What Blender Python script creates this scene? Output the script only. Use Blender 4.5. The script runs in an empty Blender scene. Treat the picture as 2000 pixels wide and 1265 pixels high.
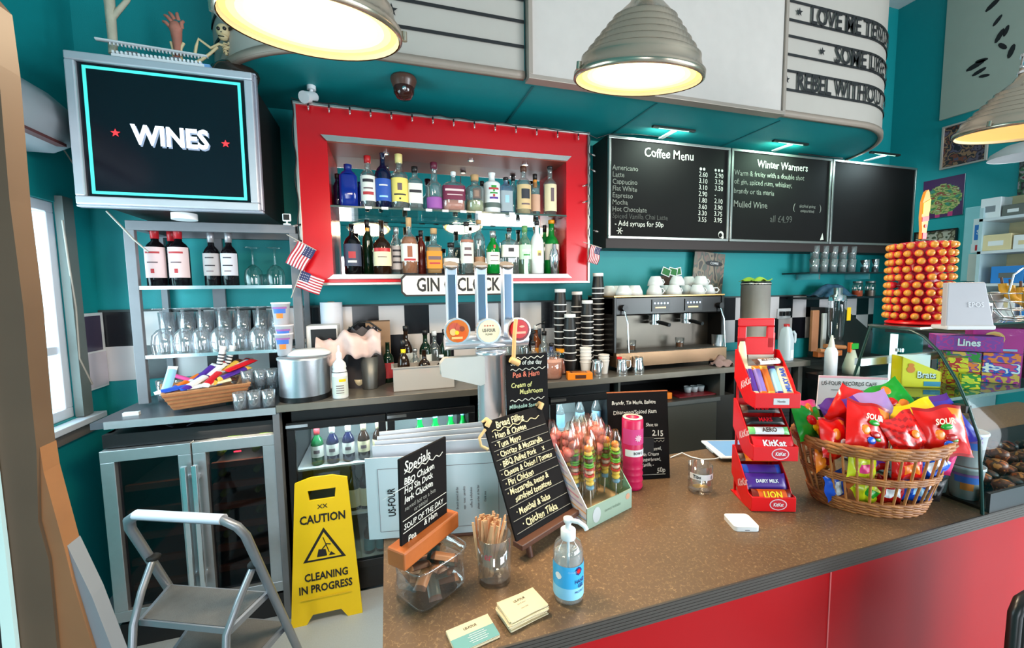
import bpy, math, random
from math import sin, cos, pi, radians
from mathutils import Matrix, Vector
random.seed(7)
scene = bpy.context.scene
COL = scene.collection

# ---------------------------------------------------------------- camera
EYE = 1.64
FPX = 803.95
YAW, PITCH, ROLL = .294341, .0822185, -.013894
_r = Vector((cos(YAW), -sin(YAW), 0)); _f = Vector((sin(YAW)*cos(PITCH), cos(YAW)*cos(PITCH), -sin(PITCH)))
_u = _r.cross(_f)
CR = cos(ROLL)*_r + sin(ROLL)*_u; CU = -sin(ROLL)*_r + cos(ROLL)*_u
cd = bpy.data.cameras.new('camera'); cam = bpy.data.objects.new('camera', cd); COL.objects.link(cam)
cd.sensor_width = 36; cd.lens = FPX/2000*36; cd.clip_start = .02; cd.clip_end = 60
cam.matrix_world = Matrix(((CR.x, CU.x, -_f.x, 0), (CR.y, CU.y, -_f.y, 0), (CR.z, CU.z, -_f.z, EYE), (0, 0, 0, 1)))
scene.camera = cam
scene.view_settings.view_transform = 'Standard'; scene.view_settings.look = 'None'
scene.view_settings.gamma = 1; scene.view_settings.exposure = 0.22
scene.cycles.max_bounces = 10; scene.cycles.transparent_max_bounces = 24
scene.cycles.caustics_reflective = False; scene.cycles.caustics_refractive = False

# ---------------------------------------------------------------- light
w = bpy.data.worlds.new('world'); scene.world = w; w.use_nodes = True
bg = w.node_tree.nodes['Background']; bg.inputs[0].default_value = (.78, .88, 1, 1); bg.inputs[1].default_value = 1.6
def area(name, loc, target, sx, sy, power, col):
    l = bpy.data.lights.new(name, 'AREA'); l.shape = 'RECTANGLE'; l.size = sx; l.size_y = sy; l.energy = power; l.color = col
    o = bpy.data.objects.new(name, l); COL.objects.link(o); o.location = loc
    o.rotation_euler = (Vector(target)-Vector(loc)).to_track_quat('-Z', 'Y').to_euler(); return o
area('daylight_shopfront', (3.1, -3.4, 1.45), (2.2, 2, 1.3), 2.3, 1.75, 70, (.93, .96, 1))
area('daylight_door', (-1.05, -3.4, 1.45), (0, 2, 1.3), .9, 1.75, 40, (.9, .95, 1))
area('daylight_street_side', (4.5, -1.9, 1.5), (-1.4, 1.6, 1.4), 2.2, 1.8, 200, (.86, .95, 1))  # added light from the unseen right side, brightens the left wall
area('daylight_side_window', (-1.62, 1.75, 1.57), (2, 1.75, 1.3), 1.6, 1.0, 46, (.7, .87, 1))

# ---------------------------------------------------------------- pixel rays of the calibrated view onto real planes
def _ray(x, y):
    return CR*((x-1000)/FPX) - CU*((y-632.5)/FPX) + _f
def onZ(x, y, z):
    a = _ray(x, y); t = (z-EYE)/a.z; return Vector((a.x*t, a.y*t, z))
def onY(x, y, Y):
    a = _ray(x, y); t = Y/a.y; return Vector((a.x*t, Y, EYE+a.z*t))
def onX(x, y, X):
    a = _ray(x, y); t = X/a.x; return Vector((X, a.y*t, EYE+a.z*t))
def ppm(Y, x):          # pixels per metre (vertical) at depth Y on pixel column x
    a = _ray(x, 560); return FPX*a.y/Y

# ---------------------------------------------------------------- materials
def lin(c):
    return tuple(((v/255)/12.92 if v/255 <= .04045 else ((v/255+.055)/1.055)**2.4) for v in c)+(1,)
MATS = {}
def mat(name, col, rough=.5, metal=0, noise=.06, scale=14, bump=0, emit=0, spec=.5, coat=0, bscale=None):
    if name in MATS: return MATS[name]
    m = bpy.data.materials.new(name); m.use_nodes = True; nt = m.node_tree; N = nt.nodes; L = nt.links
    p = N['Principled BSDF']; c = lin(col)
    p.inputs['Roughness'].default_value = rough; p.inputs['Metallic'].default_value = metal
    p.inputs['Specular IOR Level'].default_value = spec; p.inputs['Coat Weight'].default_value = coat
    tc = N.new('ShaderNodeTexCoord'); nz = N.new('ShaderNodeTexNoise'); nz.inputs['Scale'].default_value = scale; nz.inputs['Detail'].default_value = 3
    L.new(tc.outputs['Object'], nz.inputs['Vector'])
    mx = N.new('ShaderNodeMix'); mx.data_type = 'RGBA'
    mx.inputs[6].default_value = tuple(v*(1-noise) for v in c[:3])+(1,)
    mx.inputs[7].default_value = tuple(min(1, v*(1+noise)) for v in c[:3])+(1,)
    L.new(nz.outputs['Fac'], mx.inputs[0]); L.new(mx.outputs[2], p.inputs['Base Color'])
    if bump:
        n2 = N.new('ShaderNodeTexNoise'); n2.inputs['Scale'].default_value = bscale or scale*6; L.new(tc.outputs['Object'], n2.inputs['Vector'])
        b = N.new('ShaderNodeBump'); b.inputs['Strength'].default_value = bump; b.inputs['Distance'].default_value = .004
        L.new(n2.outputs['Fac'], b.inputs['Height']); L.new(b.outputs[0], p.inputs['Normal'])
    if emit:
        p.inputs['Emission Color'].default_value = c; p.inputs['Emission Strength'].default_value = emit
    MATS[name] = m; return m
def glass(name, tint=(255, 255, 255), f0=.06, rough=.02, body=0.0, fmax=.85):
    if name in MATS: return MATS[name]
    m = bpy.data.materials.new(name); m.use_nodes = True; nt = m.node_tree; N = nt.nodes; L = nt.links
    for n in list(N):
        if n.type != 'OUTPUT_MATERIAL': N.remove(n)
    out = [n for n in N if n.type == 'OUTPUT_MATERIAL'][0]
    t = N.new('ShaderNodeBsdfTransparent'); t.inputs[0].default_value = lin(tint)
    g = N.new('ShaderNodeBsdfGlossy'); g.inputs['Roughness'].default_value = rough
    lw = N.new('ShaderNodeLayerWeight'); lw.inputs[0].default_value = .35
    mp = N.new('ShaderNodeMapRange'); mp.inputs[3].default_value = f0; mp.inputs[4].default_value = fmax
    pw = N.new('ShaderNodeMath'); pw.operation = 'POWER'; pw.inputs[1].default_value = 1.7
    mix = N.new('ShaderNodeMixShader')
    L.new(lw.outputs['Facing'], pw.inputs[0]); L.new(pw.outputs[0], mp.inputs[0]); L.new(mp.outputs[0], mix.inputs[0])
    L.new(t.outputs[0], mix.inputs[1]); L.new(g.outputs[0], mix.inputs[2])
    res = mix
    if body:
        d = N.new('ShaderNodeBsdfDiffuse'); d.inputs[0].default_value = lin(tint)
        m2 = N.new('ShaderNodeMixShader'); m2.inputs[0].default_value = body
        L.new(mix.outputs[0], m2.inputs[1]); L.new(d.outputs[0], m2.inputs[2]); res = m2
    L.new(res.outputs[0], out.inputs[0]); MATS[name] = m; return m

def multi(name, cols, scale=30, detail=2, stretch=(1, 1, 1)):
    if name in MATS: return MATS[name]
    m = mat(name, cols[0], .45); nt = m.node_tree; N = nt.nodes; L = nt.links; p = N['Principled BSDF']
    tc = N.new('ShaderNodeTexCoord'); mp = N.new('ShaderNodeMapping'); mp.inputs['Scale'].default_value = stretch; mp.inputs['Location'].default_value = (len(name)*.37, len(cols)*.6, .3)
    v = N.new('ShaderNodeTexNoise'); v.inputs['Scale'].default_value = scale; v.inputs['Detail'].default_value = detail
    r = N.new('ShaderNodeValToRGB'); r.color_ramp.interpolation = 'CONSTANT'; n = len(cols)
    for i, c in enumerate(cols):
        pos = .3+.4*i/n if i else 0
        e = r.color_ramp.elements[i] if i < 2 else r.color_ramp.elements.new(pos)
        e.position = pos; e.color = lin(c)
    L.new(tc.outputs['Object'], mp.inputs[0]); L.new(mp.outputs[0], v.inputs['Vector']); L.new(v.outputs['Fac'], r.inputs[0]); L.new(r.outputs[0], p.inputs['Base Color']); return m
teal = mat('teal_paint', (10, 146, 150), .55, noise=.05, scale=3, bump=.15, bscale=220)
red = mat('red_gloss_panel', (205, 16, 28), .22, noise=.04, scale=2)
chrome = mat('chrome', (232, 234, 238), .14, .92, noise=.03)
steel = mat('brushed_steel', (190, 192, 196), .33, .8, noise=.08, scale=30)
dsteel = mat('dull_steel', (120, 120, 118), .45, .8, noise=.1)
alu = mat('matt_aluminium', (122, 121, 126), .5, .3, noise=.08, scale=20)
white = mat('white_plastic', (235, 236, 238), .4, noise=.02)
offwhite = mat('offwhite_board', (182, 171, 161), .6, noise=.03)
paper = mat('white_paper', (228, 230, 236), .75, noise=.03)
black = mat('black_plastic', (14, 14, 16), .38, noise=.1)
mblack = mat('matt_black', (20, 18, 18), .7, noise=.15)
chalk = mat('blackboard', (19, 16, 16), .75, noise=.3, scale=5, spec=.15)
chalkw = mat('white_chalk', (215, 212, 200), .9, noise=.15, scale=60)
chalky = mat('cream_chalk', (226, 208, 160), .9, noise=.15, scale=60)
chalkr = mat('coral_chalk', (226, 118, 92), .9)
ink = mat('black_ink', (22, 20, 22), .6)
wood = mat('orange_wood', (176, 92, 36), .5, noise=.3, scale=9, bump=.2)
dwood = mat('dark_wood', (84, 48, 32), .5, noise=.3, scale=9)
pwood = mat('pale_wood', (205, 150, 100), .6, noise=.2, scale=20)
clear = glass('clear_glass', (252, 254, 254))
pane = glass('window_pane', (235, 246, 244), .04)
gdark = mat('dark_glass', (18, 16, 14), .08, noise=.1)
cell = glass('cellophane', (250, 248, 240), .1, .12)
mred = mat('bright_red_plastic', (224, 14, 22), .3)
yellow = mat('yellow_plastic', (250, 205, 8), .42, noise=.04)
teald = mat('teal_print', (60, 140, 150), .6)

def P_(n, c, r=.45, **k): return mat(n, c, r, **k)

# ---------------------------------------------------------------- text
_tc = {}
def text_mesh(s, bold, sx, al, sh):
    k = (s, bold, sx, al, sh)
    if k in _tc: return _tc[k]
    c = bpy.data.curves.new('lettering', 'FONT'); c.body = s; c.align_x = al; c.align_y = 'CENTER'; c.offset = bold; c.shear = sh
    c.resolution_u = 2; c.size = 1
    o = bpy.data.objects.new('lettering', c); COL.objects.link(o); dg = bpy.context.evaluated_depsgraph_get(); dg.update()
    me = bpy.data.meshes.new_from_object(o.evaluated_get(dg))
    xm = max([v.co.x for v in me.vertices]+[0]); r = ([(v.co.x*sx, max(-.42, min(.5, v.co.y))) for v in me.vertices], [tuple(p.vertices) for p in me.polygons])
    bpy.data.objects.remove(o); bpy.data.meshes.remove(me); bpy.data.curves.remove(c)
    _tc[k] = r; return r

# ---------------------------------------------------------------- mesh builder
class B:
    def __init__(s): s.v = []; s.f = []; s.mi = []; s.sm = []; s.mats = []; s.M = Matrix.Identity(4)
    def slot(s, m):
        if m not in s.mats: s.mats.append(m)
        return s.mats.index(m)
    def add(s, vs, fs, m, smooth=False):
        n = len(s.v); s.v += [tuple(s.M @ Vector(v)) for v in vs]
        if callable(m) and not isinstance(m, bpy.types.Material):
            for i, f in enumerate(fs): s.f.append(tuple(a+n for a in f)); s.mi.append(s.slot(m(i))); s.sm.append(smooth)
        else:
            k = s.slot(m)
            for f in fs: s.f.append(tuple(a+n for a in f)); s.mi.append(k); s.sm.append(smooth)
        return s
    def box(s, x0, x1, y0, y1, z0, z1, m):
        v = [(x, y, z) for z in (z0, z1) for y in (y0, y1) for x in (x0, x1)]
        return s.add(v, [(0, 2, 3, 1), (4, 5, 7, 6), (0, 1, 5, 4), (2, 6, 7, 3), (0, 4, 6, 2), (1, 3, 7, 5)], m)
    def frame(s, x0, x1, z0, z1, y0, y1, w, m):      # rectangular frame in the xz plane
        s.box(x0, x1, y0, y1, z1-w, z1, m); s.box(x0, x1, y0, y1, z0, z0+w, m)
        s.box(x0, x0+w, y0, y1, z0+w, z1-w, m); s.box(x1-w, x1, y0, y1, z0+w, z1-w, m); return s
    def prism(s, poly, y0, y1, m, smooth=False):      # polygon given in xz, extruded along y
        n = len(poly); v = [(x, y0, z) for x, z in poly]+[(x, y1, z) for x, z in poly]
        s.add(v, [tuple(range(n)), tuple(range(2*n-1, n-1, -1))], m)
        return s.add(v, [(i, i+n, (i+1) % n+n, (i+1) % n) for i in range(n)], m, smooth)
    def hprism(s, poly, z0, z1, m, smooth=False):     # polygon in xy, extruded along z
        n = len(poly); v = [(x, y, z0) for x, y in poly]+[(x, y, z1) for x, y in poly]
        s.add(v, [tuple(range(n-1, -1, -1)), tuple(range(n, 2*n))], m)
        return s.add(v, [(i, (i+1) % n, (i+1) % n+n, i+n) for i in range(n)], m, smooth)
    def lathe(s, prof, m, seg=20, c=(0, 0, 0), a0=0, a1=None, sq=2, sy=1.0, ribs=None):
        full = a1 is None; a1 = 2*pi if full else a1; k = seg if full else seg+1; v = []; f = []
        for r, z in prof:
            for i in range(k):
                a = a0+(a1-a0)*i/seg; rr = r
                if sq != 2: rr = r/((abs(cos(a))**sq+abs(sin(a))**sq)**(1/sq))
                v.append((c[0]+rr*cos(a), c[1]+rr*sin(a)*sy, c[2]+z))
        for j in range(len(prof)-1):
            for i in range(seg):
                b = (i+1) % k if full else i+1
                f.append((j*k+i, j*k+b, (j+1)*k+b, (j+1)*k+i))
        return s.add(v, f, m, True)
    def cyl(s, c, r, h, m, seg=20, r1=None):
        r1 = r if r1 is None else r1
        s.lathe([(r, 0), (r1, h)], m, seg, c)
        v = [(c[0]+r*cos(2*pi*i/seg), c[1]+r*sin(2*pi*i/seg), c[2]) for i in range(seg)]
        w = [(c[0]+r1*cos(2*pi*i/seg), c[1]+r1*sin(2*pi*i/seg), c[2]+h) for i in range(seg)]
        s.add(v, [tuple(range(seg-1, -1, -1))], m); return s.add(w, [tuple(range(seg))], m)
    def rod(s, a, b, r, m, seg=8, r1=None):
        return s.tube([a, b], r, m, seg, r1=r1)
    def tube(s, pts, r, m, seg=8, closed=False, r1=None, flat=1.0, up=None):
        P = [Vector(p) for p in pts]; n = len(P); v = []; f = []
        prev = None
        for i, p in enumerate(P):
            if closed: t = (P[(i+1) % n]-P[i-1]).normalized()
            else: t = (P[min(i+1, n-1)]-P[max(i-1, 0)]).normalized()
            if up is not None: a = t.cross(Vector(up)); a = a.normalized() if a.length > 1e-5 else Vector((1, 0, 0))
            elif prev is None:
                a = t.cross(Vector((0, 0, 1)));
                if a.length < .05: a = t.cross(Vector((0, 1, 0)))
                a.normalize()
            else: a = (prev-t*prev.dot(t)).normalized()
            prev = a; b = t.cross(a)
            rr = r if r1 is None else r+(r1-r)*i/(n-1)
            for k in range(seg):
                an = 2*pi*k/seg; v.append(p+a*rr*cos(an)+b*rr*flat*sin(an))
        for i in range(n if closed else n-1):
            j = (i+1) % n
            for k in range(seg):
                l = (k+1) % seg; f.append((i*seg+k, i*seg+l, j*seg+l, j*seg+k))
        s.add(v, f, m, True)
        if not closed:
            s.add(v[:seg], [tuple(range(seg))], m); s.add(v[-seg:], [tuple(range(seg-1, -1, -1))], m)
        return s
    def ball(s, c, r, m, seg=12, rings=8, sc=(1, 1, 1)):
        v = []; f = []
        for j in range(rings+1):
            t = pi*j/rings
            for i in range(seg):
                a = 2*pi*i/seg; v.append((c[0]+r*sc[0]*sin(t)*cos(a), c[1]+r*sc[1]*sin(t)*sin(a), c[2]-r*sc[2]*cos(t)))
        for j in range(rings):
            for i in range(seg):
                f.append((j*seg+i, j*seg+(i+1) % seg, (j+1)*seg+(i+1) % seg, (j+1)*seg+i))
        return s.add(v, f, m, True)
    def grid(s, fn, nu, nv, m, smooth=True):          # m may be a function (u, v) -> material
        v = [fn(i/nu, j/nv) for j in range(nv+1) for i in range(nu+1)]
        f = [(j*(nu+1)+i, j*(nu+1)+i+1, (j+1)*(nu+1)+i+1, (j+1)*(nu+1)+i) for j in range(nv) for i in range(nu)]
        if callable(m) and not isinstance(m, bpy.types.Material):
            g = m; m = lambda k: g((k % nu+.5)/nu, (k//nu+.5)/nv)
        return s.add(v, f, m, smooth)
    def text(s, t, o, size, m, bold=0.0, sx=1.0, al='CENTER', X=(1, 0, 0), Y=(0, 0, 1), jit=0.0, sh=0.0, wrap=None):
        vs, fs = text_mesh(t, bold, sx, al, sh); o = Vector(o); X = Vector(X); Y = Vector(Y); out = []
        ph = (len(t)*1.7) % 6
        for x, y in vs:
            y2 = y+jit*sin(x*3.1+ph)+jit*.6*sin(x*7.3+ph*2); x2 = x+jit*.5*sin(y*6+x*2)
            out.append(wrap(x2*size, y2*size) if wrap else tuple(o+X*x2*size+Y*y2*size))
        return s.add(out, fs, m)
    def star(s, o, r, m, X=(1, 0, 0), Y=(0, 0, 1), wrap=None, n=5, inner=.42):
        o = Vector(o); X = Vector(X); Y = Vector(Y); v = []
        for i in range(2*n):
            q = r if i % 2 == 0 else r*inner; a = pi/2+i*pi/n
            v.append(wrap(q*cos(a), q*sin(a)) if wrap else tuple(o+X*q*cos(a)+Y*q*sin(a)))
        v.append(wrap(0, 0) if wrap else tuple(o))
        return s.add(v, [(i, (i+1) % (2*n), 2*n) for i in range(2*n)], m)
    def disc(s, o, r, m, X=(1, 0, 0), Y=(0, 0, 1), seg=16, ry=None):
        o = Vector(o); X = Vector(X); Y = Vector(Y); ry = ry or r
        return s.add([tuple(o+X*r*cos(2*pi*i/seg)+Y*ry*sin(2*pi*i/seg)) for i in range(seg)], [tuple(range(seg))], m)
    def quad(s, o, w, h, m, X=(1, 0, 0), Y=(0, 0, 1)):
        o = Vector(o); X = Vector(X)*w/2; Y = Vector(Y)*h/2
        return s.add([tuple(o-X-Y), tuple(o+X-Y), tuple(o+X+Y), tuple(o-X+Y)], [(0, 1, 2, 3)], m)
    def at(s, x=0, y=0, z=0, rz=0, rx=0, ry=0):
        s.M = Matrix.Translation((x, y, z)) @ Matrix.Rotation(rz, 4, 'Z') @ Matrix.Rotation(ry, 4, 'Y') @ Matrix.Rotation(rx, 4, 'X'); return s
    def build(s, name, parent=None, bevel=0, seg=2, solid=0):
        me = bpy.data.meshes.new(name); me.from_pydata(s.v, [], s.f)
        for m in s.mats: me.materials.append(m)
        me.polygons.foreach_set('material_index', s.mi); me.polygons.foreach_set('use_smooth', s.sm); me.update()
        o = bpy.data.objects.new(name, me); COL.objects.link(o)
        if parent: o.parent = parent
        if solid:
            q = o.modifiers.new('thickness', 'SOLIDIFY'); q.thickness = solid; q.offset = 0
        if bevel:
            q = o.modifiers.new('bevel', 'BEVEL'); q.width = bevel; q.segments = seg; q.limit_method = 'ANGLE'; q.angle_limit = radians(50)
        return o
def tag(o, label, cat, group=None):
    o['label'] = label; o['category'] = cat
    if group: o['group'] = group
    return o
def thing(name, label, cat, loc=(0, 0, 0), rz=0, group=None, rx=0, ry=0):
    o = bpy.data.objects.new(name, None); COL.objects.link(o); o.empty_display_size = .02
    o.location = loc; o.rotation_euler = (rx, ry, rz); return tag(o, label, cat, group)
def struct(o): o['kind'] = 'structure'; return o
def _cp(o, parent):
    c = o.copy(); COL.objects.link(c)
    if parent: c.parent = parent
    for ch in CH.get(o.name, ()): 
        d = _cp(ch, c)
    return c
CH = {}
def dup(root, loc, rz=None, label=None, scale=None, rx=None, ry=None, group=None):
    if root.name not in CH or True:
        CH.clear()
        for o in [x for x in bpy.data.objects if x.parent]: CH.setdefault(o.parent.name, []).append(o)
    r = _cp(root, None); r.location = loc
    if rz is not None: r.rotation_euler = (rx or r.rotation_euler[0], ry or r.rotation_euler[1], rz)
    if label: r['label'] = label
    if group: r['group'] = group
    if scale: r.scale = (scale,)*3 if isinstance(scale, (int, float)) else scale
    return r
ORDL = ['leftmost', 'second from the left', 'third from the left', 'fourth from the left', 'fifth from the left', 'sixth from the left', 'seventh from the left', 'eighth from the left', 'ninth from the left', 'tenth from the left', 'eleventh from the left']
def row(proto, base, xs, posf, **k):
    proto['label'] = base+', leftmost'
    for i, x in enumerate(xs): dup(proto, posf(x, i), label=base+', '+ORDL[i+1], **k)
def lerp(a, b, t): return a+(b-a)*t
# ================================================================ SETTING
WY = 2.8; LX = -1.5; RX = 4.62; CZ = 4.17
def floor_mat():
    m = mat('speckled_vinyl_floor', (168, 174, 180), .45, noise=.12, scale=160, bump=.1); return m
struct(B().box(-1.7, 4.8, -3.6, 3, -.1, 0, floor_mat()).build('floor'))
struct(B().box(-1.7, 4.8, -3.6, 3, CZ, CZ+.1, mat('ceiling_white', (196, 200, 200), .8)).build('ceiling'))
struct(B().box(-1.7, 4.8, WY, WY+.12, 0, CZ, teal).build('wall_back'))
struct(B().box(RX, RX+.12, -.7, WY, 0, CZ, teal).box(RX, RX+.12, -3.5, -.7, 0, .5, teal).box(RX, RX+.12, -3.5, -.7, 2.5, CZ, teal).build('wall_right'))  # opening behind the camera is added to go with the right-hand fill
b = B()
WY0, WY1, WZ0, WZ1 = .95, 2.575, 1.04, 2.09
b.box(LX-.15, LX, -3.5, WY0, 0, CZ, teal).box(LX-.15, LX, WY1, WY, 0, CZ, teal).box(LX-.15, LX, WY0, WY1, 0, WZ0, teal).box(LX-.15, LX, WY0, WY1, WZ1, CZ, teal)
struct(b.build('wall_left'))
b = B(); b.box(-1.6, 4.6, -3.55, -3.45, 0, .5, teal).box(-1.6, 4.6, -3.55, -3.45, 2.95, CZ, teal)
for x0_, x1_ in ((-.5, 1.9), (4.3, 4.6)): b.box(x0_, x1_, -3.55, -3.45, .5, 2.35, teal)
b.box(-1.6, 4.6, -3.55, -3.45, 2.35, 2.96, teal)
for x in (-1.6, -.55, 1.88, 3.1, 4.25): b.box(x, x+.07, -3.56, -3.44, .5, 2.35, white)
struct(b.build('wall_front'))
# window in the left wall
b = B()
upvc = mat('window_frame_white', (222, 228, 240), .35)
b.box(LX-.12, LX-.02, WY0, WY1, WZ0, WZ0+.05, upvc).box(LX-.12, LX-.02, WY0, WY1, WZ1-.05, WZ1, upvc)
for y in (WY0, 1.7, WY1-.05): b.box(LX-.12, LX-.02, y, y+.05, WZ0+.05, WZ1-.05, upvc)
b.box(LX-.09, LX-.03, 1.75, WY1-.05, 1.36, 1.40, upvc)
wf = struct(b.build('window_1', bevel=.004))
B().box(LX-.075, LX-.07, WY0+.05, WY1-.05, WZ0+.05, WZ1-.05, pane).build('window_pane', wf)
B().box(LX-.01, LX+.02, WY0-.05, WY1+.1, WZ0-.1, WZ0-.025, mat('sill_stone', (120, 112, 108), .6)).box(LX-.12, LX+.06, WY0-.05, WY1+.1, WZ0-.035, WZ0-.005, upvc).build('window_sill', wf, bevel=.004)
B().box(LX-.004, LX+.03, WY1-.02, WY1+.05, WZ0, WZ1+.03, mat('old_grey_trim', (104, 112, 110), .6)).build('window_side_trim', wf)
# tiled splashback with black and white squares
tm = bpy.data.materials.new('checker_tiles'); tm.use_nodes = True; nt = tm.node_tree; N = nt.nodes; L = nt.links; p = N['Principled BSDF']
tc = N.new('ShaderNodeTexCoord'); mp = N.new('ShaderNodeMapping'); mp.inputs['Location'].default_value = (1.33, .5, .0)
mp.inputs['Scale'].default_value = (1/.16, 0, 1/.19)
ck = N.new('ShaderNodeTexChecker'); ck.inputs['Scale'].default_value = 1; ck.inputs[1].default_value = lin((20, 20, 26)); ck.inputs[2].default_value = lin((214, 208, 208))
L.new(tc.outputs['Object'], mp.inputs[0]); L.new(mp.outputs[0], ck.inputs[0]); L.new(ck.outputs[0], p.inputs['Base Color']); p.inputs['Roughness'].default_value = .2
o = B().box(-1.497, 4.5, -.012, 0, 0, .38, tm).build('trim_1'); o.location = (0, WY, 1.17); struct(o)
o = B().box(-1.497, 4.5, -.018, 0, .38, .392, mat('tile_edge', (60, 70, 70), .5)).build('trim_2'); o.location = (0, WY, 1.17); struct(o)
# soffit above the bar with rounded ends
SZ = 2.72; SY = 2.1; R = WY-SY; XR = 3.13; XL = -.12
arc = [(XR+R*sin(a), WY-R*cos(a)) for a in [pi/2*i/14 for i in range(15)]]
arcl = [(XL-R*sin(a), WY-R*cos(a)) for a in [pi/2*i/14 for i in range(14, -1, -1)]]
poly = arcl+arc
b = B(); b.hprism(poly, SZ, CZ, teal)
struct(b.build('ceiling_soffit'))
b = B()
for x in (.78, 1.55, 2.5): b.box(x, x+.012, SY+.05, WY, SZ-.004, SZ+.001, mat('teal_joint', (20, 108, 112), .6))
struct(b.build('trim_3'))
taupe = mat('taupe_trim', (158, 140, 126), .5, noise=.08)
def spath(s):           # s = distance along the soffit front from X = 0 going right, then round the corner
    if s <= XR: return s, SY-.0, 0.0
    a = (s-XR)/R; return XR+R*sin(a), WY-R*cos(a), a
def curved_board(name, label, s0, s1, z0, z1, rows, left=False):
    t = thing(name, label, 'sign', (0, 0, 0))
    b = B(); n = 40; th = .02
    def pt(s, d, z):
        x, y, a = spath(s)
        if left and s < XL:
            a = (XL-s)/R; return (XL-(R+d)*sin(a), WY-(R+d)*cos(a), z)
        return (x+d*sin(a), y-d*cos(a), z)
    b.grid(lambda u, v: pt(lerp(s0, s1, u), th, lerp(z0, z1, v)), n, 1, offwhite)
    b.grid(lambda u, v: pt(lerp(s0, s1, u), th*v, z0), n, 1, offwhite); b.grid(lambda u, v: pt(lerp(s0, s1, u), th*v, z1), n, 1, offwhite)
    b.build('board_panel', t)
    b = B(); b.grid(lambda u, v: pt(lerp(s0, s1, u), th+.008, lerp(z0, z0+.032, v)), n, 1, taupe)
    b.grid(lambda u, v: pt(lerp(s0, s1, u), (th+.008)*v, z0-.001), n, 1, taupe); b.build('bottom_trim', t, solid=.003)
    b = B()
    for zz in rows:
        b.grid(lambda u, v: pt(lerp(s0, s1, u), th+.006, lerp(zz-.008, zz+.008, v)), n, 1, ink)
        b.grid(lambda u, v: pt(lerp(s0, s1, u), th+.006*v, zz+.008), n, 1, ink)
    b.build('letter_rail', t)
    return t, pt
rt = [3.399, 3.289, 3.193, 3.084, 2.986, 2.873]
t, pt = curved_board('marquee_sign', 'curved off-white marquee board with black film titles at the rounded end of the canopy', 2.41, 4.1, 2.715, CZ-.02, rt)
b = B()
for txt, st, zz, s0 in (('LOVE ME TENDER', 2.53, 3.342, 2.625), ('SOME LIKE IT HOT', 2.735, 3.138, 2.85), ('REBEL WITHOUT A CAUSE', 2.445, 2.93, 2.53)):
    b.text(txt, (0, 0, 0), .148, ink, .02, .76, 'LEFT', wrap=lambda x, y, s0=s0, zz=zz: pt(s0+x, .03, zz+y-.004))
    b.star((0, 0, 0), .028, ink, wrap=lambda x, y, st=st, zz=zz: pt(st+x, .03, zz+y))
b.build('lettering', t)
rl = [3.404, 3.294, 3.2, 3.09, 2.985, 2.865]
t, pt = curved_board('marquee_sign', 'long off-white marquee board with blank black rails left of the white panel', -1.0, .715, 2.715, CZ-.02, rl, True)
b = B(); b.star((0, 0, 0), .03, ink, wrap=lambda x, y: pt(.07+x, .03, 2.93+y)); b.star((0, 0, 0), .03, ink, wrap=lambda x, y: pt(.03+x, .03, 3.14+y)); b.build('lettering', t)
t = thing('projection_board', 'large plain white panel in a steel frame in the middle of the canopy front', 'board', (0, SY, 0))
B().box(.74, 2.385, -.05, 0, 2.72, CZ-.02, mat('plain_white_panel', (200, 188, 180), .7)).build('board_panel', t)
B().frame(.725, 2.41, 2.70, CZ-.02, -.062, 0, .022, mat('panel_frame', (168, 152, 140), .4, .3)).build('frame', t, bevel=.002)
# dome camera, spotlight on the canopy underside
q = onZ(788, 152, SZ)
t = thing('security_camera', 'brown dome security camera under the teal canopy', 'camera', q)
bd = mat('brown_dome', (92, 58, 46), .3)
B().lathe([(0, 0), (.062, 0), (.066, -.012), (.06, -.03), (.052, -.05)], bd).build('housing', t)
B().lathe([(.052, -.05), (.05, -.075), (.035, -.1), (0, -.108)], mat('smoked_dome', (60, 26, 20), .1)).ball((.0, -.045, -.07), .012, chrome).build('dome', t)
q = onZ(608, 168, SZ)
t = thing('spotlight', 'small white swivel spotlight above the top left corner of the red frame', 'lamp', q)
B().cyl((0, 0, -.02), .022, .02, white).rod((0, 0, -.02), (-.01, -.02, -.06), .008, white).build('bracket', t)
B().rod((.01, .02, -.045), (-.03, -.06, -.085), .024, white, 14, r1=.03).build('lamp_head', t)
# left foreground post
t = thing('partition_post', 'tall brown wooden post with a flared foot at the left edge of the picture', 'post', (0, 0, 0))
pY = .8; pb = mat('brown_post', (82, 62, 44), .55, noise=.2, scale=8); po = mat('tan_post_side', (128, 86, 52), .5, noise=.15)  # post brown is darkened to carry the shadow it stands in
def pq(x, y): q = onY(x, y, pY); return (q.x, q.z)
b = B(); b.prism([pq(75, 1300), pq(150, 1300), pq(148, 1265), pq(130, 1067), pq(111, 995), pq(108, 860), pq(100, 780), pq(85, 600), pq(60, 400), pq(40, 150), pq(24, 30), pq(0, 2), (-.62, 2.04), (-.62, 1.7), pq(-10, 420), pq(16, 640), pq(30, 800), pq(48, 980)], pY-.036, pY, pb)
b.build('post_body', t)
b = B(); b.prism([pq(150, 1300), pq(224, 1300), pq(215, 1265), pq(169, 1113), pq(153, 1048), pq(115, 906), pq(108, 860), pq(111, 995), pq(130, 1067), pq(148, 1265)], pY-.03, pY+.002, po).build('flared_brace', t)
b = B(); b.prism([pq(224, 1300), pq(256, 1300), pq(245, 1265), pq(199, 1144), pq(153, 1048), pq(169, 1113), pq(215, 1265)], pY-.024, pY+.004, mat('grey_edge', (112, 116, 120), .6)).build('grey_edge', t)
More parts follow.
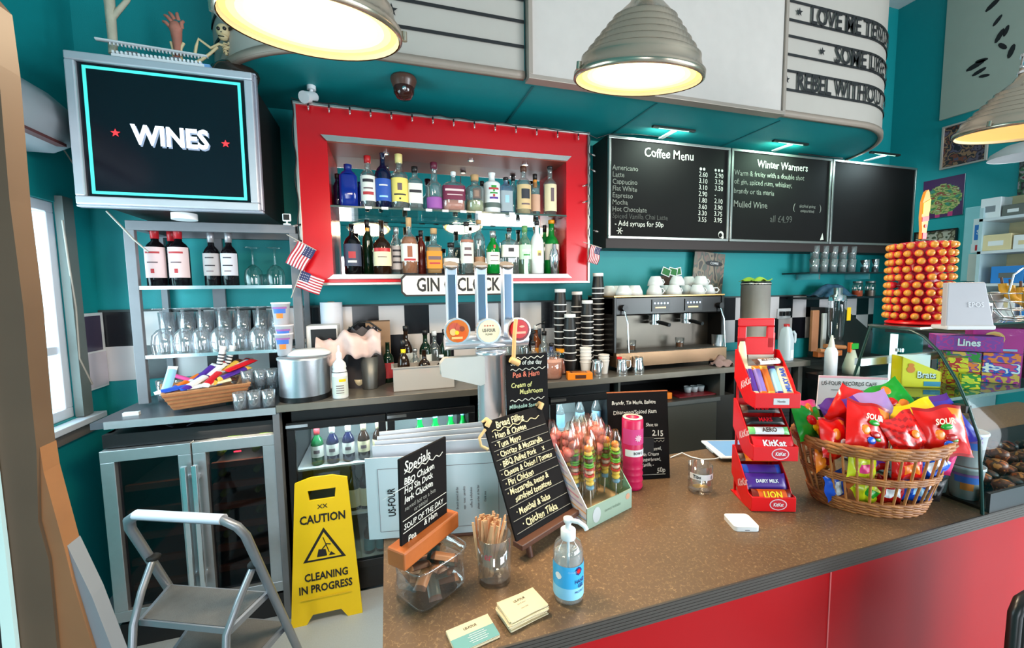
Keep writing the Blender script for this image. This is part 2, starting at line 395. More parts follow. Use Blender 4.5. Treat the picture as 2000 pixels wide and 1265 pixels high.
b = B(); b.prism([pq(60, 1300), pq(86, 1300), pq(60, 1050), pq(38, 860), pq(16, 660), pq(2, 530), pq(-10, 420), pq(-14, 560), pq(5, 720), pq(35, 1000)], pY-.044, pY-.037, mat('glossy_edge_strip', (205, 226, 218), .25)).build('edge_strip', t)
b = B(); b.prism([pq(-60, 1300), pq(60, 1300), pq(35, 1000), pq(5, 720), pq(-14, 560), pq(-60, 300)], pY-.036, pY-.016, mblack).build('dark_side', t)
# ================================================================ LEFT: screen, rack, coolers
def panel_poster(name, label, x, y0, y1, z0, z1, fn, cat='poster', frame=None, fw=.012):
    k_ = RX/4.53; y0 *= k_; y1 *= k_; z0 = EYE+(z0-EYE)*k_; z1 = EYE+(z1-EYE)*k_
    t = thing(name, label, cat, (x, (y0+y1)/2, (z0+z1)/2))
    h = (y1-y0)/2; v = (z1-z0)/2
    B().grid(lambda u, w: (-.006, h-2*h*u, -v+2*v*w), 26, 26, fn, False).build('print', t)
    b = B().box(-.005, 0, -h, h, -v, v, white); b.build('backing', t)
    if frame:
        b = B(); b.M = Matrix.Rotation(pi/2, 4, 'Z'); b.frame(-h-fw, h+fw, -v-fw, v+fw, -.0, .02, fw, frame); b.build('frame', t)
    return t
TVY = 2.2
t = thing('menu_screen', 'square black display reading WINES in a silver frame, high on the left', 'screen', (-.878, TVY, 2.02), 0, rx=radians(-1))
B().box(-.315, .315, .02, .58, .02, .60, mat('dark_cabinet', (26, 18, 17), .45)).build('housing', t)
B().frame(-.335, .335, 0, .612, -.02, .03, .034, mat('silver_frame', (206, 206, 214), .3, .4)).frame(-.345, .345, -.008, .62, .0, .03, .012, mat('silver_frame_side', (170, 170, 182), .35, .4)).build('bezel', t, bevel=.005)
sc = B().box(-.302, .302, -.004, .01, .033, .58, mat('screen_black', (13, 14, 24), .16))
o = sc.build('screen_panel', t)
tl = mat('teal_screen_line', (70, 205, 195), .4, emit=.7); sw = mat('screen_white', (235, 240, 250), .4, emit=1.1); sr = mat('screen_red', (235, 50, 55), .4, emit=.9)
b = B(); b.frame(-.284, .284, .046, .566, -.0065, -.005, .012, tl)
b.text('WINES', (.008, -.007, .298), .112, sw, .035, .82); b.text('WINES', (.013, -.0055, .291), .112, mat('screen_grey', (130, 140, 160), .4, emit=.5), .035, .82)
b.star((-.188, -.007, .302), .018, sr); b.star((.212, -.007, .292), .018, sr); b.build('screen_graphics', t)
q = onY(360, 420, 2.3)
t = thing('wifi_puck', 'round white disc fixed under the silver-framed screen', 'router', (q.x, 2.3, 1.985))
B().cyl((0, 0, 0), .05, .028, white, 24).build('disc_body', t, bevel=.006)
# things on top of the screen box
TZ = 2.632
t = thing('comb_prop', 'large white plastic comb lying across the top of the screen box', 'ornament', (-1.0, 2.33, TZ))
b = B(); a0, a1 = onY(178, 68, 2.3), onY(400, 104, 2.3)
b.tube([(a0.x+1.0, 0, a0.z-TZ), (a1.x+1.0, 0, a1.z-TZ)], .012, white, 8, flat=.5)
for k in range(26):
    u = .12+.86*k/26; b.box(lerp(a0.x, a1.x, u)+1.0-.002, lerp(a0.x, a1.x, u)+1.0+.002, -.004, .004, lerp(a0.z, a1.z, u)-TZ-.015, lerp(a0.z, a1.z, u)-TZ-.004, white)
b.build('comb', t)
b = B(); b.box(.1, .14, -.01, .02, 0, .085, alu).box(-.06, -.02, -.01, .02, .0, .085, alu); b.build('support', t)
t = thing('radiator_strip', 'ribbed white strip along the top edge of the screen', 'ornament', (-.95, 2.24, TZ+.003))
b = B(); b.box(-.11, .22, -.035, .015, 0, .012, white)
for k in range(22): b.box(-.105+k*.0147, -.098+k*.0147, -.04, .02, .012, .022, white)
b.build('strip', t)
bark = mat('pale_branch', (190, 182, 160), .8, noise=.3, scale=12, bump=.5)
t = thing('branch_ornament', 'pale forked tree branch standing on the screen box', 'ornament', (-1.08, 2.42, TZ))
g = lambda x, y: (lambda q: (q.x+1.08, 0, q.z-TZ))(onY(x, y, 2.42))
B().tube([g(221, 106), g(220, 75), g(217, 40), g(214, 5), g(210, -40)], .017, bark, 8, r1=.022).build('stem', t)
B().tube([g(217, 38), g(232, 20), g(248, 2), g(262, -25)], .013, bark, 8, r1=.009).build('twig', t)
B().tube([g(207, 45), g(214, 40), g(225, 48)], .004, black, 6).build('wire_tie', t)
skin = mat('aged_bone', (222, 196, 150), .6, noise=.3, scale=20); flesh = mat('ragged_pink_skin', (176, 110, 92), .7, noise=.4, scale=25)
t = thing('rubber_hand', 'ragged pink zombie hand standing fingers-up on the screen box', 'ornament', (-.92, 2.36, TZ))
g = lambda x, y, d=0: (lambda q: (q.x+.92, d, q.z-TZ))(onY(x, y, 2.36))
b = B(); b.tube([g(346, 125), g(347, 100), g(346, 80), g(344, 62)], .012, flesh, 8, r1=.024)
b.ball(g(343, 55), .034, flesh, sc=(.8, .5, .95)); b.build('palm', t)
b = B()
for (x0, y0, x1, y1) in ((332, 52, 319, 42), (335, 42, 322, 30), (341, 38, 331, 25), (349, 40, 346, 26), (355, 55, 358, 42)):
    b.tube([g(x0, y0), g((x0+x1)/2, (y0+y1)/2-1, -.01), g(x1, y1)], .009, flesh, 8, r1=.006)
b.build('fingers', t)
b = B(); b.tube([g(340, 120), g(338, 95), g(334, 82)], .007, skin, 6); b.tube([g(354, 122), g(353, 95), g(359, 84)], .007, skin, 6); b.build('forearm_bones', t)
t = thing('rock_ornament', 'rounded beige stone beside the pale branch on the screen box', 'ornament', (-1.01, 2.47, TZ))
B().ball((0, 0, .032), .05, mat('beige_stone', (140, 128, 96), .9, noise=.3, bump=.4), sc=(1, .8, .8)).build('stone', t)
t = thing('skeleton_figure', 'small seated bone-coloured skeleton with a grinning skull on the screen box', 'ornament', (-.75, 2.33, TZ))
g = lambda x, y, d=0: (lambda q: (q.x+.75, d, q.z-TZ))(onY(x, y, 2.33))
b = B(); b.ball(g(437, 62), .033, skin, 14, 10, sc=(.95, .95, 1.0)); b.ball(g(438, 76, -.012), .02, skin, sc=(1, .9, .7))
for x in (431, 443): b.ball(g(x, 63, -.03), .008, black, 8, 6)
b.ball(g(437, 70, -.033), .003, black, 6, 4); b.box(g(437, 78)[0]-.012, g(437, 78)[0]+.012, -.034, -.03, g(437, 78)[2]-.002, g(437, 78)[2]+.001, black); b.build('skull', t)
b = B()
for L_ in (((445, 92), (428, 86), (412, 94), (388, 76), (383, 92), (381, 105)), ((425, 92), (410, 105), (395, 116), (378, 124)), ((438, 84), (440, 98), (443, 108)), ((446, 84), (455, 92), (440, 94))):
    b.tube([g(*p) for p in L_], .0065, skin, 6)
b.build('limb_bones', t)
b = B()
for k in range(4): b.tube([g(432+k, 86+k*5, .01), g(440, 88+k*5, -.016), g(449-k, 86+k*5, .01)], .003, skin, 5)
b.build('ribs', t)
t = thing('dark_helmet', 'dark glossy rounded helmet-like prop behind the skeleton', 'ornament', (-.66, 2.38, TZ))
B().ball((0, 0, .06), .085, mat('dark_gloss', (46, 36, 30), .15, noise=.3), sc=(1.25, 1, .72)).build('shell', t)
B().box(-.12, -.05, -.17, -.12, 0, .02, mat('pale_blue_card', (120, 170, 220), .6)).build('blue_card', t)

# metal rack on the worktop
RY0, RY1 = 2.46, 2.75
t = thing('back_bar_rack', 'grey metal shelving rack with glass shelves under the screen', 'shelf', (-.83, RY0, 1.10)); t.scale = (1.038, .84, 1.0)
b = B()
b.box(-.345, .365, 0, .03, .855, .90, alu).box(-.345, .365, .36, .39, .855, .90, alu).box(-.345, -.3, .03, .36, .86, .9, alu).box(.32, .365, .03, .36, .86, .9, alu)
b.build('top_rail', t, bevel=.002)
for x in (-.355, .335):
    for y in (0, .36): B().box(x, x+.042 if y == 0 else x+.03, y, y+.03, 0, .856, alu).build('post', t, bevel=.002)
B().box(-.12, -.06, .365, .385, .1, .855, alu).build('rear_upright', t)
S1, S2, S3 = 1.672, 1.33, 1.22
for z in (S1, S2):
    s_ = B().box(-.31, .335, .002, .355, z-1.09-.012, z-1.09, glass('shelf_glass', (215, 235, 232), .12)).build('glass_shelf', t)
    B().box(-.31, .335, -.004, .002, z-1.09-.015, z-1.09+.002, chrome).build('front_strip', s_)
WT = 1.10   # worktop height
WTL = 1.088
b = B()
t = thing('steel_worktop', 'long grey steel worktop along the back bar', 'worktop', (0, 2.2, WT))
wtm = mat('worktop_top', (118, 112, 106), .3, .25, noise=.2, scale=10)
B().box(-.527, 2.92, .0, .58, -.035, 0, wtm).build('slab', t)
B().box(-.53, 2.92, -.008, .0, -.035, .002, mat('worktop_edge', (150, 140, 128), .3, .85, noise=.15)).build('front_edge', t, bevel=.002)
t = thing('cooler_worktop', 'short silver worktop on top of the double wine cooler', 'worktop', (0, 2.2, WTL))
B().box(-1.25, -.532, .0, .58, -.028, 0, mat('cooler_top', (96, 100, 108), .3, .5)).box(-1.2, -.532, -.006, .0, -.03, .003, steel).build('slab', t)

# wine bottles and other bottles ---------------------------------------------------
def bottle_prof(r, h, nr, sh, nz, base=.004):
    """r body radius, h height, nr neck radius, sh height where the shoulder starts, nz height where the neck starts"""
    return [(0, 0), (r*.85, 0), (r, base), (r, sh*.5), (r, sh), (r*.93, sh+(nz-sh)*.3), (r*.62+nr*.3, sh+(nz-sh)*.65), (nr*1.12, nz), (nr, nz+(h-nz)*.3), (nr, h*.985), (nr*1.1, h*.987), (nr*1.1, h), (0, h)]
def bottle(label, loc, r, h, gm, lab=None, cap=None, capz=.86, nr=None, sh=.62, nz=.78, lz=(.15, .5), group=None, sq=2, liquid=None, lf=.6, name='liquor_bottle', marks=None, rz=0, cat='bottle', band=None):
    t = thing(name, label, cat, loc, rz, group)
    nr = nr or max(.011, r*.36)
    pf = bottle_prof(r, h*.97 if cap else h, nr, h*sh, h*nz)
    b = B(); cut = [i for i, p_ in enumerate(pf) if p_[1] <= h*sh+1e-6]
    k = max(cut); sy = 1 if sq == 2 else .72
    if sq != 2:
        b.lathe([(q_[0]*1.0, q_[1]) for q_ in pf[:k+1]]+[(pf[k+1][0]*.9, pf[k+1][1])], gm, 24, sq=sq, sy=sy); b.lathe([(pf[k+1][0]*.9, pf[k+1][1])]+pf[k+2:], gm, 24, sy=.9)
    else: b.lathe(pf, gm, 20)
    b.build('glass_body', t)
    if liquid:
        ir = r*.93; lh = h*lf
        q_ = [(0, .006), (ir, .006), (ir, min(lh, h*sh))]
        if lh > h*sh: q_ += [(ir*.75, min(lh, h*(sh*.4+nz*.6)))]
        q_ += [(0, q_[-1][1])]
        B().lathe(q_, liquid, 20, sq=sq, sy=sy).build('liquid', t)
    if cap: B().lathe([(0, h*capz), (nr*1.18, h*capz), (nr*1.25, h*.995), (nr*1.1, h), (0, h)], cap, 14).build('cap', t)
    if lab:
        lb = B(); e = .0012
        lb.lathe([(r+e, h*lz[0]), (r+e, h*lz[1])], lab, 20, a0=-pi*.93, a1=-pi*.07, sq=sq, sy=sy)
        if marks:
            hh = h*(lz[1]-lz[0])
            for (mz, mh, mw, mm) in marks:
                lb.lathe([(r+2*e, h*lz[0]+hh*(mz-mh/2)), (r+2*e, h*lz[0]+hh*(mz+mh/2))], mm, 10, a0=-pi/2-mw, a1=-pi/2+mw, sq=sq, sy=sy)
        lb.build('label', t)
    if band: B().lathe([(nr*1.1, h*band[0]), (nr*1.1, h*band[1])], band[2], 12).build('neck_band', t)
    return t
wineg = mat('dark_wine_glass', (16, 14, 18), .07); redcap = mat('red_capsule', (190, 30, 40), .35); silcap = mat('silver_capsule', (165, 160, 165), .35, .5)
lpink = mat('pinkish_label', (226, 200, 202), .7); lgrey = mat('grey_label', (176, 166, 166), .7); llav = mat('pale_label', (206, 204, 216), .7)
mk = mat('label_print', (110, 90, 96), .7); mkr = mat('label_red', (180, 50, 56), .6); mkd = mat('label_dark', (40, 36, 44), .6)
def shelfpos(px_, py_, z): q = onZ(px_, py_, z); return q
def rowpos(px_, Y, z): q = onY(px_, 560, Y); return Vector((q.x, Y, z))
md = [(.82, .06, .7, mkr), (.5, .04, .5, mk), (.22, .14, .16, mkr)]
for px_, Y, lab, m_, cp, nm in ((310, 2.56, lpink, md, redcap, 'red-capped wine bottle with a pink label, leftmost on the rack'), (355, 2.55, lpink, md, redcap, 'red-capped wine bottle with a pink label, second from the left on the rack'), (342, 2.66, lpink, md, redcap, 'red-capped wine bottle standing behind two others on the rack')):
    bottle(nm, rowpos(px_, Y, S1+.001), .045 if Y < 2.6 else .04, .315, wineg, lab, cp, .80, .015, .62, .76, (.17, .66), 'wine bottles on the rack', name='wine_bottle', marks=m_)
for px_, Y, lab, nm in ((418, 2.56, lgrey, 'wine bottle with a silver capsule and a grey label on the rack'), (452, 2.55, llav, 'wine bottle with a silver capsule and a pale lavender label on the rack')):
    bottle(nm, rowpos(px_, Y, S1+.001), .0385, .29, wineg, lab, silcap, .82, .0135, .6, .76, (.22, .62), 'wine bottles on the rack', name='wine_bottle', marks=[(.8, .05, .5, mkd), (.45, .05, .6, mkd), (.2, .04, .4, mk)])
def wine_glass(label, loc, s=1, group=None, inv=False, gm=None):
    gm = gm or clear
    t = thing('wine_glass', label, 'glass', loc, 0, group)
    H = .2*s; z = (lambda q: H-q) if inv else (lambda q: q)
    B().lathe([(.0385*s, z(.2*s)), (.043*s, z(.155*s)), (.038*s, z(.115*s)), (.02*s, z(.093*s)), (.005*s, z(.085*s))], gm, 18).build('bowl', t)
    B().lathe([(.005*s, z(.085*s)), (.0035*s, z(.05*s)), (.006*s, z(.008*s)), (.036*s, z(.002*s)), (.036*s, z(0)), (0, z(0))], gm, 18).build('stem_foot', t)
    return t
def tumbler(label, loc, r=.035, h=.13, group=None, r1=None, gm=None, name='tumbler'):
    t = thing(name, label, 'glass', loc, 0, group); gm = gm or clear; r0 = r1 or r*.82
    B().lathe([(0, .008), (r0*.9, .008), (r*.96, h), (r, h), (r0, .0), (0, 0)], gm, 18).build('glass_body', t)
    return t
g0 = wine_glass('upside-down stemmed glass beside the wine bottles on the upper rack shelf', rowpos(497, 2.56, S1+.001), 1.08, 'stemmed glasses on the upper shelf', True)
dup(g0, rowpos(540, 2.56, S1+.001), label='upside-down stemmed glass nearest the red cabinet on the upper rack shelf'); 
tumbler('small clear tumbler between the stemmed glasses on the upper rack shelf', rowpos(519, 2.64, S1+.001), .028, .075)
cg = glass('cut_glass', (246, 248, 252), .22, body=.10)
g0 = wine_glass('upside-down stemmed glass in the front row of the middle rack shelf', rowpos(310, 2.54, S2+.001), 1.2, 'stemmed glasses on the middle shelf', True, cg)
row(g0, 'upside-down stemmed glass in the front row of the middle rack shelf', (352, 386, 424, 462, 500, 532), lambda x, i: rowpos(x, 2.54+.02*(i % 2), S2+.001))
g1 = tumbler('tall straight beer glass in the back row of the middle rack shelf', rowpos(322, 2.68, S2+.001), .041, .215, 'tall beer glasses on the middle shelf', gm=cg, name='beer_glass')
row(g1, 'tall beer glass in the back row of the middle rack shelf', (360, 396, 434, 470, 506, 538), lambda x, i: rowpos(x, 2.68, S2+.001))
g2 = tumbler('small upturned glass on the cooler worktop beside the snack basket', onZ(470, 800, WTL), .03, .085, 'small glasses beside the snack basket', gm=cg)
for i, (x, y) in enumerate(((498, 797), (526, 795), (480, 778), (507, 775), (532, 772), (462, 772), (490, 758), (518, 756), (540, 757))): dup(g2, onZ(x, y, WTL))
g3 = tumbler('small glass in the second layer beside the snack basket', onZ(486, 786, WTL)+Vector((0, 0, .087)), .028, .08, 'second layer of small glasses', gm=cg)
for i, (x, y) in enumerate(((512, 784), (534, 782))): dup(g3, onZ(x, y, WTL)+Vector((0, 0, .087)))
g4 = tumbler('clear tumbler behind the snack basket on the cooler worktop', onY(300, 760, 2.5), .036, .11, 'tumblers behind the snack basket', gm=cg)
g4.location = (rowpos(305, 2.55, WTL))
row(g4, 'clear tumbler behind the snack basket', (340, 374, 410, 446), lambda x, i: rowpos(x, 2.56, WTL))
# three printed paper tubs stacked at the rack's right post
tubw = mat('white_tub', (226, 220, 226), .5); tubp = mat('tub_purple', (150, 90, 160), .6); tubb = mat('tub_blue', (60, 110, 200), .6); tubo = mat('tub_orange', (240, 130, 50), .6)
def tub(label, loc, r=.042, h=.115, group=None, rz=0):
    t = thing('paper_tub', label, 'tub', loc, rz, group)
    B().lathe([(0, 0), (r*.76, 0), (r, h), (r*1.04, h), (r*1.04, h-.008), (r*.99, h-.008)], tubw, 20).build('tub_body', t)
    b = B()
    for z0, z1, m_, aw in ((.72, .8, tubp, .9), (.52, .72, tubb, .75), (.3, .52, tubo, .4)):
        b.lathe([(r*(.76+.24*z0)+.001, h*z0), (r*(.76+.24*z1)+.001, h*z1)], m_, 10, a0=-pi/2-aw, a1=-pi/2+aw)
    b.build('tub_print', t)
    B().lathe([(r*.96, h-.002), (0, h-.004)], mat('tub_inside', (200, 176, 170), .6), 20).build('tub_lid', t)
    return t
PX, PYY = -.545, 2.3
PX = onY(556, 700, 2.3).x
tb = []
z = WT+.18
for k, (h_, dx) in enumerate(((.11, 0), (.11, .004), (.108, -.006))):
    z1 = [1.329, 1.372, 1.483][k]
    tub(['printed paper tub at the bottom of the stack beside the rack post', 'printed paper tub in the middle of the stack beside the rack post', 'printed paper tub on top of the stack beside the rack post'][k], (PX+dx, 2.31, z1), .042, .112, 'paper tubs stacked by the rack')

# snack basket on the cooler worktop
wick = mat('tan_wicker', (196, 136, 92), .6, noise=.25, scale=40, bump=.4)
c0 = onZ(360, 800, WTL)
t = thing('snack_tray', 'square tan basket heaped with chocolate bars on the cooler worktop', 'basket', (-.875, 2.37, WTL+.022), radians(24)); t.scale = (1.2,)*3
B().box(-.06, .06, -.05, .05, -.018, 0, black).build('foot', t)
def sq_basket(w, d, h, fl, m_):
    b = B(); th = .012
    def ring(z, k): x = w/2+fl*z/h; y = d/2+fl*z/h; return [(-x+k, -y+k, z), (x-k, -y+k, z), (x-k, y-k, z), (-x+k, y-k, z)]
    o0, o1, i1, i0 = ring(0, 0), ring(h, 0), ring(h, th), ring(.01, th)
    v = o0+o1+i1+i0; f = [(3, 2, 1, 0)]
    for k in range(4):
        n = (k+1) % 4; f += [(k, n, 4+n, 4+k), (4+k, 4+n, 8+n, 8+k), (8+k, 8+n, 12+n, 12+k)]
    f.append((12, 13, 14, 15)); b.add(v, f, m_); return b
sq_basket(.22, .17, .075, .035, wick).build('basket_body', t, bevel=.004)
b = B()
for k in range(4): b.box(-.118-.03*k/4, .118+.03*k/4, -.093-.008*k, -.088-.008*k, .012+k*.016, .015+k*.016, mat('wicker_shadow', (150, 92, 56), .7))
b.build('weave_lines', t)
# wrapped bars, each a thing
def bar(label, M_, L_=.12, w=.03, h=.014, cols=None, txt=None, tc=None, group=None, name='chocolate_bar', cat='chocolate bar', ts=.5):
    base, acc = cols
    o = thing(name, label, cat, (0, 0, 0), 0, group); o.matrix_world = M_
    b = B(); nl = 14
    def prof(u):
        e = min(u, 1-u); return 0 if e < .035 else min(1, (e-.035)/.06)**.6
    def top(sg):
        return lambda u, v: ((u-.5)*L_, (v-.5)*w*(1.06 if prof(u) == 0 else 1), h/2+sg*(h/2)*prof(u)*(1-abs(2*v-1)**4) if sg else h/2)
    cm = lambda u, v: acc if (u < .12 or u > .88) else base
    b.grid(top(1), nl, 6, cm); b.grid(lambda u, v: top(-1)(u, 1-v), nl, 6, cm)
    b.build('wrapper', o)
    if txt:
        B().text(txt, (0, 0, h+.0012), w*ts, tc, .03, .9, X=(1, 0, 0), Y=(0, 1, 0)).build('wrapper_print', o)
    return o
def TM(x, y, z, rz=0, ry=0, rx=0): return Matrix.Translation((x, y, z)) @ Matrix.Rotation(rz, 4, 'Z') @ Matrix.Rotation(ry, 4, 'Y') @ Matrix.Rotation(rx, 4, 'X')
W_ = white; pur = P_('purple_wrap', (78, 40, 140), .3); org = P_('orange_wrap', (240, 120, 20), .3); gold = P_('gold_wrap', (230, 180, 70), .3, ); blu = P_('blue_wrap', (40, 80, 190), .3); rdw = P_('red_wrap', (215, 20, 35), .3); brn = P_('brown_wrap', (80, 44, 30), .4); crm = P_('cream_wrap', (235, 220, 180), .4); grn = P_('green_wrap', (30, 140, 50), .35); ylw = P_('yellow_wrap', (250, 215, 20), .35); pnk = P_('pink_wrap', (235, 80, 150), .35); lbl = P_('light_blue_wrap', (150, 200, 230), .35); blk = P_('black_wrap', (24, 20, 22), .3)
cmb = [(lbl, W_), (blu, W_), (org, blu), (W_, pur), (pur, W_), (rdw, W_), (W_, rdw), (brn, gold), (gold, brn), (pur, gold), (W_, lbl), (pnk, W_), (crm, brn), (rdw, rdw), (rdw, W_), (W_, blu)]
names = ['light blue', 'blue', 'orange', 'white and purple', 'purple', 'red', 'white and red', 'brown', 'gold', 'purple and gold', 'white and light blue', 'pink', 'cream', 'glossy red', 'red and white', 'white and blue']
TM0 = Matrix.Translation((-.875, 2.37, WTL+.022)) @ Matrix.Rotation(radians(24), 4, 'Z') @ Matrix.Scale(1.25, 4)
pos = [(-.11, -.02, .10, 1.2, -.8), (-.09, -.06, .07, .1, -.1), (-.05, .02, .08, .6, -.3), (-.03, -.05, .085, .9, -.2), (.0, .03, .10, .7, -.5), (.02, -.05, .09, 1.0, -.3), (.04, .02, .11, .8, -.4), (.06, -.04, .095, .7, -.35), (.08, .03, .11, .5, -.5), (.09, -.05, .10, .3, -.25), (.11, .02, .115, .6, -.3), (-.07, .05, .09, 2.2, -.2), (.03, -.07, .075, .1, -.1), (.12, -.02, .125, .5, -.2), (.13, .04, .12, .9, -.3), (-.02, -.075, .07, .2, 0)]
for i, (x, y, z, rz, ry) in enumerate(pos):
    bar(f'{names[i]} wrapped bar in the tan basket', TM0 @ TM(x, y, z, rz, ry, .2), .13, .03, .014, cmb[i], group='chocolate bars in the tan basket')
for k, (x, y, s_) in enumerate(((.04, .04, .9), (.065, .05, 1.2))):
    t = thing('lolly_tube', ['upright white striped sweet tube in the tan basket, the left one', 'upright white striped sweet tube in the tan basket, the right one'][k], 'sweet', (0, 0, 0)); t.matrix_world = TM0 @ TM(x, y, .08, 0, .25*s_, 0)
    b = B(); b.cyl((0, 0, 0), .011, .12, W_, 12).cyl((0, 0, .12), .013, .014, W_, 12)
    for q in range(6): b.lathe([(.0115, .03+q*.013), (.0115, .036+q*.013)], mkd, 12)
    b.build('tube_body', t)
t = thing('white_box', 'small pale box on the cooler worktop in front of the snack basket', 'box', onZ(255, 812, WTL), .05)
B().box(-.03, .03, -.0, .02, 0, .016, W_).build('carton', t)

# double wine cooler
FY = 2.24
t = thing('wine_cooler', 'double-door wine cooler with silver door frames under the left worktop', 'cooler', (-.9, FY, 0))
X0, X1 = -1.235-.0+.9, -.55+.9
cab = mat('cooler_body', (16, 15, 18), .4)
b = B(); b.box(X0, X1, .56, .585, .1, 1.02, cab).box(X0, X1, .0, .03, .96, 1.02, cab).box(X0, X0+.02, .03, .56, .1, 1.02, cab).box(X1-.02, X1, .03, .56, .1, 1.02, cab).box(X0, X1, .03, .56, 1.0, 1.02, cab).box(X0, X1, .0, .58, .0, .12, cab); b.build('body', t)
Z0, Z1 = .15, .955
mid = (X0+X1)/2
for k, (a, c) in enumerate(((X0, mid-.003), (mid+.003, X1))):
    d = B().frame(a, c, Z0, Z1, -.03, .012, .052, steel).build('door', t, bevel=.002)
    B().box(a+.05, c-.05, -.008, -.004, Z0+.05, Z1-.05, glass('smoked_glass', (176, 176, 184), .03, .05, fmax=.15)).build('door_glass', d)
    hx = c-.018 if k == 0 else a+.018
    B().box(hx-.011, hx+.011, -.075, -.055, Z0+.1, Z1-.095, chrome).box(hx-.008, hx+.008, -.057, -.03, Z0+.16, Z0+.18, chrome).box(hx-.008, hx+.008, -.057, -.03, Z1-.17, Z1-.15, chrome).build('door_handle', d, bevel=.003)
shw = mat('shelf_front_wood', (150, 82, 46), .5, noise=.2)
for k in range(2):
    a, c = ((X0+.055, mid-.055), (mid+.055, X1-.055))[k]
    for j in range(6 if k else 5):
        z = (.80-j*.105) if k else (.74-j*.12)
        B().box(a, c, .02, .04, z, z+.028, shw).box(a, c, .04, .5, z+.004, z+.012, dsteel).build('wine_shelf', t)
bg_ = mat('green_bottle_end', (120, 160, 30), .2); n_ = 0
for j in range(5):
    for i, xx in enumerate((.085, .235)):
        z = .80-j*.105+.028
        wb = thing('wine_bottle', 'green wine bottle lying neck-out in the right half of the wine cooler', 'bottle', (-.9+mid+xx, FY+.055, z+.036), 0, 'bottles in the wine cooler', rx=radians(-90)) if n_ == 0 else None
        if n_ == 0:
            gmm = mat('green_wine_glass', (90, 130, 24) , .15)
            B().lathe([(0, 0), (.014, 0), (.014, .08), (.036, .12), (.036, .3), (0, .3)], gmm, 14).build('glass_body', wb); W0 = wb
            B().lathe([(.0145, .05), (.0155, -.001), (0, -.002)], bg_, 12).build('cap', wb)
        else: dup(W0, (-.9+mid+xx, FY+.055, z+.036))
        n_ += 1
l = bpy.data.lights.new('cooler_light', 'AREA'); l.size = .3; l.energy = 2.5; l.color = (1, .9, .7); o = bpy.data.objects.new('cooler_light', l); COL.objects.link(o); o.parent = t; o.location = (mid+.17, .1, .98); o.rotation_euler = (radians(-10), 0, 0)
B().box(mid+.17, mid+.2, -.031, -.0305, Z1-.066, Z1-.06, mat('red_led', (255, 30, 50), .4, emit=4)).build('led_display', t)
t = thing('plastic_sheeting', 'crumpled black plastic lying in the gap above the wine cooler', 'plastic', (-1.0, 2.27, 1.02))
B().grid(lambda u, v: (-.2+.5*u, .2*v, .012+.012*sin(9*u+3*v)+.01*sin(23*u)), 24, 6, mat('black_film', (40, 42, 52), .25)).build('film', t, solid=.002)
# post between coolers
t = thing('steel_upright', 'grey steel upright between the wine cooler and the bottle fridge', 'post', (-.537, 2.2, 0))
B().box(-.012, .018, 0, .05, 0, 1.065, alu).build('post_body', t, bevel=.002)
# air conditioner on the left wall
t = thing('air_conditioner', 'grey wall air conditioner end above the window on the left wall', 'air conditioner', (LX, 1.9, 2.26))
pr = [(0, 0), (.14, 0), (.2, .03), (.23, .1), (.21, .18), (.14, .25), (0, .27)]
b = B(); b.M = Matrix.Rotation(pi/2, 4, 'Z') @ Matrix.Scale(-1, 4, (0, 1, 0)); b.prism([(-.5, 0), (.5, 0)], 0, 0, alu) if 0 else None
v = []; n = len(pr)
b = B(); b.add([(x, -.45, z) for x, z in pr]+[(x, .45, z) for x, z in pr], [tuple(range(n)), tuple(range(2*n-1, n-1, -1))]+[(i, i+n, (i+1) % n+n, (i+1) % n) for i in range(n)], mat('ac_grey', (170, 174, 180), .45), True)
b.build('casing', t, bevel=.008)
B().box(.1, .21, -.4, .4, .018, .03, mat('ac_slot', (90, 50, 50), .5)).box(.03, .05, -.455, .455, .1, .104, mkd).build('air_slot', t)
# small light box sign on the corner
t = thing('wall_frame', 'white-framed notice hanging on the teal corner beside the window', 'sign', (LX+.012, 2.70, 1.35))
B().box(-.01, .006, -.09, .09, -.2, .2, W_).build('backing', t)
B().grid(lambda u, v: (.008, -.08+.16*u, .0+.185*v), 10, 10, lambda u, v: mat('notice_dark', (70, 60, 84), .3) if .1 < u < .95 else W_, False).build('photo', t)
B().box(.007, .009, -.085, .085, -.19, -.01, mat('notice_pale', (214, 204, 214), .6)).build('caption_panel', t)
# cables
cab_ = mat('pale_cable', (168, 160, 150), .6)
def cable(name, label, pts, r, m_, cat='cable'):
    o = B().tube(pts, r, m_, 6).build(name); tag(o, label, cat); return o
cable('electric_cable', 'pale cable running down diagonally from the screen to the rack', [onY(208, 412, 2.36), onY(240, 445, 2.36), onY(262, 468, 2.36), onY(290, 492, 2.36)], .004, cab_)
cable('electric_cable', 'thin pale cable slanting below the air conditioner', [onX(90, 245, LX+.02), onX(120, 285, LX+.02), onX(150, 330, LX+.02)], .004, cab_)
cable('electric_cable', 'thin dark cable sagging across the teal corner beside the screen', [onX(62, 285, LX+.012), onX(100, 289, LX+.012), onX(140, 284, LX+.012)], .003, black)
cable('electric_cable', 'grey cable hanging down the window trim', [onX(122, 430, LX+.03), onX(135, 520, LX+.03), onX(148, 600, LX+.03), onX(155, 700, LX+.03), onX(180, 750, LX+.03)], .005, cab_)
t = thing('web_camera', 'small square-framed white camera on top of the rack beside the screen', 'camera', (onY(562, 430, 2.42).x, 2.40, 1.99))
B().cyl((0, 0, 0), .018, .006, W_, 16).rod((0, 0, .006), (0, 0, .02), .004, W_).build('stand', t)
B().box(-.02, .02, -.008, .008, .018, .058, W_).build('camera_body', t, bevel=.006); B().box(-.014, .014, -.0095, -.0085, .024, .052, black).build('lens_panel', t)
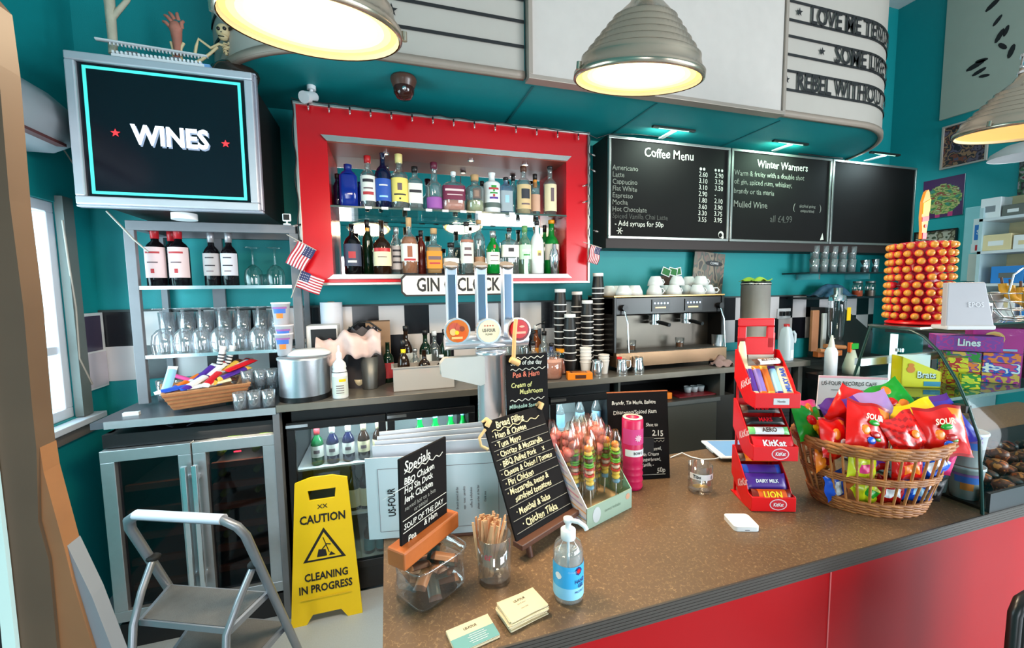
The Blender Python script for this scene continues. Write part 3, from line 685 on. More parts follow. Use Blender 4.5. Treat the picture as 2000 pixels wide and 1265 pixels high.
# ================================================================ RED SHELF FRAME
FY2 = 2.45
t = thing('red_wall_cabinet', 'wide bright red framed wall cabinet with a mirrored recess full of spirits', 'cabinet', (.425, FY2, 1.68))
x0, x1, z0, z1 = -.853, .85, 0, .95     # outer, local
a0, a1, c0_, c1_ = -.697, .69, .058, .762
b = B()
b.box(x0+.012, a0, 0, .35, z0+.012, z1-.012, red).box(a1, x1-.012, 0, .35, z0+.012, z1-.012, red).box(a0, a1, 0, .35, c1_, z1-.012, red).box(a0, a1, 0, .35, z0+.012, c0_, red)
b.build('red_surround', t)
B().frame(x0, x1, z0, z1, -.012, .35, .014, mat('silver_trim', (190, 190, 186), .3, .8)).build('outer_trim', t, bevel=.002)
b = B(); tr = mat('inner_trim', (206, 202, 196), .25, .85)
b.prism([(a0-.03, c1_+.03), (a1+.03, c1_+.03), (a1, c1_), (a0, c1_)], -.014, .0, tr); b.box(a0-.02, a1, -.02, .24, c1_-.004, c1_, tr) if 0 else None
b.prism([(a0-.03, c0_-.024), (a1+.03, c0_-.024), (a1, c0_), (a0, c0_)], -.014, .0, tr).build('inner_trim', t)
B().box(a0, a1, .235, .25, c0_, c1_, mat('mirror_glass', (228, 232, 230), .02, 1, noise=0)).build('mirror', t)
B().box(a0, a1, .0, .235, c0_-.002, c0_+.002, mat('recess_base', (60, 40, 36), .3)).build('recess_base', t); B().box(a0, a1, 0, .235, c1_-.003, c1_+.002, mat('recess_top', (150, 60, 40), .5)).build('recess_ceiling', t)
SH = onY(885, 414, 2.5).z-1.68
s_ = B().box(a0, a1, .0, .23, SH-.008, SH, clear).build('glass_shelf', t)
B().box(a0, a1, -.003, .0, SH-.009, SH+.001, mat('glass_edge', (60, 84, 80), .2)).build('shelf_edge', s_)
b = B()
for k, x in enumerate((720, 752, 795, 838, 870, 905, 935, 1000)): q = onY(x, 412, 2.446); b.box(q.x-.425-.018, q.x-.425+.018, -.0055, -.003, SH-.012, SH+.002, W_)
b.build('price_tags', s_)
for x in (.1, .45, -.4):
    B().cyl((x, .1, c1_-.012), .02, .01, chrome, 14).disc((x, .1, c1_-.0125), .012, mat('downlight_glow', (255, 200, 150), .4, emit=3), X=(1, 0, 0), Y=(0, 1, 0)).build('downlight', t)
BT = 1.68+c0_+.003; TP = 1.68+SH+.001
clr = clear; BG = glass('spirit_glass', (232, 238, 238), .14, body=.06)
blug = mat('cobalt_glass', (18, 40, 130), .1); navy = mat('navy_glass', (14, 18, 50), .08); brg = mat('brown_bottle_glass', (38, 22, 12), .08); grg = mat('green_bottle_glass', (10, 122, 46), .08, noise=.15); dgg = mat('dark_green_glass', (14, 38, 22), .08)
lw_ = mat('label_white', (226, 224, 216), .7); lyel = mat('label_yellow', (240, 214, 110), .7); lblu = mat('label_blue', (34, 80, 170), .6); ltan = mat('label_tan', (214, 184, 136), .7); lplum = mat('label_plum', (110, 24, 60), .6); lor = mat('label_orange', (226, 140, 40), .7); lcrm = mat('label_cream', (230, 214, 176), .7); lpur = mat('label_purple', (150, 80, 160), .6)
wht = mat('white_coated_bottle', (228, 230, 232), .3)
amb = mat('amber_liquor', (196, 100, 20), .15); gol = mat('golden_liquor', (224, 150, 30), .15); dam = mat('dark_amber_liquor', (96, 34, 12), .15); pkl = mat('pink_liquor', (236, 150, 130), .2); ppl = mat('purple_liquor', (150, 70, 160), .2); wtr = glass('watery_liquor', (222, 232, 230), .1, body=.1)
cork = mat('cork', (196, 156, 110), .8, noise=.2, scale=40); rc = mat('red_cap', (186, 26, 30), .4); bc = mat('black_cap', (24, 20, 22), .4); gc = mat('cream_cap', (236, 216, 140), .5); sc_ = mat('silver_cap', (190, 190, 190), .3, .8); plc = mat('plum_cap', (96, 24, 50), .4); pgn = mat('pale_green_tint', (196, 226, 200), .1)
def spirit(label, cx, ytop, wpx, zb, Y, gm, **k):
    q = onY(cx, 500, Y); top = onY(cx, ytop, Y).z; h = top-zb; r = wpx/2/(ppm(Y, cx)*1.0)*cos(math.atan((cx-1000)/FPX))*1.03
    kw = dict(group='bottles in the mirrored recess'); kw.update(k)
    return bottle(label, (q.x, Y, zb), r, h, gm, **kw)
G1 = 'spirits on the upper shelf of the red cabinet'; G2 = 'spirits on the lower shelf of the red cabinet'
m2 = [(.72, .1, .7, mkd), (.35, .05, .5, mk)]
up = [
 ('dark squat bottle at the far left end of the upper shelf in the red cabinet', 666, 340, 17, 2.56, navy, dict(cap=bc)),
 ('broad cobalt blue bottle near the left end of the upper shelf', 687, 322, 34, 2.5, blug, dict(sq=5, sh=.72, nz=.86, cap=mat('blue_cap', (20, 40, 120), .4), lab=None, band=None)),
 ('slim small cobalt blue bottle beside the broad blue one', 709, 356, 10, 2.54, blug, {}),
 ('clear bottle with a red cap and a white label on the upper shelf', 725, 305, 29, 2.5, BG, dict(cap=rc, lab=lw_, lz=(.12, .6), marks=[(.8, .12, .7, mkd), (.5, .06, .6, mk), (.3, .12, .7, mkr)], liquid=wtr, sh=.6, nz=.74)),
 ('tall navy bottle with a bright blue label on the upper shelf', 754, 300, 31, 2.5, navy, dict(lab=lblu, lz=(.12, .52), sh=.6, nz=.78, nr=.0135, marks=[(.7, .06, .5, lw_), (.2, .08, .5, lbl)])),
 ('clear bottle with a big yellow label and a cream stopper', 785, 302, 32, 2.5, BG, dict(cap=gc, capz=.84, lab=lyel, lz=(.12, .55), marks=[(.62, .3, .25, mk), (.3, .06, .7, mkd), (.12, .08, .1, mkd)], liquid=wtr, nz=.7, sh=.6)),
 ('clear square bottle with a white label and a dark thin stopper', 815, 326, 27, 2.5, BG, dict(sq=5, cap=bc, lab=lw_, lz=(.14, .6), sh=.66, nz=.76, marks=[(.6, .14, .7, mkd)], liquid=wtr)),
 ('clear bottle with a purple top and a purple jewel-like front', 852, 318, 30, 2.5, BG, dict(cap=plc, capz=.86, lab=lpur, lz=(.04, .26), sh=.48, nz=.62, liquid=ppl, lf=.28)),
 ('round-shouldered clear bottle with a plum label over pink liquor', 889, 336, 42, 2.49, BG, dict(cap=W_, capz=.9, sq=4, lab=lplum, lz=(.26, .62), sh=.64, nz=.76, nr=.013, marks=[(.68, .14, .75, lpink), (.35, .06, .6, lpink)], liquid=pkl, lf=.26)),
 ('squat clear bottle with a round brown medallion and a cork stopper', 930, 342, 34, 2.5, BG, dict(cap=cork, capz=.84, lab=BG, lz=(.30, .62), marks=[(.5, .8, .42, mat('medallion', (100, 84, 78), .6)), (.5, .5, .25, mat('medallion_face', (150, 120, 104), .6))], sh=.62, nz=.74, liquid=mat('pale_straw', (196, 196, 150), .2), lf=.3)),
 ('white coated bottle printed with flowers and a grey base band', 963, 338, 31, 2.5, wht, dict(cap=W_, capz=.93, sh=.72, nz=.8, lab=mat('base_band', (86, 100, 96), .6), lz=(.12, .24), marks=[(2.4, .5, .12, mkr), (3.4, .4, .1, grn), (4.2, .5, .3, grn), (1.9, .4, .5, pur), (2.9, .3, .45, grn), (3.8, .4, .6, mkr)])),
 ('pale blue rectangular gin bottle with a grey label', 990, 347, 23, 2.5, glass('sky_glass', (150, 190, 220), .14, body=.2), dict(sq=6, cap=bc, capz=.92, lab=mat('label_steel', (150, 164, 174), .6), lz=(.06, .62), sh=.74, nz=.82, marks=[(.6, .36, .3, lbl)])),
 ('clear bottle with a black round emblem on a tan label', 1024, 325, 27, 2.5, BG, dict(cap=dwood, capz=.88, lab=ltan, lz=(.1, .6), sh=.64, nz=.76, marks=[(.62, .4, .6, mat('dark_emblem', (40, 44, 54), .6)), (.2, .06, .6, mk)], liquid=mat('pale_tan_liquor', (220, 190, 140), .2), lf=.56)),
 ('slim clear bottle with an orange paper neck tag', 1046, 340, 19, 2.53, BG, dict(cap=bc, band=(.68, .88, lor), lab=mat('label_peach', (206, 164, 140), .7), lz=(.1, .5))),
 ('bottle with a cream vanilla-coloured label at the right end of the upper shelf', 1075, 325, 24, 2.5, BG, dict(cap=bc, capz=.93, lab=lcrm, lz=(.08, .62), sh=.64, nz=.74, marks=[(.6, .5, .25, mk)])),
 ('slender clear bottle standing behind the pale blue rectangular bottle', 1004, 342, 14, 2.6, BG, dict(cap=bc)),
 ('small dark-capped bottle behind the squat medallion bottle', 944, 354, 12, 2.6, BG, dict(cap=bc)),
]
for nm, cx, yt, wp, Y, gm, k in up: spirit(nm, cx, yt, wp, TP, Y, gm, **dict(dict(group=G1), **k))
lo = [
 ('black bottle with a dark blue and red label at the left of the lower shelf', 689, 438, 33, 2.5, mat('black_glass', (14, 12, 14), .1), dict(lab=mat('label_slate', (60, 66, 88), .6), lz=(.16, .6), marks=[(.5, .3, .4, mkr), (.2, .1, .5, lw_)], sh=.6, nz=.78, nr=.013)),
 ('slim dark green bottle standing behind at the left of the lower shelf', 719, 430, 20, 2.58, dgg, dict(cap=bc, band=(.7, .9, gol))),
 ('dark brown bottle with a cream label under a red band', 747, 431, 34, 2.49, brg, dict(lab=lcrm, lz=(.15, .48), marks=[(.9, .2, 1.0, rc), (.5, .05, .5, mk)], sh=.52, nz=.68, band=(.55, .7, gol), nr=.0135)),
 ('clear bottle with a silver cap and a black and white label on the lower shelf', 775, 444, 22, 2.52, BG, dict(cap=sc_, lab=lgrey, lz=(.1, .6), marks=[(.8, .08, .7, mkd), (.55, .08, .7, mkd), (.3, .08, .7, mkd)])),
 ('amber rum bottle with a cork stopper and a white picture label', 800, 425, 32, 2.49, BG, dict(cap=cork, capz=.84, lab=lw_, lz=(.22, .53), marks=[(.55, .62, .28, mat('picture_brown', (150, 86, 60), .6)), (.1, .12, .7, mkr)], liquid=amb, lf=.7, sh=.56, nz=.72, nr=.013)),
 ('dark reddish bottle behind the cork-stoppered rum', 823, 450, 18, 2.56, mat('ruby_glass', (90, 26, 16), .1), dict(cap=bc)),
 ('square golden liqueur bottle with a glass neck and cork', 848, 446, 29, 2.5, BG, dict(sq=5, cap=cork, capz=.88, lab=lor, lz=(.12, .5), sh=.6, nz=.66, liquid=gol, lf=.58, marks=[(.6, .2, .7, mk), (.3, .1, .6, mkr)])),
 ('low rounded clear decanter with dark liquor between two taller bottles', 881, 474, 30, 2.5, BG, dict(cap=bc, liquid=dam, lf=.3, lab=lw_, lz=(.34, .5), sh=.4, nz=.6)),
 ('whisky bottle with a long white label and a white-black cap', 912, 434, 25, 2.49, BG, dict(cap=bc, capz=.92, band=(.8, .92, lw_), lab=lw_, lz=(.2, .6), liquid=wtr, marks=[(1.08, .12, 1.1, mat('rose_band', (170, 110, 90), .6)), (.7, .14, .5, mk), (.4, .1, .6, mk)])),
 ('tall clear bottle with a tan lower label on the lower shelf', 936, 430, 23, 2.54, BG, dict(cap=cork, capz=.93, lab=mat('label_brown', (176, 136, 106), .7), lz=(.02, .32))),
 ('bright green gin bottle with a white label on the lower shelf', 963, 451, 25, 2.49, grg, dict(cap=sc_, capz=.84, lab=lw_, lz=(.22, .5), marks=[(.7, .08, .6, mk), (.3, .05, .6, mk), (1.45, .28, .14, rc)], sh=.56, nz=.76)),
 ('square clear gin bottle with a small white label', 995, 445, 33, 2.5, BG, dict(sq=6, cap=bc, capz=.92, lab=lw_, lz=(.36, .62), sh=.68, nz=.76, marks=[(.6, .3, .3, mkd)], nr=.013)),
 ('clear green-tinted bottle with a tall neck label', 1025, 441, 24, 2.5, glass('green_tint_glass', (196, 228, 200), .14, body=.12), dict(cap=mat('green_cap', (100, 150, 90), .4), lab=pgn, lz=(.3, .6), marks=[(.6, .16, .7, lw_), (.3, .1, .5, grn)])),
 ('white rum-liqueur bottle with a small yellow palm emblem', 1049, 432, 25, 2.49, wht, dict(cap=bc, capz=.92, lab=wht, lz=(.2, .5), marks=[(.62, .34, .3, lyel), (.55, .2, .2, mk)], sh=.58, nz=.78, nr=.013)),
 ('green bottle with a round white label at the right end of the lower shelf', 1077, 430, 29, 2.54, grg, dict(cap=gol, capz=.93, lab=lw_, lz=(.26, .55), sh=.56, nz=.72, marks=[(.5, .4, .5, pgn)])),
 ('clear bottle with green cap behind the white rum-liqueur bottle', 1064, 440, 16, 2.6, grg, dict(cap=bc)),
]
for nm, cx, yt, wp, Y, gm, k in lo: spirit(nm, cx, yt, wp, BT, Y, gm, **dict(dict(group=G2), **k))
q = rowpos(1083, 2.47, BT)
t = thing('cocktail_shaker', 'slim silver cocktail shaker at the right end of the lower shelf', 'shaker', q)
hh = onY(1083, 476, 2.47).z-BT
B().lathe([(0, 0), (.024, 0), (.031, hh*.62), (.03, hh*.64)], chrome, 18).build('shaker_body', t)
B().lathe([(.03, hh*.64), (.024, hh*.78), (.014, hh*.84), (.013, hh*.97), (.01, hh), (0, hh)], chrome, 18).build('shaker_cap', t)
# flowers printed on the white bottle
# street-style sign
t = thing('street_sign', 'white street-style plate reading GIN O\'CLOCK with a black border under the red cabinet', 'sign', (.408, 2.40, 1.675))
def notched(w, h, n):
    return [(-w+n, -h), (w-n, -h), (w-n*.35, -h+n*.65), (w, -h+n), (w, h-n), (w-n*.35, h-n*.65), (w-n, h), (-w+n, h), (-w+n*.35, h-n*.65), (-w, h-n), (-w, -h+n), (-w+n*.35, -h+n*.65)]
B().prism(notched(.328, .063, .022), 0, .01, ink).build('border', t)
B().prism(notched(.319, .054, .02), -.003, 0, mat('sign_face', (218, 212, 206), .5)).build('sign_face', t)
B().text("GIN O'CLOCK", (.0, -.0042, -.002), .108, ink, .022, .70).build('lettering', t)

# fairy lights on the red cabinet and beyond
bulbm = glass('bulb_glass', (240, 220, 214), .25, body=.15)
t = thing('fairy_lights', 'dark wire of clear mini bulbs draped around the red cabinet', 'string lights', (0, 0, 0))
pts = []
for k in range(49):
    u = k/48; x = lerp(569, 1150, u); y = lerp(192, 259, u)+3.5*abs(sin(u*pi*14))-1
    pts.append(onY(x, y, 2.43))
for k in range(1, 26): u = k/25; pts.append(onY(1151+2*sin(k*1.3), lerp(262, 470, u), 2.43))
B().tube(pts, .0028, black, 5).build('wire', t)
pts = [onY(lerp(569, 586, k/20)+2.5*sin(k), lerp(195, 480, k/20), 2.43) for k in range(21)]
B().tube(pts, .0028, black, 5).build('wire', t)
bl = None
for k in range(14):
    u = (k+.8)/14.3; q = onY(lerp(569, 1150, u), lerp(192, 259, u)+4, 2.425)
    p_ = B().rod((0, 0, 0), (0, 0, -.016), .0045, black, 8).lathe([(.004, -.016), (.006, -.022), (.005, -.036), (0, -.042)], bulbm, 8).build('bulb', t) if k == 0 else bl.copy()
    if k: COL.objects.link(p_)
    bl = p_; p_.location = q
for k, (x, y, a) in enumerate(((588, 438, -1.3), (590, 470, -1.5), (1152, 300, 1.3), (1153, 330, 1.2), (1158, 450, 1.4), (1148, 360, -1.2), (1148, 392, -1.2))):
    p_ = bl.copy(); COL.objects.link(p_); p_.location = onY(x, y, 2.42); p_.rotation_euler = (0, -a, 0)
# little flags
fb = mat('flag_blue', (44, 48, 92), .7); fr = mat('flag_red', (176, 34, 50), .7); fw = mat('flag_white', (222, 210, 214), .7)
def flag(label, M_, w_=.115, h_=.075, pole=None):
    t = thing('paper_flag', label, 'flag', (0, 0, 0), 0, 'small striped flags'); t.matrix_world = M_
    def cm(u, v): return fb if (u < .42 and v > 6/13) else (fr if int(v*13) % 2 == 0 else fw)
    B().grid(lambda u, v: (u*w_, .008*sin(u*7), v*h_), 12, 13, cm, True).build('cloth', t, solid=.0008)
    b = B()
    for i in range(5):
        for j in range(3): b.star((w_*(.04+.075*i), -.004+.008*sin((.04+.075*i)*7), h_*(.55+.15*j)), .003, fw)
    b.build('stars', t)
    B().rod((-.001, 0, -.06), (-.001, 0, h_+.002), .0022, offwhite, 6).build('flag_pole', t)
def fm(x, y, Y, ry, rz=0): q = onY(x, y, Y); return Matrix.Translation(q) @ Matrix.Rotation(rz, 4, 'Z') @ Matrix.Rotation(radians(ry), 4, 'Y')
flag('small striped paper flag hanging at the lower left corner of the red cabinet', fm(582, 470, 2.38, 120), .13, .095)
flag('small striped paper flag leaning lowest beside the rack post', fm(577, 560, 2.36, 22, -.15), .12, .09)
flag('small striped paper flag at the lower right corner of the red cabinet', fm(1155, 478, 2.38, 105), .11, .075)

# ================================================================ CHALKBOARDS ON THE WALL
BYF = 2.59
t = thing('board_backing', 'long dark brown backing box carrying the three wall chalkboards', 'panel', (0, BYF+.012, 0))
B().box(1.485, 4.60, 0, WY-BYF-.016, 1.925, 2.685, mat('dark_brown_backing', (40, 27, 24), .6)).build('backing_panel', t)
bw = onY(1787, 400, BYF).x-1.49
def wallboard(k, label, lines):
    xa = 1.49+bw*k/3; xb = xa+bw/3-.012; w_ = xb-xa
    t = thing('wall_chalkboard', label, 'chalkboard', ((xa+xb)/2, BYF, 1.99), 0, 'wall chalkboards')
    H_ = .695
    B().box(-w_/2+.015, w_/2-.015, 0, .01, .01, H_-.01, chalk).build('slate', t)
    B().frame(-w_/2, w_/2, 0, H_, -.012, .011, .018, mat('board_frame_silver', (168, 168, 164), .3, .8, noise=.1)).build('frame', t, bevel=.002)
    b = B()
    for (s, x, z, sz, al, m_) in lines: b.text(s, (x, -.0015, z), sz, m_, .004, .92, al, jit=.03)
    b.build('chalk_writing', t); return t, w_
dim = mat('faded_chalk', (128, 126, 118), .9, noise=.3, scale=60); dm2 = mat('very_faded_chalk', (78, 76, 72), .9, noise=.3, scale=60)
wr = bw/3-.012; lf_ = -wr/2+.035
L1 = [('Coffee Menu', -.02, .605, .088, 'CENTER', chalkw)]
for i, (s, a_, c_) in enumerate((('Americano', '2.60', '2.90'), ('Latte', '3.10', '3.50'), ('Cappucino', '3.10', '3.50'), ('Flat White', '2.90', '-'), ('Espresso', '1.80', '2.10'), ('Mocha', '3.60', '3.90'), ('Hot Chocolate', '3.30', '3.75'), ('Spiced Vanilla Chai Latte', '3.55', '3.95'))):
    z = .485-i*.047; L1 += [(s, lf_, z, .05, 'LEFT', dim if i != 7 else dm2), (a_, .24, z, .05, 'LEFT', chalkw), (c_, .385, z, .05, 'LEFT', chalkw)]
L1.append(('- Add syrups for 50p', lf_+.02, .105, .052, 'LEFT', chalkw))
t, w_ = wallboard(0, 'left wall chalkboard headed Coffee Menu with a list of prices', L1)
b = B()
for x in (.255, .285): b.disc((x, -.002, .525), .011, chalkw)
for x in (.39, .42, .45): b.disc((x, -.002, .525), .01, chalkw)
for k in range(3): a = k*pi/3; b.box(0, 0, 0, 0, 0, 0, chalkw) if 0 else b.quad((lf_+.06, -.002, .055), .05, .006, chalkw, X=(cos(a), 0, sin(a)), Y=(-sin(a), 0, cos(a)))
b.disc((.455, -.002, .05), .026, chalkw); b.disc((.45, -.0025, .045), .017, chalk); b.disc((.47, -.003, .03), .012, chalkw)
b.build('chalk_drawing', t)
L2 = [('Winter Warmers', 0, .60, .08, 'CENTER', chalkw), ('Warm & fruity with a double shot', lf_, .52, .056, 'LEFT', dim), ('of: gin, spiced rum, whiskey,', lf_, .455, .056, 'LEFT', dim), ('brandy or tia maria', lf_, .385, .056, 'LEFT', dim), ('Mulled Wine', lf_, .285, .07, 'LEFT', dim), ('(', .13, .285, .08, 'CENTER', dim), (')', .42, .285, .08, 'CENTER', dim), ('alcohol going', .275, .30, .036, 'CENTER', dim), ('evaporated', .275, .262, .036, 'CENTER', dim), ('all £4.99', 0, .185, .075, 'CENTER', dm2)]
t, w_ = wallboard(1, 'middle wall chalkboard headed Winter Warmers', L2)
b = B(); b.add([(.43, -.002, .03), (.47, -.002, .035), (.455, -.002, .09)], [(0, 1, 2)], chalkw).build('chalk_drawing', t)
wallboard(2, 'blank wall chalkboard, the right one of three', [])
# picture lamps
for k, (x, y) in enumerate(((1305, 262), (1530, 287), (1712, 311))):
    q = onY(x, y, 2.5)
    t = thing('picture_lamp', ['slim picture lamp above the coffee chalkboard', 'slim picture lamp above the middle chalkboard', 'slim picture lamp above the blank chalkboard'][k], 'lamp', (q.x, 2.44, 2.71), 0, 'picture lamps')
    B().box(-.012, .022, .0, .15, -.012, -.004, W_).build('arm', t)
    B().box(-.17, .17, -.012, .012, -.004, .012, mat('dark_lamp_bar', (40, 50, 48), .4, .5)).build('lamp_bar', t, bevel=.003)
    B().box(-.12, .12, -.004, .002, -.006, -.0042, mat('picture_lamp_glow', (190, 255, 225), .4, emit=1.5)).build('light_strip', t)
    l = bpy.data.lights.new('picture_light', 'AREA'); l.shape = 'RECTANGLE'; l.size = .3; l.size_y = .03; l.energy = (6, 6.5, 4.5)[k]; l.color = [(.75, 1, .86), (.6, 1, .75), (.7, .97, 1)][k]
    o = bpy.data.objects.new('picture_light', l); COL.objects.link(o); o.parent = t; o.location = (0, 0, -.012); o.rotation_euler = (radians(32), 0, 0)
cable('lamp_cable', 'thin dark cable running over the top of the wall chalkboards', [onY(x, y, 2.6) for x, y in ((1150, 263), (1165, 270), (1190, 262), (1240, 262), (1300, 268), (1390, 272), (1430, 262), (1480, 250))], .003, black)
cable('lamp_cable', 'loose dark cable between the middle and blank chalkboards', [onY(x, y, 2.56) for x, y in ((1560, 300), (1590, 303), (1612, 306), (1645, 309))], .006, black)
# ================================================================ BACK BAR CLUTTER (worktop height WT)
def wpos(x, y, z=WT): return onZ(x, y, z)
# aluminium stock pot
q = wpos(592, 783); q.y += .115
pot = mat('hammered_aluminium', (196, 198, 206), .3, .9, noise=.05, scale=60, bump=.12)
rpx = .12; ht = .212
t = thing('stock_pot', 'large round aluminium tub with a black base ring on the worktop', 'pot', (q.x, 2.325, WT))
B().cyl((0, 0, .012), rpx, ht-.012, pot, 40).build('pot_body', t, bevel=.004)
B().cyl((0, 0, 0), rpx+.003, .026, black, 40).build('base_ring', t)
B().lathe([(rpx+.004, ht-.006), (rpx+.004, ht+.004), (rpx*.9, ht+.012), (0, ht+.012)], steel, 40).build('pot_lid', t)
lx = q.x
# cloths: white dish on the pot and the draped pink towel
t = thing('serving_dish', 'white oval dish lying upside down on the aluminium tub', 'dish', (lx+.03, 2.31, WT+ht+.013))
B().lathe([(0, .03), (.07, .028), (.1, .012), (.105, 0), (0, 0)], W_, 28, sy=.7).build('dish_body', t)
def drape(label, loc, w_, d_, m_, seed, h=.05, name='cloth', cat='towel'):
    o = B().grid(lambda u, v: ((u-.5)*w_*(1+.1*sin(5*v+seed)), (v-.5)*d_*(1+.15*sin(4*u+seed)), max(.002, h*(1-(2*u-1)**2*.9)*(1-(2*v-1)**2*.8)+.013*sin(11*u+seed+5*v)+.011*sin(13*v+4*u+seed*2))), 36, 26, m_).build(name, solid=.004)
    o.location = loc; tag(o, label, cat); return o
q = onY(668, 690, 2.42)
t = thing('draped_towel', 'crumpled pinkish white towel draped over the pots behind the spray bottle', 'towel', (q.x+.02, 2.42, WT))
tw = mat('pinkish_towel', (226, 196, 190), .85, noise=.12, scale=30, bump=.2)
def tf(u, v):
    x = (u-.5)*.33+.02; a = pi*(v*1.25-.1)
    r_ = .055*(.7+.5*sin(pi*u))*(1+.22*sin(u*13+v*4)+.12*sin(v*17+u*6))
    z = .275+r_*sin(a)-.03*(1-u)-.02*abs(sin(u*7))+.008*sin(29*u+5*v)
    y = -1.15*r_*cos(a)+.01*sin(u*19)
    if v < .12: z -= .045*(1-v/.12)*(.4+abs(sin(u*5+.4)))
    return (x, y, z)
B().grid(tf, 44, 26, tw).build('towel_cloth', t, solid=.004)
t = thing('checked_cloth', 'red and white patterned cloth bunched on top of the pink towel', 'cloth', (onY(650, 665, 2.45).x, 2.45, 0))
zc = onY(650, 680, 2.45).z
rw1 = mat('cloth_red', (214, 60, 76), .8); rw2 = mat('cloth_white', (238, 222, 222), .8)
B().grid(lambda u, v: ((u-.5)*.17, (v-.5)*.12, zc+.045*sin(pi*u)*sin(pi*v)+.012*sin(15*u+4*v)), 24, 16, lambda u, v: rw1 if (int(u*12)+int(v*8)) % 2 else rw2).build('cloth_body', t, solid=.003)
# hot water urn sleeve / paper roll behind
q = rowpos(645, 2.70, WT)
t = thing('paper_roll', 'tall white roll of blue-tinged paper towel standing behind the pot', 'paper roll', q)
zt = onY(645, 590, 2.7).z-WT
B().cyl((0, 0, 0), .062, zt, mat('towel_roll', (222, 224, 236), .8), 28).build('roll_body', t); B().cyl((0, 0, zt), .02, .004, cork, 14).build('core', t)
t = thing('microwave', 'small silver microwave with a dark door behind the aluminium tub', 'microwave', (rowpos(620, 2.48, WT).x, 2.48, WT))
z1 = onY(613, 636, 2.48).z-WT
B().box(-.07, .09, 0, .14, .0, z1, W_).build('casing', t, bevel=.006); B().box(-.045, .085, -.006, 0, z1-.13, z1-.02, black).build('door', t)
t = thing('dark_carrier_bag', 'crumpled dark bag with a tan tray behind the towel on the worktop', 'bag', (rowpos(705, 2.5, WT).x, 2.5, WT))
zt = onY(705, 640, 2.5).z-WT
def bagf(u, v):
    a = 2*pi*u; r_ = .11*(1-.35*v**2)*(1+.08*sin(5*a+v*6)); return (r_*cos(a), r_*.6*sin(a), zt*v+.012*sin(7*a)*v)
B().grid(bagf, 28, 12, mat('dark_grey_bag', (56, 50, 54), .5, noise=.3)).build('bag_body', t)
B().tube([(-.09, 0, zt-.02), (-.02, -.01, zt+.035), (.04, -.01, zt+.03), (.1, 0, zt-.02)], .006, black, 6).build('handle', t)
t = thing('cardboard_box', 'brown cardboard box with grey print leaning behind the towel', 'box', (rowpos(735, 2.62, WT).x, 2.6, WT))
zt = onY(735, 628, 2.6).z-WT
B().box(-.07, .07, 0, .12, 0, zt, mat('cardboard', (150, 118, 92), .8, noise=.1)).build('carton', t); B().box(-.055, .0, -.002, 0, .06, zt-.03, mat('grey_print', (150, 146, 156), .7)).build('label', t)
# spray bottle (white, no trigger) in front
q = wpos(664, 780)
t = thing('cleaner_bottle', 'tall white cleaning bottle with a pointed nozzle beside the aluminium tub', 'bottle', (q.x, 2.255, WT))
hb = .20
B().lathe([(0, 0), (.036, 0), (.038, .006), (.038, hb*.62), (.033, hb*.72), (.031, hb*.76), (.034, hb*.8), (.03, hb*.9), (.013, hb), (.013, hb+.012), (0, hb+.012)], W_, 24).build('bottle_body', t)
B().lathe([(.015, hb+.006), (.014, hb+.03), (.006, hb+.04), (.004, hb+.07), (0, hb+.072)], W_, 16).build('nozzle', t)
lb = B(); lb.lathe([(.0388, .02), (.0388, .115)], mat('cleaner_label', (214, 220, 214), .6), 16, a0=-pi*.95, a1=-.05*pi); lb.lathe([(.0394, .088), (.0394, .102)], yellow, 10, a0=-1.6, a1=-.7); 
for k in range(4): lb.lathe([(.0394, .03+k*.012), (.0394, .034+k*.012)], mk, 10, a0=-2.0, a1=-1.0)
lb.lathe([(.0384, .135), (.0384, .138)], mkd, 20); lb.build('label', t)
def mug(label, loc, m_, r=.036, h=.055, rz=0, group=None, tip=None, name='coffee_cup', inv=False):
    t = thing(name, label, 'cup', loc, rz, group)
    if inv: t.rotation_euler = (pi, 0, rz)
    if tip: t.rotation_euler = tip
    B().lathe([(0, .0), (r*.55, .0), (r*.62, .004), (r*.9, h*.55), (r, h), (r*.94, h), (r*.84, h*.5), (r*.5, .006), (0, .006)], m_, 22).build('cup_body', t)
    B().tube([(r*.88, 0, h*.85), (r*1.35, 0, h*.86), (r*1.6, 0, h*.6), (r*1.35, 0, h*.35), (r*.8, 0, h*.38)], .0045, m_, 8).build('handle', t)
    return t
china = mat('white_china', (226, 226, 226), .2, coat=.3)
mug('small cream espresso cup alone on the worktop near the white bottle', wpos(703, 756), mat('cream_china', (226, 212, 180), .25), .034, .05)
def can(label, x, y, rp, yt, m_, name='metal_beaker', Y=None, group=None, cat='beaker'):
    q = wpos(x, y) if Y is None else rowpos(x, Y, WT)
    h = onY(x, yt, q.y).z-WT; r = rp/ppm(q.y, x)
    t = thing(name, label, cat, q, 0, group)
    B().lathe([(0, 0), (r*.85, 0), (r*.86, .004), (r, h), (r*.93, h), (r*.8, .01), (0, .01)], m_, 22).build('beaker_body', t); return t
can('tall steel beaker, left of a pair near the espresso cup', 739, 748, 9, 695, steel, group='steel beakers'); can('short steel beaker, right of a pair near the clear tub', 757, 746, 8, 708, steel, group='steel beakers')
can('wide dark steel tin behind the espresso cup', 715, 744, 17, 696, dsteel, Y=2.42)
bottle('dark bottle with a yellow top label and amber liquid behind the clear tub', rowpos(783, 2.36, WT), .034, .27, brg, mat('amber_label', (226, 160, 30), .4), bc, .86, None, .5, .72, (.0, .42), band=(.72, .82, ylw))
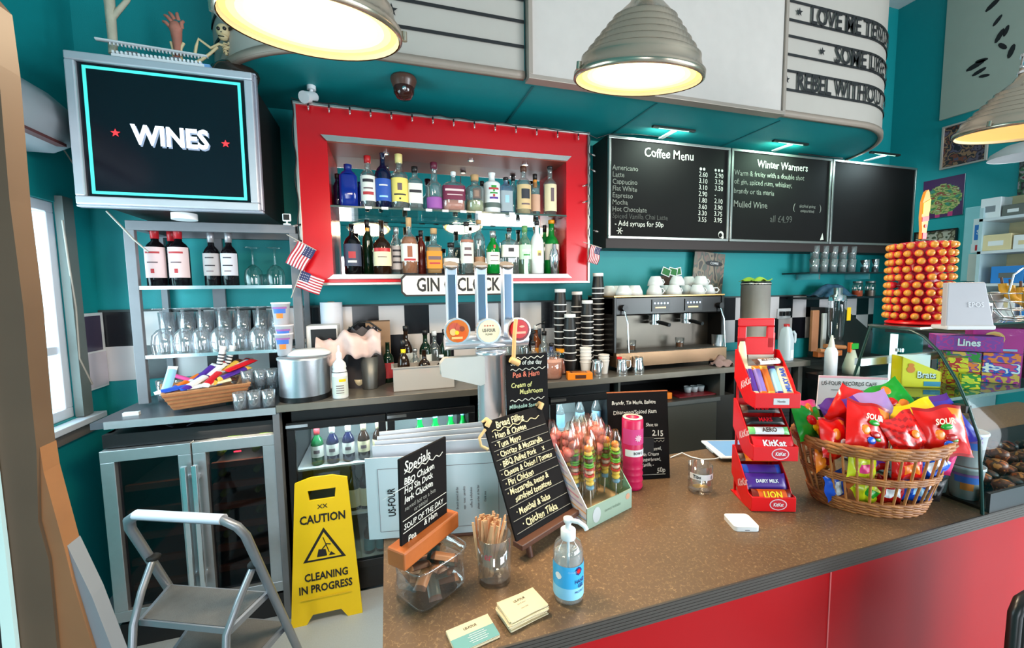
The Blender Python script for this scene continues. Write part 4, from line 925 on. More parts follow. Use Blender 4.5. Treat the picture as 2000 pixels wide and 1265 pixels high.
for i, (x, Y, h_, gm, lb_, cp, nm) in enumerate((
 (752, 2.55, .24, dgg, mkr, None, 'dark green bottle with a red cap label behind the steel beakers'),
 (789, 2.6, .33, brg, lw_, bc, 'tall brown bottle with a pourer against the tiles left of the beer tap'),
 (824, 2.36, .21, brg, rdw, None, 'dark rounded liqueur bottle with red lettering left of the tap'),
 (827, 2.6, .30, dgg, lw_, bc, 'dark bottle with a white pourer behind the rounded liqueur bottle'),
 (806, 2.5, .2, BG, lw_, sc_, 'short clear bottle behind the clear tub'),
 (858, 2.4, .17, brg, lgrey, W_, 'small dark bottle with a grey label just left of the tap spout'),
 (866, 2.6, .30, dgg, None, bc, 'dark bottle with a black stopper left of the first tap badge'),
 (845, 2.62, .29, BG, None, W_, 'clear bottle with a pale pourer against the tiles'),
 (1022, 2.55, .27, BG, None, bc, 'clear bottle with a black pourer right of the third tap badge'),
 (1040, 2.4, .22, BG, None, bc, 'syrup bottle with a black pump beside the red badge'),
 (1046, 2.62, .3, mat('amber_glass', (120, 60, 24), .1), lor, W_, 'amber bottle against the tiles under the red cabinet'),
 (1062, 2.5, .27, BG, lw_, bc, 'clear syrup bottle with a white label under the red cabinet'),
 (1076, 2.42, .2, glass('blue_tint', (170, 190, 240), .1, body=.15), None, bc, 'short bluish clear bottle beside the striped cups'),
 (1008, 2.62, .3, BG, None, bc, 'clear bottle behind the third tap handle'),
 (985, 2.64, .27, BG, None, bc, 'bottle with a tall black pump between the tap handles'),
 )):
    bottle(nm, rowpos(x, Y, WT), .034 if h_ < .25 else .037, h_, gm, lb_, cp, .9, None, .58, .74, (.12, .5), 'bottles along the back bar')
    if cp in (bc, W_) and h_ >= .22:
        pass
# pump tops on syrup bottles
for k, (x, Y, zt_) in enumerate(((1022, 2.55, .27), (1062, 2.5, .27), (985, 2.64, .27), (1040, 2.4, .22))):
    q = rowpos(x, Y, WT+zt_+.001)
    t = thing('syrup_pump', ['black syrup pump right of the red tap badge', 'black syrup pump next to the striped cups', 'tall black syrup pump between the tap handles', 'low black syrup pump beside the red badge'][k], 'pump', q, 0, 'syrup pumps')
    B().rod((0, 0, 0), (0, 0, .05), .005, black, 8).lathe([(0, .05), (.016, .05), (.018, .058), (.01, .066), (0, .066)], black, 12).build('plunger', t)
    B().tube([(0, 0, .046), (-.03, -.01, .05), (-.06, -.015, .04)], .004, black, 6).build('spout', t)
# clear polycarbonate tub
q = wpos(828, 755)
tubg = glass('frosted_tub', (214, 206, 200), .1, .3, body=.5)
t = thing('plastic_tub', 'frosted rectangular gastro tub on the worktop left of the tap', 'tub', (onY(829, 740, 2.27).x, 2.27, WT))
wd = (885-770)/ppm(2.27, 829)/2*1.03; hz = onY(829, 716, 2.27).z-WT
b = B(); b.box(-wd, wd, 0, .004, 0, hz, tubg).box(-wd, wd, .13, .134, 0, hz, tubg).box(-wd, -wd+.004, .004, .13, 0, hz, tubg).box(wd-.004, wd, .004, .13, 0, hz, tubg).box(-wd, wd, 0, .134, 0, .004, tubg).build('tub_body', t)
B().frame(-wd-.006, wd+.006, 0, 0, 0, 0, .0, tubg) if 0 else None
b = B(); b.box(-wd-.008, wd+.008, -.008, .006, hz, hz+.005, tubg).box(-wd-.008, wd+.008, .128, .142, hz, hz+.005, tubg).box(-wd-.008, -wd+.004, .006, .128, hz, hz+.005, tubg).box(wd-.004, wd+.008, .006, .128, hz, hz+.005, tubg).build('tub_rim', t)
# jars
jg = glass('jar_glass', (244, 232, 226), .12)
def jar(label, x, r, h, fill, lidm, fh, Y):
    q = rowpos(x, Y, WT); t = thing('sweet_jar', label, 'jar', q)
    B().lathe([(0, 0), (r*.85, 0), (r, .015), (r, h*.72), (r*.78, h*.88), (r*.78, h)], jg, 26).build('jar_glass', t)
    B().lathe([(0, .004), (r*.82, .004), (r*.95, .018), (r*.95, fh), (r*.4, fh+.01), (0, fh+.008)], fill, 24).build('contents', t)
    B().cyl((0, 0, h), r*.82, .022, lidm, 26).build('lid', t, bevel=.004)
jar('round glass jar packed with pale brown powder beside the chalkboard', 1077, .062, .14, mat('pinkish_powder', (196, 146, 130), .85, noise=.15, scale=60), cell, .12, 2.3)
jar('glass jar of pink sweets with an orange screw lid', 1100, .06, .14, mat('pink_sweets', (226, 160, 150), .8, noise=.3, scale=90, bump=.8), mat('orange_lid', (250, 160, 20), .4), .085, 2.42)
# orange biscuit boxes
def bisc(label, loc, rz, s=1):
    t = thing('biscuit_box', label, 'box', loc, rz)
    ob = mat('orange_carton', (240, 130, 20), .45)
    B().box(-.075*s, .075*s, -.035*s, .035*s, 0, .042*s, ob).build('carton', t, bevel=.003)
    b = B(); b.box(-.03*s, .035*s, -.0355*s, .0355*s, .008*s, .03*s, brn).box(-.055*s, .045*s, -.025*s, .025*s, .042*s, .043*s, brn).box(-.045*s, .035*s, -.018*s, .0*s, .043*s, .0436*s, ob)
    b.box(.0755*s, .0758*s, -.025*s, .025*s, .01*s, .03*s, brn); b.build('carton_print', t)
bisc('orange biscuit carton on the worktop edge beside the jars', wpos(1137, 742)+Vector((0, .04, 0)), -.25)
# striped takeaway cups: every cup is a thing
cupb = mat('black_cup', (20, 18, 20), .45); cupr = mat('white_rim', (235, 232, 232), .5)
def cup_proto(label, loc, group, r=.04, h=.1, bm=cupb, rm=cupr):
    t = thing('takeaway_cup', label, 'cup', loc, 0, group)
    B().lathe([(r*.72, 0), (r, h-.006)], bm, 18).build('cup_body', t); B().lathe([(r, h-.007), (r*1.05, h-.006), (r*1.05, h), (r, h), (r*.96, h-.01), (0, h-.012)], rm, 18).build('rim', t); return t
ORD = ['lowest', 'second', 'third', 'fourth', 'fifth', 'sixth', 'seventh', 'eighth', 'ninth', 'tenth', 'eleventh', 'twelfth', 'thirteenth', 'fourteenth', 'fifteenth', 'sixteenth', 'seventeenth']
stacks = [(1168, 2.47, 20, 535, 'the tallest stack beside the coffee machine'), (1094, 2.45, 9, 566, 'the left stack near the jars'), (1127, 2.53, 10, 571, 'the rear middle stack'), (1147, 2.42, 8, 588, 'the short stack in front of the tallest'), (1113, 2.36, 5, 615, 'the front stack behind the orange lid')]
for x, Y, n, yt, nm in stacks:
    top = onY(x, yt, Y).z; q = rowpos(x, Y, WT)
    # inverted sleeve of lidless cups: nested, with a single upturned cup on top
    n = 14 if n > 14 else n; dz = (top-WT-.19)/(n-1) if n > 1 else .01
    c_ = cup_proto(f'black takeaway cup, lowest in {nm}', q, f'cups in {nm}')
    for k in range(1, n): dup(c_, (q.x, q.y, WT+dz*k), label=f'black takeaway cup, {ORD[k]} from the bottom of {nm}')
    up_ = thing('takeaway_cup', f'upside-down black cup topping {nm}', 'cup', (q.x, q.y, WT+dz*(n-1)+.1))
    B().lathe([(.04, 0), (.032, .076)], cupb, 18).build('cup_body', up_); B().lathe([(.032, .074), (.036, .076), (.035, .096), (0, .096)], cupr, 18).build('rim', up_)
wc = mat('white_cup', (232, 226, 222), .6)
for x, y, n, nm, r_ in ((1144, 728, 5, 'white paper cup in the taller stack near the jars', .036), (1180, 728, 3, 'white paper cup in the shorter stack near the coffee machine', .034)):
    q = rowpos(x, 2.33, WT); c_ = cup_proto(nm, q, nm+'s', r_, .085, wc, wc)
    for k in range(1, n): dup(c_, (q.x, q.y, WT+(.022 if n == 5 else .018)*k))
# milk jugs
def jug(label, x, Y, r, h, rz=0, extra=None, inv=False):
    q = rowpos(x, Y, WT); t = thing('milk_jug', label, 'jug', q, rz)
    B().lathe([(0, 0), (r, 0), (r*1.02, .004), (r*.98, h*.4), (r*.78, h*.8), (r*.84, h), (r*.78, h), (r*.7, h*.8), (0, h*.78)], chrome, 24).build('jug_body', t)
    B().tube([(r*.78, 0, h*.9), (r*1.5, 0, h*.9), (r*1.6, 0, h*.5), (r*.98, 0, h*.3)], .004, chrome, 8).build('handle', t)
    if extra: B().box(-.03, .0, -.01, .01, h, h+.014, extra).build('clip', t)
jug('steel milk jug beside the orange biscuit carton', 1166, 2.27, .032, .1, .4)
jug('steel milk jug with a red clip in front of the coffee machine', 1216, 2.27, .034, .095, -.5, mred)
jug('steel milk jug without a clip in front of the coffee machine', 1248, 2.27, .038, .1, .8)
# coffee machine
CX0, CX1 = onY(1190, 600, 2.38).x, onY(1402, 600, 2.38).x
cm = (CX0+CX1)/2; hw = (CX1-CX0)/2
t = thing('coffee_machine', 'black and steel two-group espresso machine carrying rows of white cups', 'coffee machine', (cm, 2.34, WT))
mb = mat('machine_black', (22, 18, 17), .28, .3); brz = mat('warm_steel', (150, 118, 92), .25, .9, noise=.15, scale=6)
ZT = onY(1300, 578, 2.38).z-WT
B().box(-hw, hw, .12, .34, .09, ZT, mb).box(-hw, hw, -.01, .34, ZT-.12, ZT, mb).build('body', t, bevel=.008)
B().box(-hw, hw, -.05, .34, .035, .125, brz).box(-hw+.01, hw-.01, -.045, .12, .125, .128, dsteel).build('drip_tray', t, bevel=.004)
for x in (-hw+.06, hw-.06): B().cyl((x, .02, 0), .02, .04, black, 14).cyl((x, .36, 0), .02, .04, black, 14).build('foot', t)
B().box(-hw, -hw+.02, -.02, .34, .1, ZT, mb).box(hw-.02, hw, -.02, .34, .1, ZT, mb).build('side_panel', t, bevel=.004)
b = B(); b.box(-hw, hw, -.02, .34, ZT, ZT+.008, mat('cup_rail_gold', (190, 150, 90), .3, .8)); b.build('cup_tray', t)
for x in (-.08, .18):
    c_ = B().box(x-.07, x+.07, -.016, -.01, ZT-.1, ZT-.02, black).build('control_panel', t)
    b = B()
    for k in range(5): b.disc((x-.05+k*.025, -.0175, ZT-.045), .006, mat('blue_button', (190, 215, 255), .4, emit=2.2))
    b.box(x-.045, x+.035, -.0175, -.0165, ZT-.078, ZT-.07, mat('warm_bar', (250, 200, 120), .4, emit=1.6 if x < 0 else .05)); b.build('buttons', c_)
    g_ = B().cyl((x, .05, ZT-.165), .035, .05, chrome, 22).build('group_head', t)
    B().rod((x, .03, ZT-.17), (x+.01, -.09, ZT-.185), .013, black, 10).cyl((x, .05, ZT-.19), .034, .022, chrome, 20).build('portafilter', g_)
for x in (-hw+.07, hw-.04):
    k_ = B().cyl((0, 0, 0), .02, .03, black, 16).build('steam_knob', t); k_.location = (x, -.01, ZT-.07); k_.rotation_euler = (radians(90), 0, 0)
    B().tube([(x, -.03, ZT-.09), (x+.01, -.05, ZT-.16), (x+.015, -.06, .13)], .005, chrome, 8).build('steam_wand', t)
B().box(-hw, hw, .11, .119, .11, ZT-.13, mat('machine_backplate', (76, 68, 60), .28, .6, noise=.2, scale=5)).build('splash_panel', t)
for k, (x, m_) in enumerate(((-.28+.0, wtr), (.1, wtr))):
    t2 = thing('shot_glass', ['shot glass with coffee on the left of the drip tray', 'shot glass with coffee in the middle of the drip tray'][k], 'glass', (cm+x, 2.36, WT+.129)); tumb = B().lathe([(0, .006), (.024, .006), (.029, .07), (.031, .07), (.026, 0), (0, 0)], clear, 16).build('glass_body', t2)
    B().cyl((0, 0, .008), .023, .028, mat('espresso', (130, 70, 24), .2), 16).build('coffee', t2)
# cups on the machine
ZC = WT+ZT+.009
cg0 = None
ORDC = ['second of the front-left pair', 'front row, second from the left', 'left end, back row', 'second in the back row', 'far left corner', 'front row under the left stacked cup', 'front row under the middle stacked cup', 'front row under the right stacked cup', 'back row behind the left stack', 'back row behind the middle stack', 'back row at the right end']
layout = [(1218, 572, 0, .2), (1240, 572, 0, 2.2), (1205, 560, 1, .5), (1232, 560, 1, .1), (1190, 562, 1, 2.5), (1278, 574, 0, .1), (1316, 574, 0, .2), (1362, 574, 0, .1), (1300, 564, 1, .3), (1340, 564, 1, .4), (1382, 566, 1, -.3)]
for i, (x, y, bk, rz) in enumerate(layout):
    Y = 2.40+.13*bk; q = rowpos(x, Y, ZC)
    if cg0 is None: cg0 = mug('white coffee cup upside down in the bottom layer on the espresso machine', q+Vector((0, 0, .066)), china, .054, .066, rz, 'white cups on the machine', inv=True)
    else: dup(cg0, q+Vector((0, 0, .066)), rz, f'white coffee cup upside down on the machine, {ORDC[i]}')
m1 = dup(cg0, rowpos(1280, 2.44, ZC+.127+.0), .2, 'white coffee cup upside down in the top layer on the espresso machine', group='top layer of white cups')
for x, Y, rz in ((1322, 2.44, .3), (1368, 2.45, .1), (1345, 2.54, .3)): dup(m1, rowpos(x, Y, ZC+.127), rz)
# steel grinder / beaker right of the machine
can('small steel cup at the right end of the coffee machine', 1405, 702, 12, 652, chrome, Y=2.36)
t = thing('water_urn', 'tall polished steel water urn with a dark lid on the worktop', 'urn', rowpos(1476, 2.5, WT))
zu = onY(1476, 556, 2.5).z-WT; ru = 32/ppm(2.5, 1476)*.8
B().lathe([(0, .03), (ru*.95, .03), (ru, .05), (ru, zu), (ru*1.03, zu), (ru*1.03, zu+.012), (ru*.9, zu+.02)], mat('polished_urn', (216, 210, 202), .3, .3, noise=.1), 32).build('urn_body', t)
B().lathe([(ru*.8, 0), (ru*.9, .03)], black, 24).build('foot', t); B().lathe([(ru*1.04, zu), (ru*1.0, zu+.022), (ru*.9, zu+.026), (0, zu+.026)], black, 28).build('lid', t)
B().rod((0, -ru, .12), (0, -ru-.04, .12), .012, black, 10).rod((0, -ru-.035, .14), (0, -ru-.035, .09), .008, chrome, 8).build('tap', t)
o = drape('folded green cloth on the lid of the water urn', (t.location.x, 2.5, WT+zu+.027), .17, .13, mat('green_cloth', (150, 180, 60), .9, noise=.15), 2, .012)
o = drape('crumpled greyish pink dishcloth on the worktop edge right of the coffee machine', (wpos(1400, 712).x, 2.27, WT), .13, .1, mat('grey_pink_cloth', (150, 122, 118), .9, noise=.15), 5, .05)
# green-framed prints and crates on the back wall ledge
t = thing('wooden_crate', 'small wooden crate of yellow-green packets on the ledge above the striped cups', 'crate', (onY(1200, 540, 2.72).x, 2.7, onY(1200, 545, 2.7).z))
B().box(-.09, .09, 0, .08, 0, .045, wood).box(-.08, .08, .01, .07, .045, .075, mat('olive_packets', (140, 146, 60), .8, noise=.4, scale=60)).build('crate_body', t)
t.location.z = WT+.32
for x in (-.1, .085): B().box(x, x+.015, .02, .08, -.32, 0, dwood).build('support', t)
t = thing('note_print', 'grey patchwork notice board with an oval sign against the teal wall', 'picture', (onY(1372, 530, 2.74).x, 2.74, WT))
za, zb = onY(1372, 570, 2.74).z-WT, onY(1372, 492, 2.74).z-WT
gp = [mat('grey_paper_a', (104, 104, 92), .8), mat('grey_paper_b', (120, 98, 88), .8), mat('grey_paper_c', (88, 92, 86), .8)]
b = B(); b.M = Matrix.Rotation(radians(5), 4, 'Y'); b.grid(lambda u, v: (-.15+.3*u, 0, .0+(zb)*v), 8, 10, multi('notice_patchwork', [(104, 104, 92), (122, 100, 90), (86, 92, 84), (136, 122, 104), (70, 66, 62)], 16, 1, (1, 1, .6)), False); b.build('print', t, solid=.006)
b = B(); b.M = Matrix.Rotation(radians(5), 4, 'Y'); b.disc((.045, -.006, zb-.085), .085, black, ry=.022); b.text('COFFEE', (.045, -.008, zb-.085), .026, W_, .01, .9); b.build('oval_sign', t)
t = thing('green_card', 'group of green cards with white edges propped behind the white cups', 'card', (onY(1310, 520, 2.7).x, 2.7, WT))
zz = onY(1310, 538, 2.7).z-WT
b = B()
for k, (x, a) in enumerate(((-.05, .35), (.02, .2), (.07, -.15))):
    b.at(x, .004*k, zz, 0, 0, a); b.box(-.04, .04, 0, .003, -.0, .06, W_).box(-.034, .034, -.001, .0, .006, .054, mat('green_print', (20, 110, 40), .6))
b.M = Matrix.Identity(4); b.box(-.1, .1, .01, .02, 0, zz, mat('card_support', (70, 50, 40), .7)); b.build('card_sheet', t)
# plastic bottle of milk
q = wpos(1546, 705)
t = thing('milk_bottle', 'translucent plastic milk bottle with a red cap at the end of the worktop', 'bottle', (q.x, 2.28, WT), .2)
h_ = onY(1546, 632, 2.28).z-WT; r_ = .042
mg = mat('milky_plastic', (196, 208, 216), .35)
B().lathe([(0, 0), (r_, 0), (r_*1.04, .01), (r_*1.04, h_*.55), (r_*.7, h_*.85), (.016, h_*.93), (.016, h_*.96)], mg, 24, sq=4).build('bottle_body', t)
B().lathe([(.019, h_*.93), (.019, h_), (0, h_)], rc, 14).build('cap', t)
B().tube([(.035, -.03, h_*.8), (.05, -.035, h_*.72), (.05, -.035, h_*.55), (.04, -.035, h_*.48)], .009, mg, 8).build('handle', t)
B().box(-.02, .02, -.0445, -.044, .02, .08, W_).build('label', t)
# plug socket, sockets on tiles
t = thing('wall_socket', 'double wall socket with two black plugs on the tiles right of the urn', 'socket', onY(1530, 612, WY-.014))
B().box(-.075, .075, -.01, 0, -.045, .045, W_).build('face_plate', t, bevel=.003)
for x in (-.04, .035): B().box(x-.02, x+.02, -.04, -.01, -.02, .02, black).build('plug', t, bevel=.004)
# glass shelf with inverted glasses on the wall at right
zsh = onY(1640, 532, 2.65).z
xa, xb = onY(1570, 532, 2.6).x, onY(1725, 540, 2.6).x
t = thing('glass_wall_shelf', 'dark wall shelf of upturned glasses below the blank chalkboard', 'shelf', ((xa+xb)/2, 2.55, zsh))
B().box(-(xb-xa)/2, (xb-xa)/2, 0, .25, -.012, 0, mat('shelf_dark', (30, 36, 40), .3)).build('shelf_board', t)
for x in (-.3, .3): B().box(x-.008, x+.008, .05, .25, -.06, -.012, chrome).build('bracket', t)
pc = glass('cup_glass', (226, 230, 230), .2, body=.16)
gg = tumbler('upturned clear glass on the wall shelf under the blank chalkboard', rowpos(1588, 2.62, zsh+.001), .036, .11, 'upturned glasses on the wall shelf', gm=pc)
row(gg, 'upturned glass in the lower layer on the wall shelf', (1606, 1624, 1642, 1660), lambda x, i: rowpos(x, 2.62, zsh+.001))
g5 = dup(gg, rowpos(1588, 2.62, zsh+.112), label='upturned clear glass in the upper layer on the wall shelf', group='upper layer of glasses on the wall shelf')
row(g5, 'upturned glass in the upper layer on the wall shelf', (1606, 1624, 1642, 1660), lambda x, i: rowpos(x, 2.62, zsh+.112))
for x, yt, rp, nm in ((1687, 508, 12, 'wide steel beaker at the right end of the wall shelf'), (1707, 506, 9, 'narrow steel beaker at the right end of the wall shelf')):
    t = thing('steel_beaker', nm, 'beaker', rowpos(x, 2.62, zsh+.001)); hh = onY(x, yt, 2.62).z-zsh; r_ = .036 if rp == 12 else .028
    B().lathe([(0, 0), (r_*.85, 0), (r_, hh), (r_*.93, hh), (0, hh*.9)], chrome, 20).build('beaker_body', t)
# lower clutter shelf with bags
zs2 = onY(1640, 573, 2.6).z
t = thing('packet_shelf', 'lower dark shelf behind the lollipop stand holding bags and jars', 'shelf', ((xa+xb)/2+.1, 2.56, zs2-.03))
B().box(-(xb-xa)/2-.05, (xb-xa)/2+.1, 0, .22, -.015, 0, mat('shelf_dark', (30, 36, 40), .3)).build('shelf_board', t)
o = drape('crumpled blue and clear plastic bag on the lower dark shelf', (rowpos(1625, 2.66, 0).x, 2.66, zs2-.03), .36, .16, mat('blue_film', (60, 96, 120), .2, noise=.6, scale=30), 3, .11, 'plastic_bag', 'bag')
for x, m_, nm in ((1675, mat('orange_powder', (196, 90, 50), .8), 'small jar with orange contents on the lower dark shelf'), (1700, dsteel, 'grey lidded jar beside the jar of orange contents')):
    q = rowpos(x, 2.6, zs2-.03); t = thing('storage_jar', nm, 'jar', q); B().lathe([(0, 0), (.04, 0), (.04, .1), (.03, .12), (0, .12)], jg, 18).build('jar_glass', t); B().cyl((0, 0, .003), .036, .05, m_, 18).build('contents', t); B().cyl((0, 0, .12), .035, .015, dsteel, 18).build('lid', t)
# under-counter fridge (two units)
FYB = 2.285
def fridge(name, label, xa, xb, doors, zb=.1, zt=1.04):
    w_ = xb-xa; t = thing(name, label, 'fridge', ((xa+xb)/2, FYB, 0))
    fb_ = mat('fridge_black', (12, 11, 14), .35)
    b = B(); b.box(-w_/2, w_/2, .52, .54, zb, zt, fb_).box(-w_/2, -w_/2+.025, .0, .52, zb, zt, fb_).box(w_/2-.025, w_/2, 0, .52, zb, zt, fb_).box(-w_/2, w_/2, 0, .52, zt-.1, zt, fb_).box(-w_/2, w_/2, 0, .54, .02, zb+.08, fb_).build('body', t)
    liner = mat('fridge_liner', (206, 218, 218), .5)
    B().box(-w_/2+.025, w_/2-.025, .50, .515, zb+.08, zt-.1, liner).box(-w_/2+.026, w_/2-.026, .02, .5, zb+.081, zb+.085, liner).build('liner', t)
    for k in range(doors):
        a = -w_/2+w_*k/doors+.004; c = -w_/2+w_*(k+1)/doors-.004
        d = B().frame(a, c, zb+.06, zt-.05, -.03, .0, .038, fb_).build('door', t, bevel=.002)
        B().box(a+.036, c-.036, -.018, -.014, zb+.1, zt-.09, glass('fridge_glass', (226, 236, 238), .05)).build('door_glass', d)
        B().box(a+.0, a+.1, -.036, -.03, zt-.075, zt-.06, chrome).build('handle', d)
    sh = []
    for z in (.72, .44):
        B().box(-w_/2+.03, w_/2-.03, .03, .48, z-.01, z, mat('wire_shelf_white', (206, 210, 212), .4)).build('wire_shelf', t); sh.append(z)
    l = bpy.data.lights.new('fridge_light', 'AREA'); l.shape = 'RECTANGLE'; l.size = w_*.85; l.size_y = .04; l.energy = 7.0*w_; l.color = (.9, .97, 1)
    o = bpy.data.objects.new('fridge_light', l); COL.objects.link(o); o.parent = t; o.location = (0, .05, zt-.105); o.rotation_euler = (radians(25), 0, 0)
    return t
fridge('bottle_fridge', 'black glass-door bottle fridge behind the yellow caution sign', -.51, .46, 2)
fridge('bottle_fridge', 'second black glass-door bottle fridge behind the sweet skewers', .47, 1.36, 2)
dgb = mat('deep_green_bottle', (16, 84, 44), .1)
beers = [('green beer bottle with a white oval label and red neck on the fridge shelf', 603, dgb, lw_, mkr), ('dark beer bottle with a white oval label and white neck foil in the fridge', 634, navy, lw_, lw_), ('dark beer bottle with a white neck foil beside the first dark one', 666, navy, lw_, lw_), ('dark bottle with a cream round label in the fridge, left of two', 697, brg, lcrm, lcrm), ('dark bottle with a cream round label in the fridge, right of two', 727, brg, lcrm, lcrm), ('dark bottle with a cream label at the right edge of the left fridge door', 752, brg, lcrm, lcrm)]
for nm, x, gm, lb_, bd_ in beers:
    bottle(nm, rowpos(x, 2.37, .722), .032, .218, gm, lb_, bd_, .74, .0125, .5, .70, (.2, .48), 'beer bottles on the top fridge shelf', name='beer_bottle', band=(.6, .68, bd_), marks=[(.5, .3, .45, mk)])
for k, x in enumerate((811, 842, 873, 898)):
    bottle('green bottle with a pale blue cap behind the right fridge door, '+ORDL[k], rowpos(x, 2.37, .722), .03, .218, grg, lw_, lbl, .86, .0125, .5, .72, (.1, .45), 'green bottles behind the right fridge door', name='beer_bottle')
for x, nm, gm, lb_ in ((697, 'dark bottle with a cream and yellow label on the middle fridge shelf', brg, lcrm), (672, 'dark bottle on the middle fridge shelf partly behind the caution sign', dgg, lcrm)):
    bottle(nm, rowpos(x, 2.37, .442), .036, .24, gm, lb_, bc, .93, .013, .55, .75, (.08, .5), name='beer_bottle')
for i, x in enumerate((700, 724, 748)):
    bottle('dark bottle with a teal label on the bottom fridge shelf', rowpos(x, 2.35, .187), .03, .2, brg, teald, bc, .93, .012, .55, .75, (.1, .45), 'teal-labelled bottles on the bottom fridge shelf', name='beer_bottle')
for i, x in enumerate((1068, 1092, 1132, 1165)):
    bottle('pale bottle behind the glass door above the sweet skewers', rowpos(x, 2.4, .722), .032, .24, BG, lbl, sc_, .9, .0125, .5, .74, (.15, .5), 'pale bottles in the second fridge', name='soft_drink_bottle')
# grey cubby and steel door under the coffee machine
t = thing('steel_cupboard', 'dark grey steel cupboard under the worktop right of the small chalkboard', 'cupboard', (0, 2.24, 0))
gd = mat('grey_steel_door', (96, 94, 88), .4, .6, noise=.12, scale=4)
B().box(1.37, 2.28, .0, .54, .02, .9, mat('cupboard_side', (60, 58, 56), .5, .4)).box(1.37, 1.385, 0, .54, .9, 1.06, gd).box(2.16, 2.2, 0, .54, .9, 1.06, gd).box(1.37, 2.28, .5, .54, .9, 1.06, mblack).build('cabinet_body', t)
B().box(1.39, 2.12, -.02, .0, .06, .885, gd).build('door', t, bevel=.004); B().box(1.39, 2.14, -.028, -.004, .875, .9, dsteel).build('door_lip', t)
bisc('orange biscuit carton on the cubby shelf under the worktop', (onY(1290, 765, 2.3).x, 2.31, .9), .05, 1)
o = thing('serving_tray', 'thin red tray with pale pots on the cubby shelf beside the biscuit carton', 'tray', (onY(1345, 760, 2.35).x, 2.36, .901)); B().box(-.14, .16, -.09, .09, 0, .008, mat('maroon_tray', (110, 20, 30), .4)).build('tray_base', o)
g6 = tumbler('small pale pot on the red tray under the worktop', o.location+Vector((-.0, 0, .009)), .026, .04, 'pale pots on the red tray', gm=china, name='small_pot')
for d in (.055, .11): dup(g6, o.location+Vector((d, 0, .009)))
t = thing('steel_table_leg', 'grey square table leg at the right end of the worktop', 'leg post', (2.86, 2.22, 0)); B().box(-.02, .02, 0, .04, 0, 1.062, gd).build('post_body', t)
B().build if 0 else None
t = thing('drawer_unit', 'dark drawer unit under the worktop behind the chocolate stand', 'drawers', (2.6, 2.26, 0))
b = B().box(-.3, .22, 0, .5, .02, 1.06, mat('drawer_dark', (34, 34, 36), .5)).build('cabinet_body', t)
for k in range(3): d = B().box(-.28, .2, -.02, 0, .1+k*.31, .38+k*.31, mat('drawer_front', (56, 56, 56), .45, .5)).build('drawer', t, bevel=.004); B().box(-.1, .02, -.035, -.02, .33+k*.31, .345+k*.31, chrome).build('handle', d)
# ================================================================ BEHIND THE COUNTER, ON THE FLOOR
t = thing('caution_sign', 'yellow folding floor sign reading CAUTION CLEANING IN PROGRESS', 'floor sign', (-.343, 2.13, 0))
hs = .735
def tz(z, w0=.165, w1=.118): return w0+(w1-w0)*z/hs
b = B(); b.M = Matrix.Rotation(radians(-2.5), 4, 'X')
def plate(b, m, y0, y1):
    # outer trapezoid with a grip slot near the top and a notch in the foot, as strips
    S = [(-.165, 0), (-.165+.0, .0)]
    segs = [(0, .045, (-.165, -.085), (.06, .165)), ]
    b.prism([(-.165, 0), (-.095, 0), (-.065, .045), (-tz(.045), .045)], y0, y1, m)
    b.prism([(.165, 0), (.095, 0), (.065, .045), (tz(.045), .045)][::-1], y0, y1, m)
    b.prism([(-tz(.045), .045), (tz(.045), .045), (tz(.62), .62), (-tz(.62), .62)], y0, y1, m)
    b.prism([(-tz(.62), .62), (-.058, .62), (-.064, .67), (-tz(.67), .67)], y0, y1, m); b.prism([(.058, .62), (tz(.62), .62), (tz(.67), .67), (.064, .67)], y0, y1, m)
    b.prism([(-tz(.67), .67), (tz(.67), .67), (tz(.715), .715), (.05, hs), (-.05, hs), (-tz(.715), .715)], y0, y1, m)
plate(b, yellow, 0, .012); b.build('front_panel', t, bevel=.003)
b = B(); b.M = Matrix.Translation((0, .09, 0)) @ Matrix.Rotation(radians(4.5), 4, 'X'); b.prism([(-.155, 0), (.155, 0), (.122, .60), (-.122, .60)], 0, .01, yellow).build('rear_panel', t)
b = B(); b.M = Matrix.Rotation(radians(-2.5), 4, 'X')
b.text('CAUTION', (0, -.002, .525), .058, ink, .028, .80); b.text('CLEANING', (.005, -.002, .235), .054, ink, .028, .76); b.text('IN PROGRESS', (0, -.002, .175), .054, ink, .028, .76)
b.text('XX', (0, -.002, .585), .03, ink, .01, 1.1)
def tri(r, y, m, cz=.37): b.prism([(-r, cz-r*.62), (r, cz-r*.62), (0, cz+r*1.05)], y, 0, m)
tri(.098, -.0012, ink, .375); tri(.078, -.0022, yellow, .372)
b.prism([(-.035, .335), (.012, .335), (.006, .368), (-.026, .372)], -.004, -.002, ink); b.tube([(-.01, -.003, .37), (.012, -.003, .395), (.03, -.003, .39)], .003, ink, 4).tube([(-.004, -.003, .43), (.022, -.003, .35)], .002, ink, 4).prism([(.02, .334), (.05, .334), (.03, .352)], -.004, -.002, ink)
b.build('printed_text', t)
B().tube([(-.118, .0, .13), (.118, .0, .13)], .0015, mat('yellow_ridge', (210, 168, 8), .5), 4).build('panel_ridge', t)
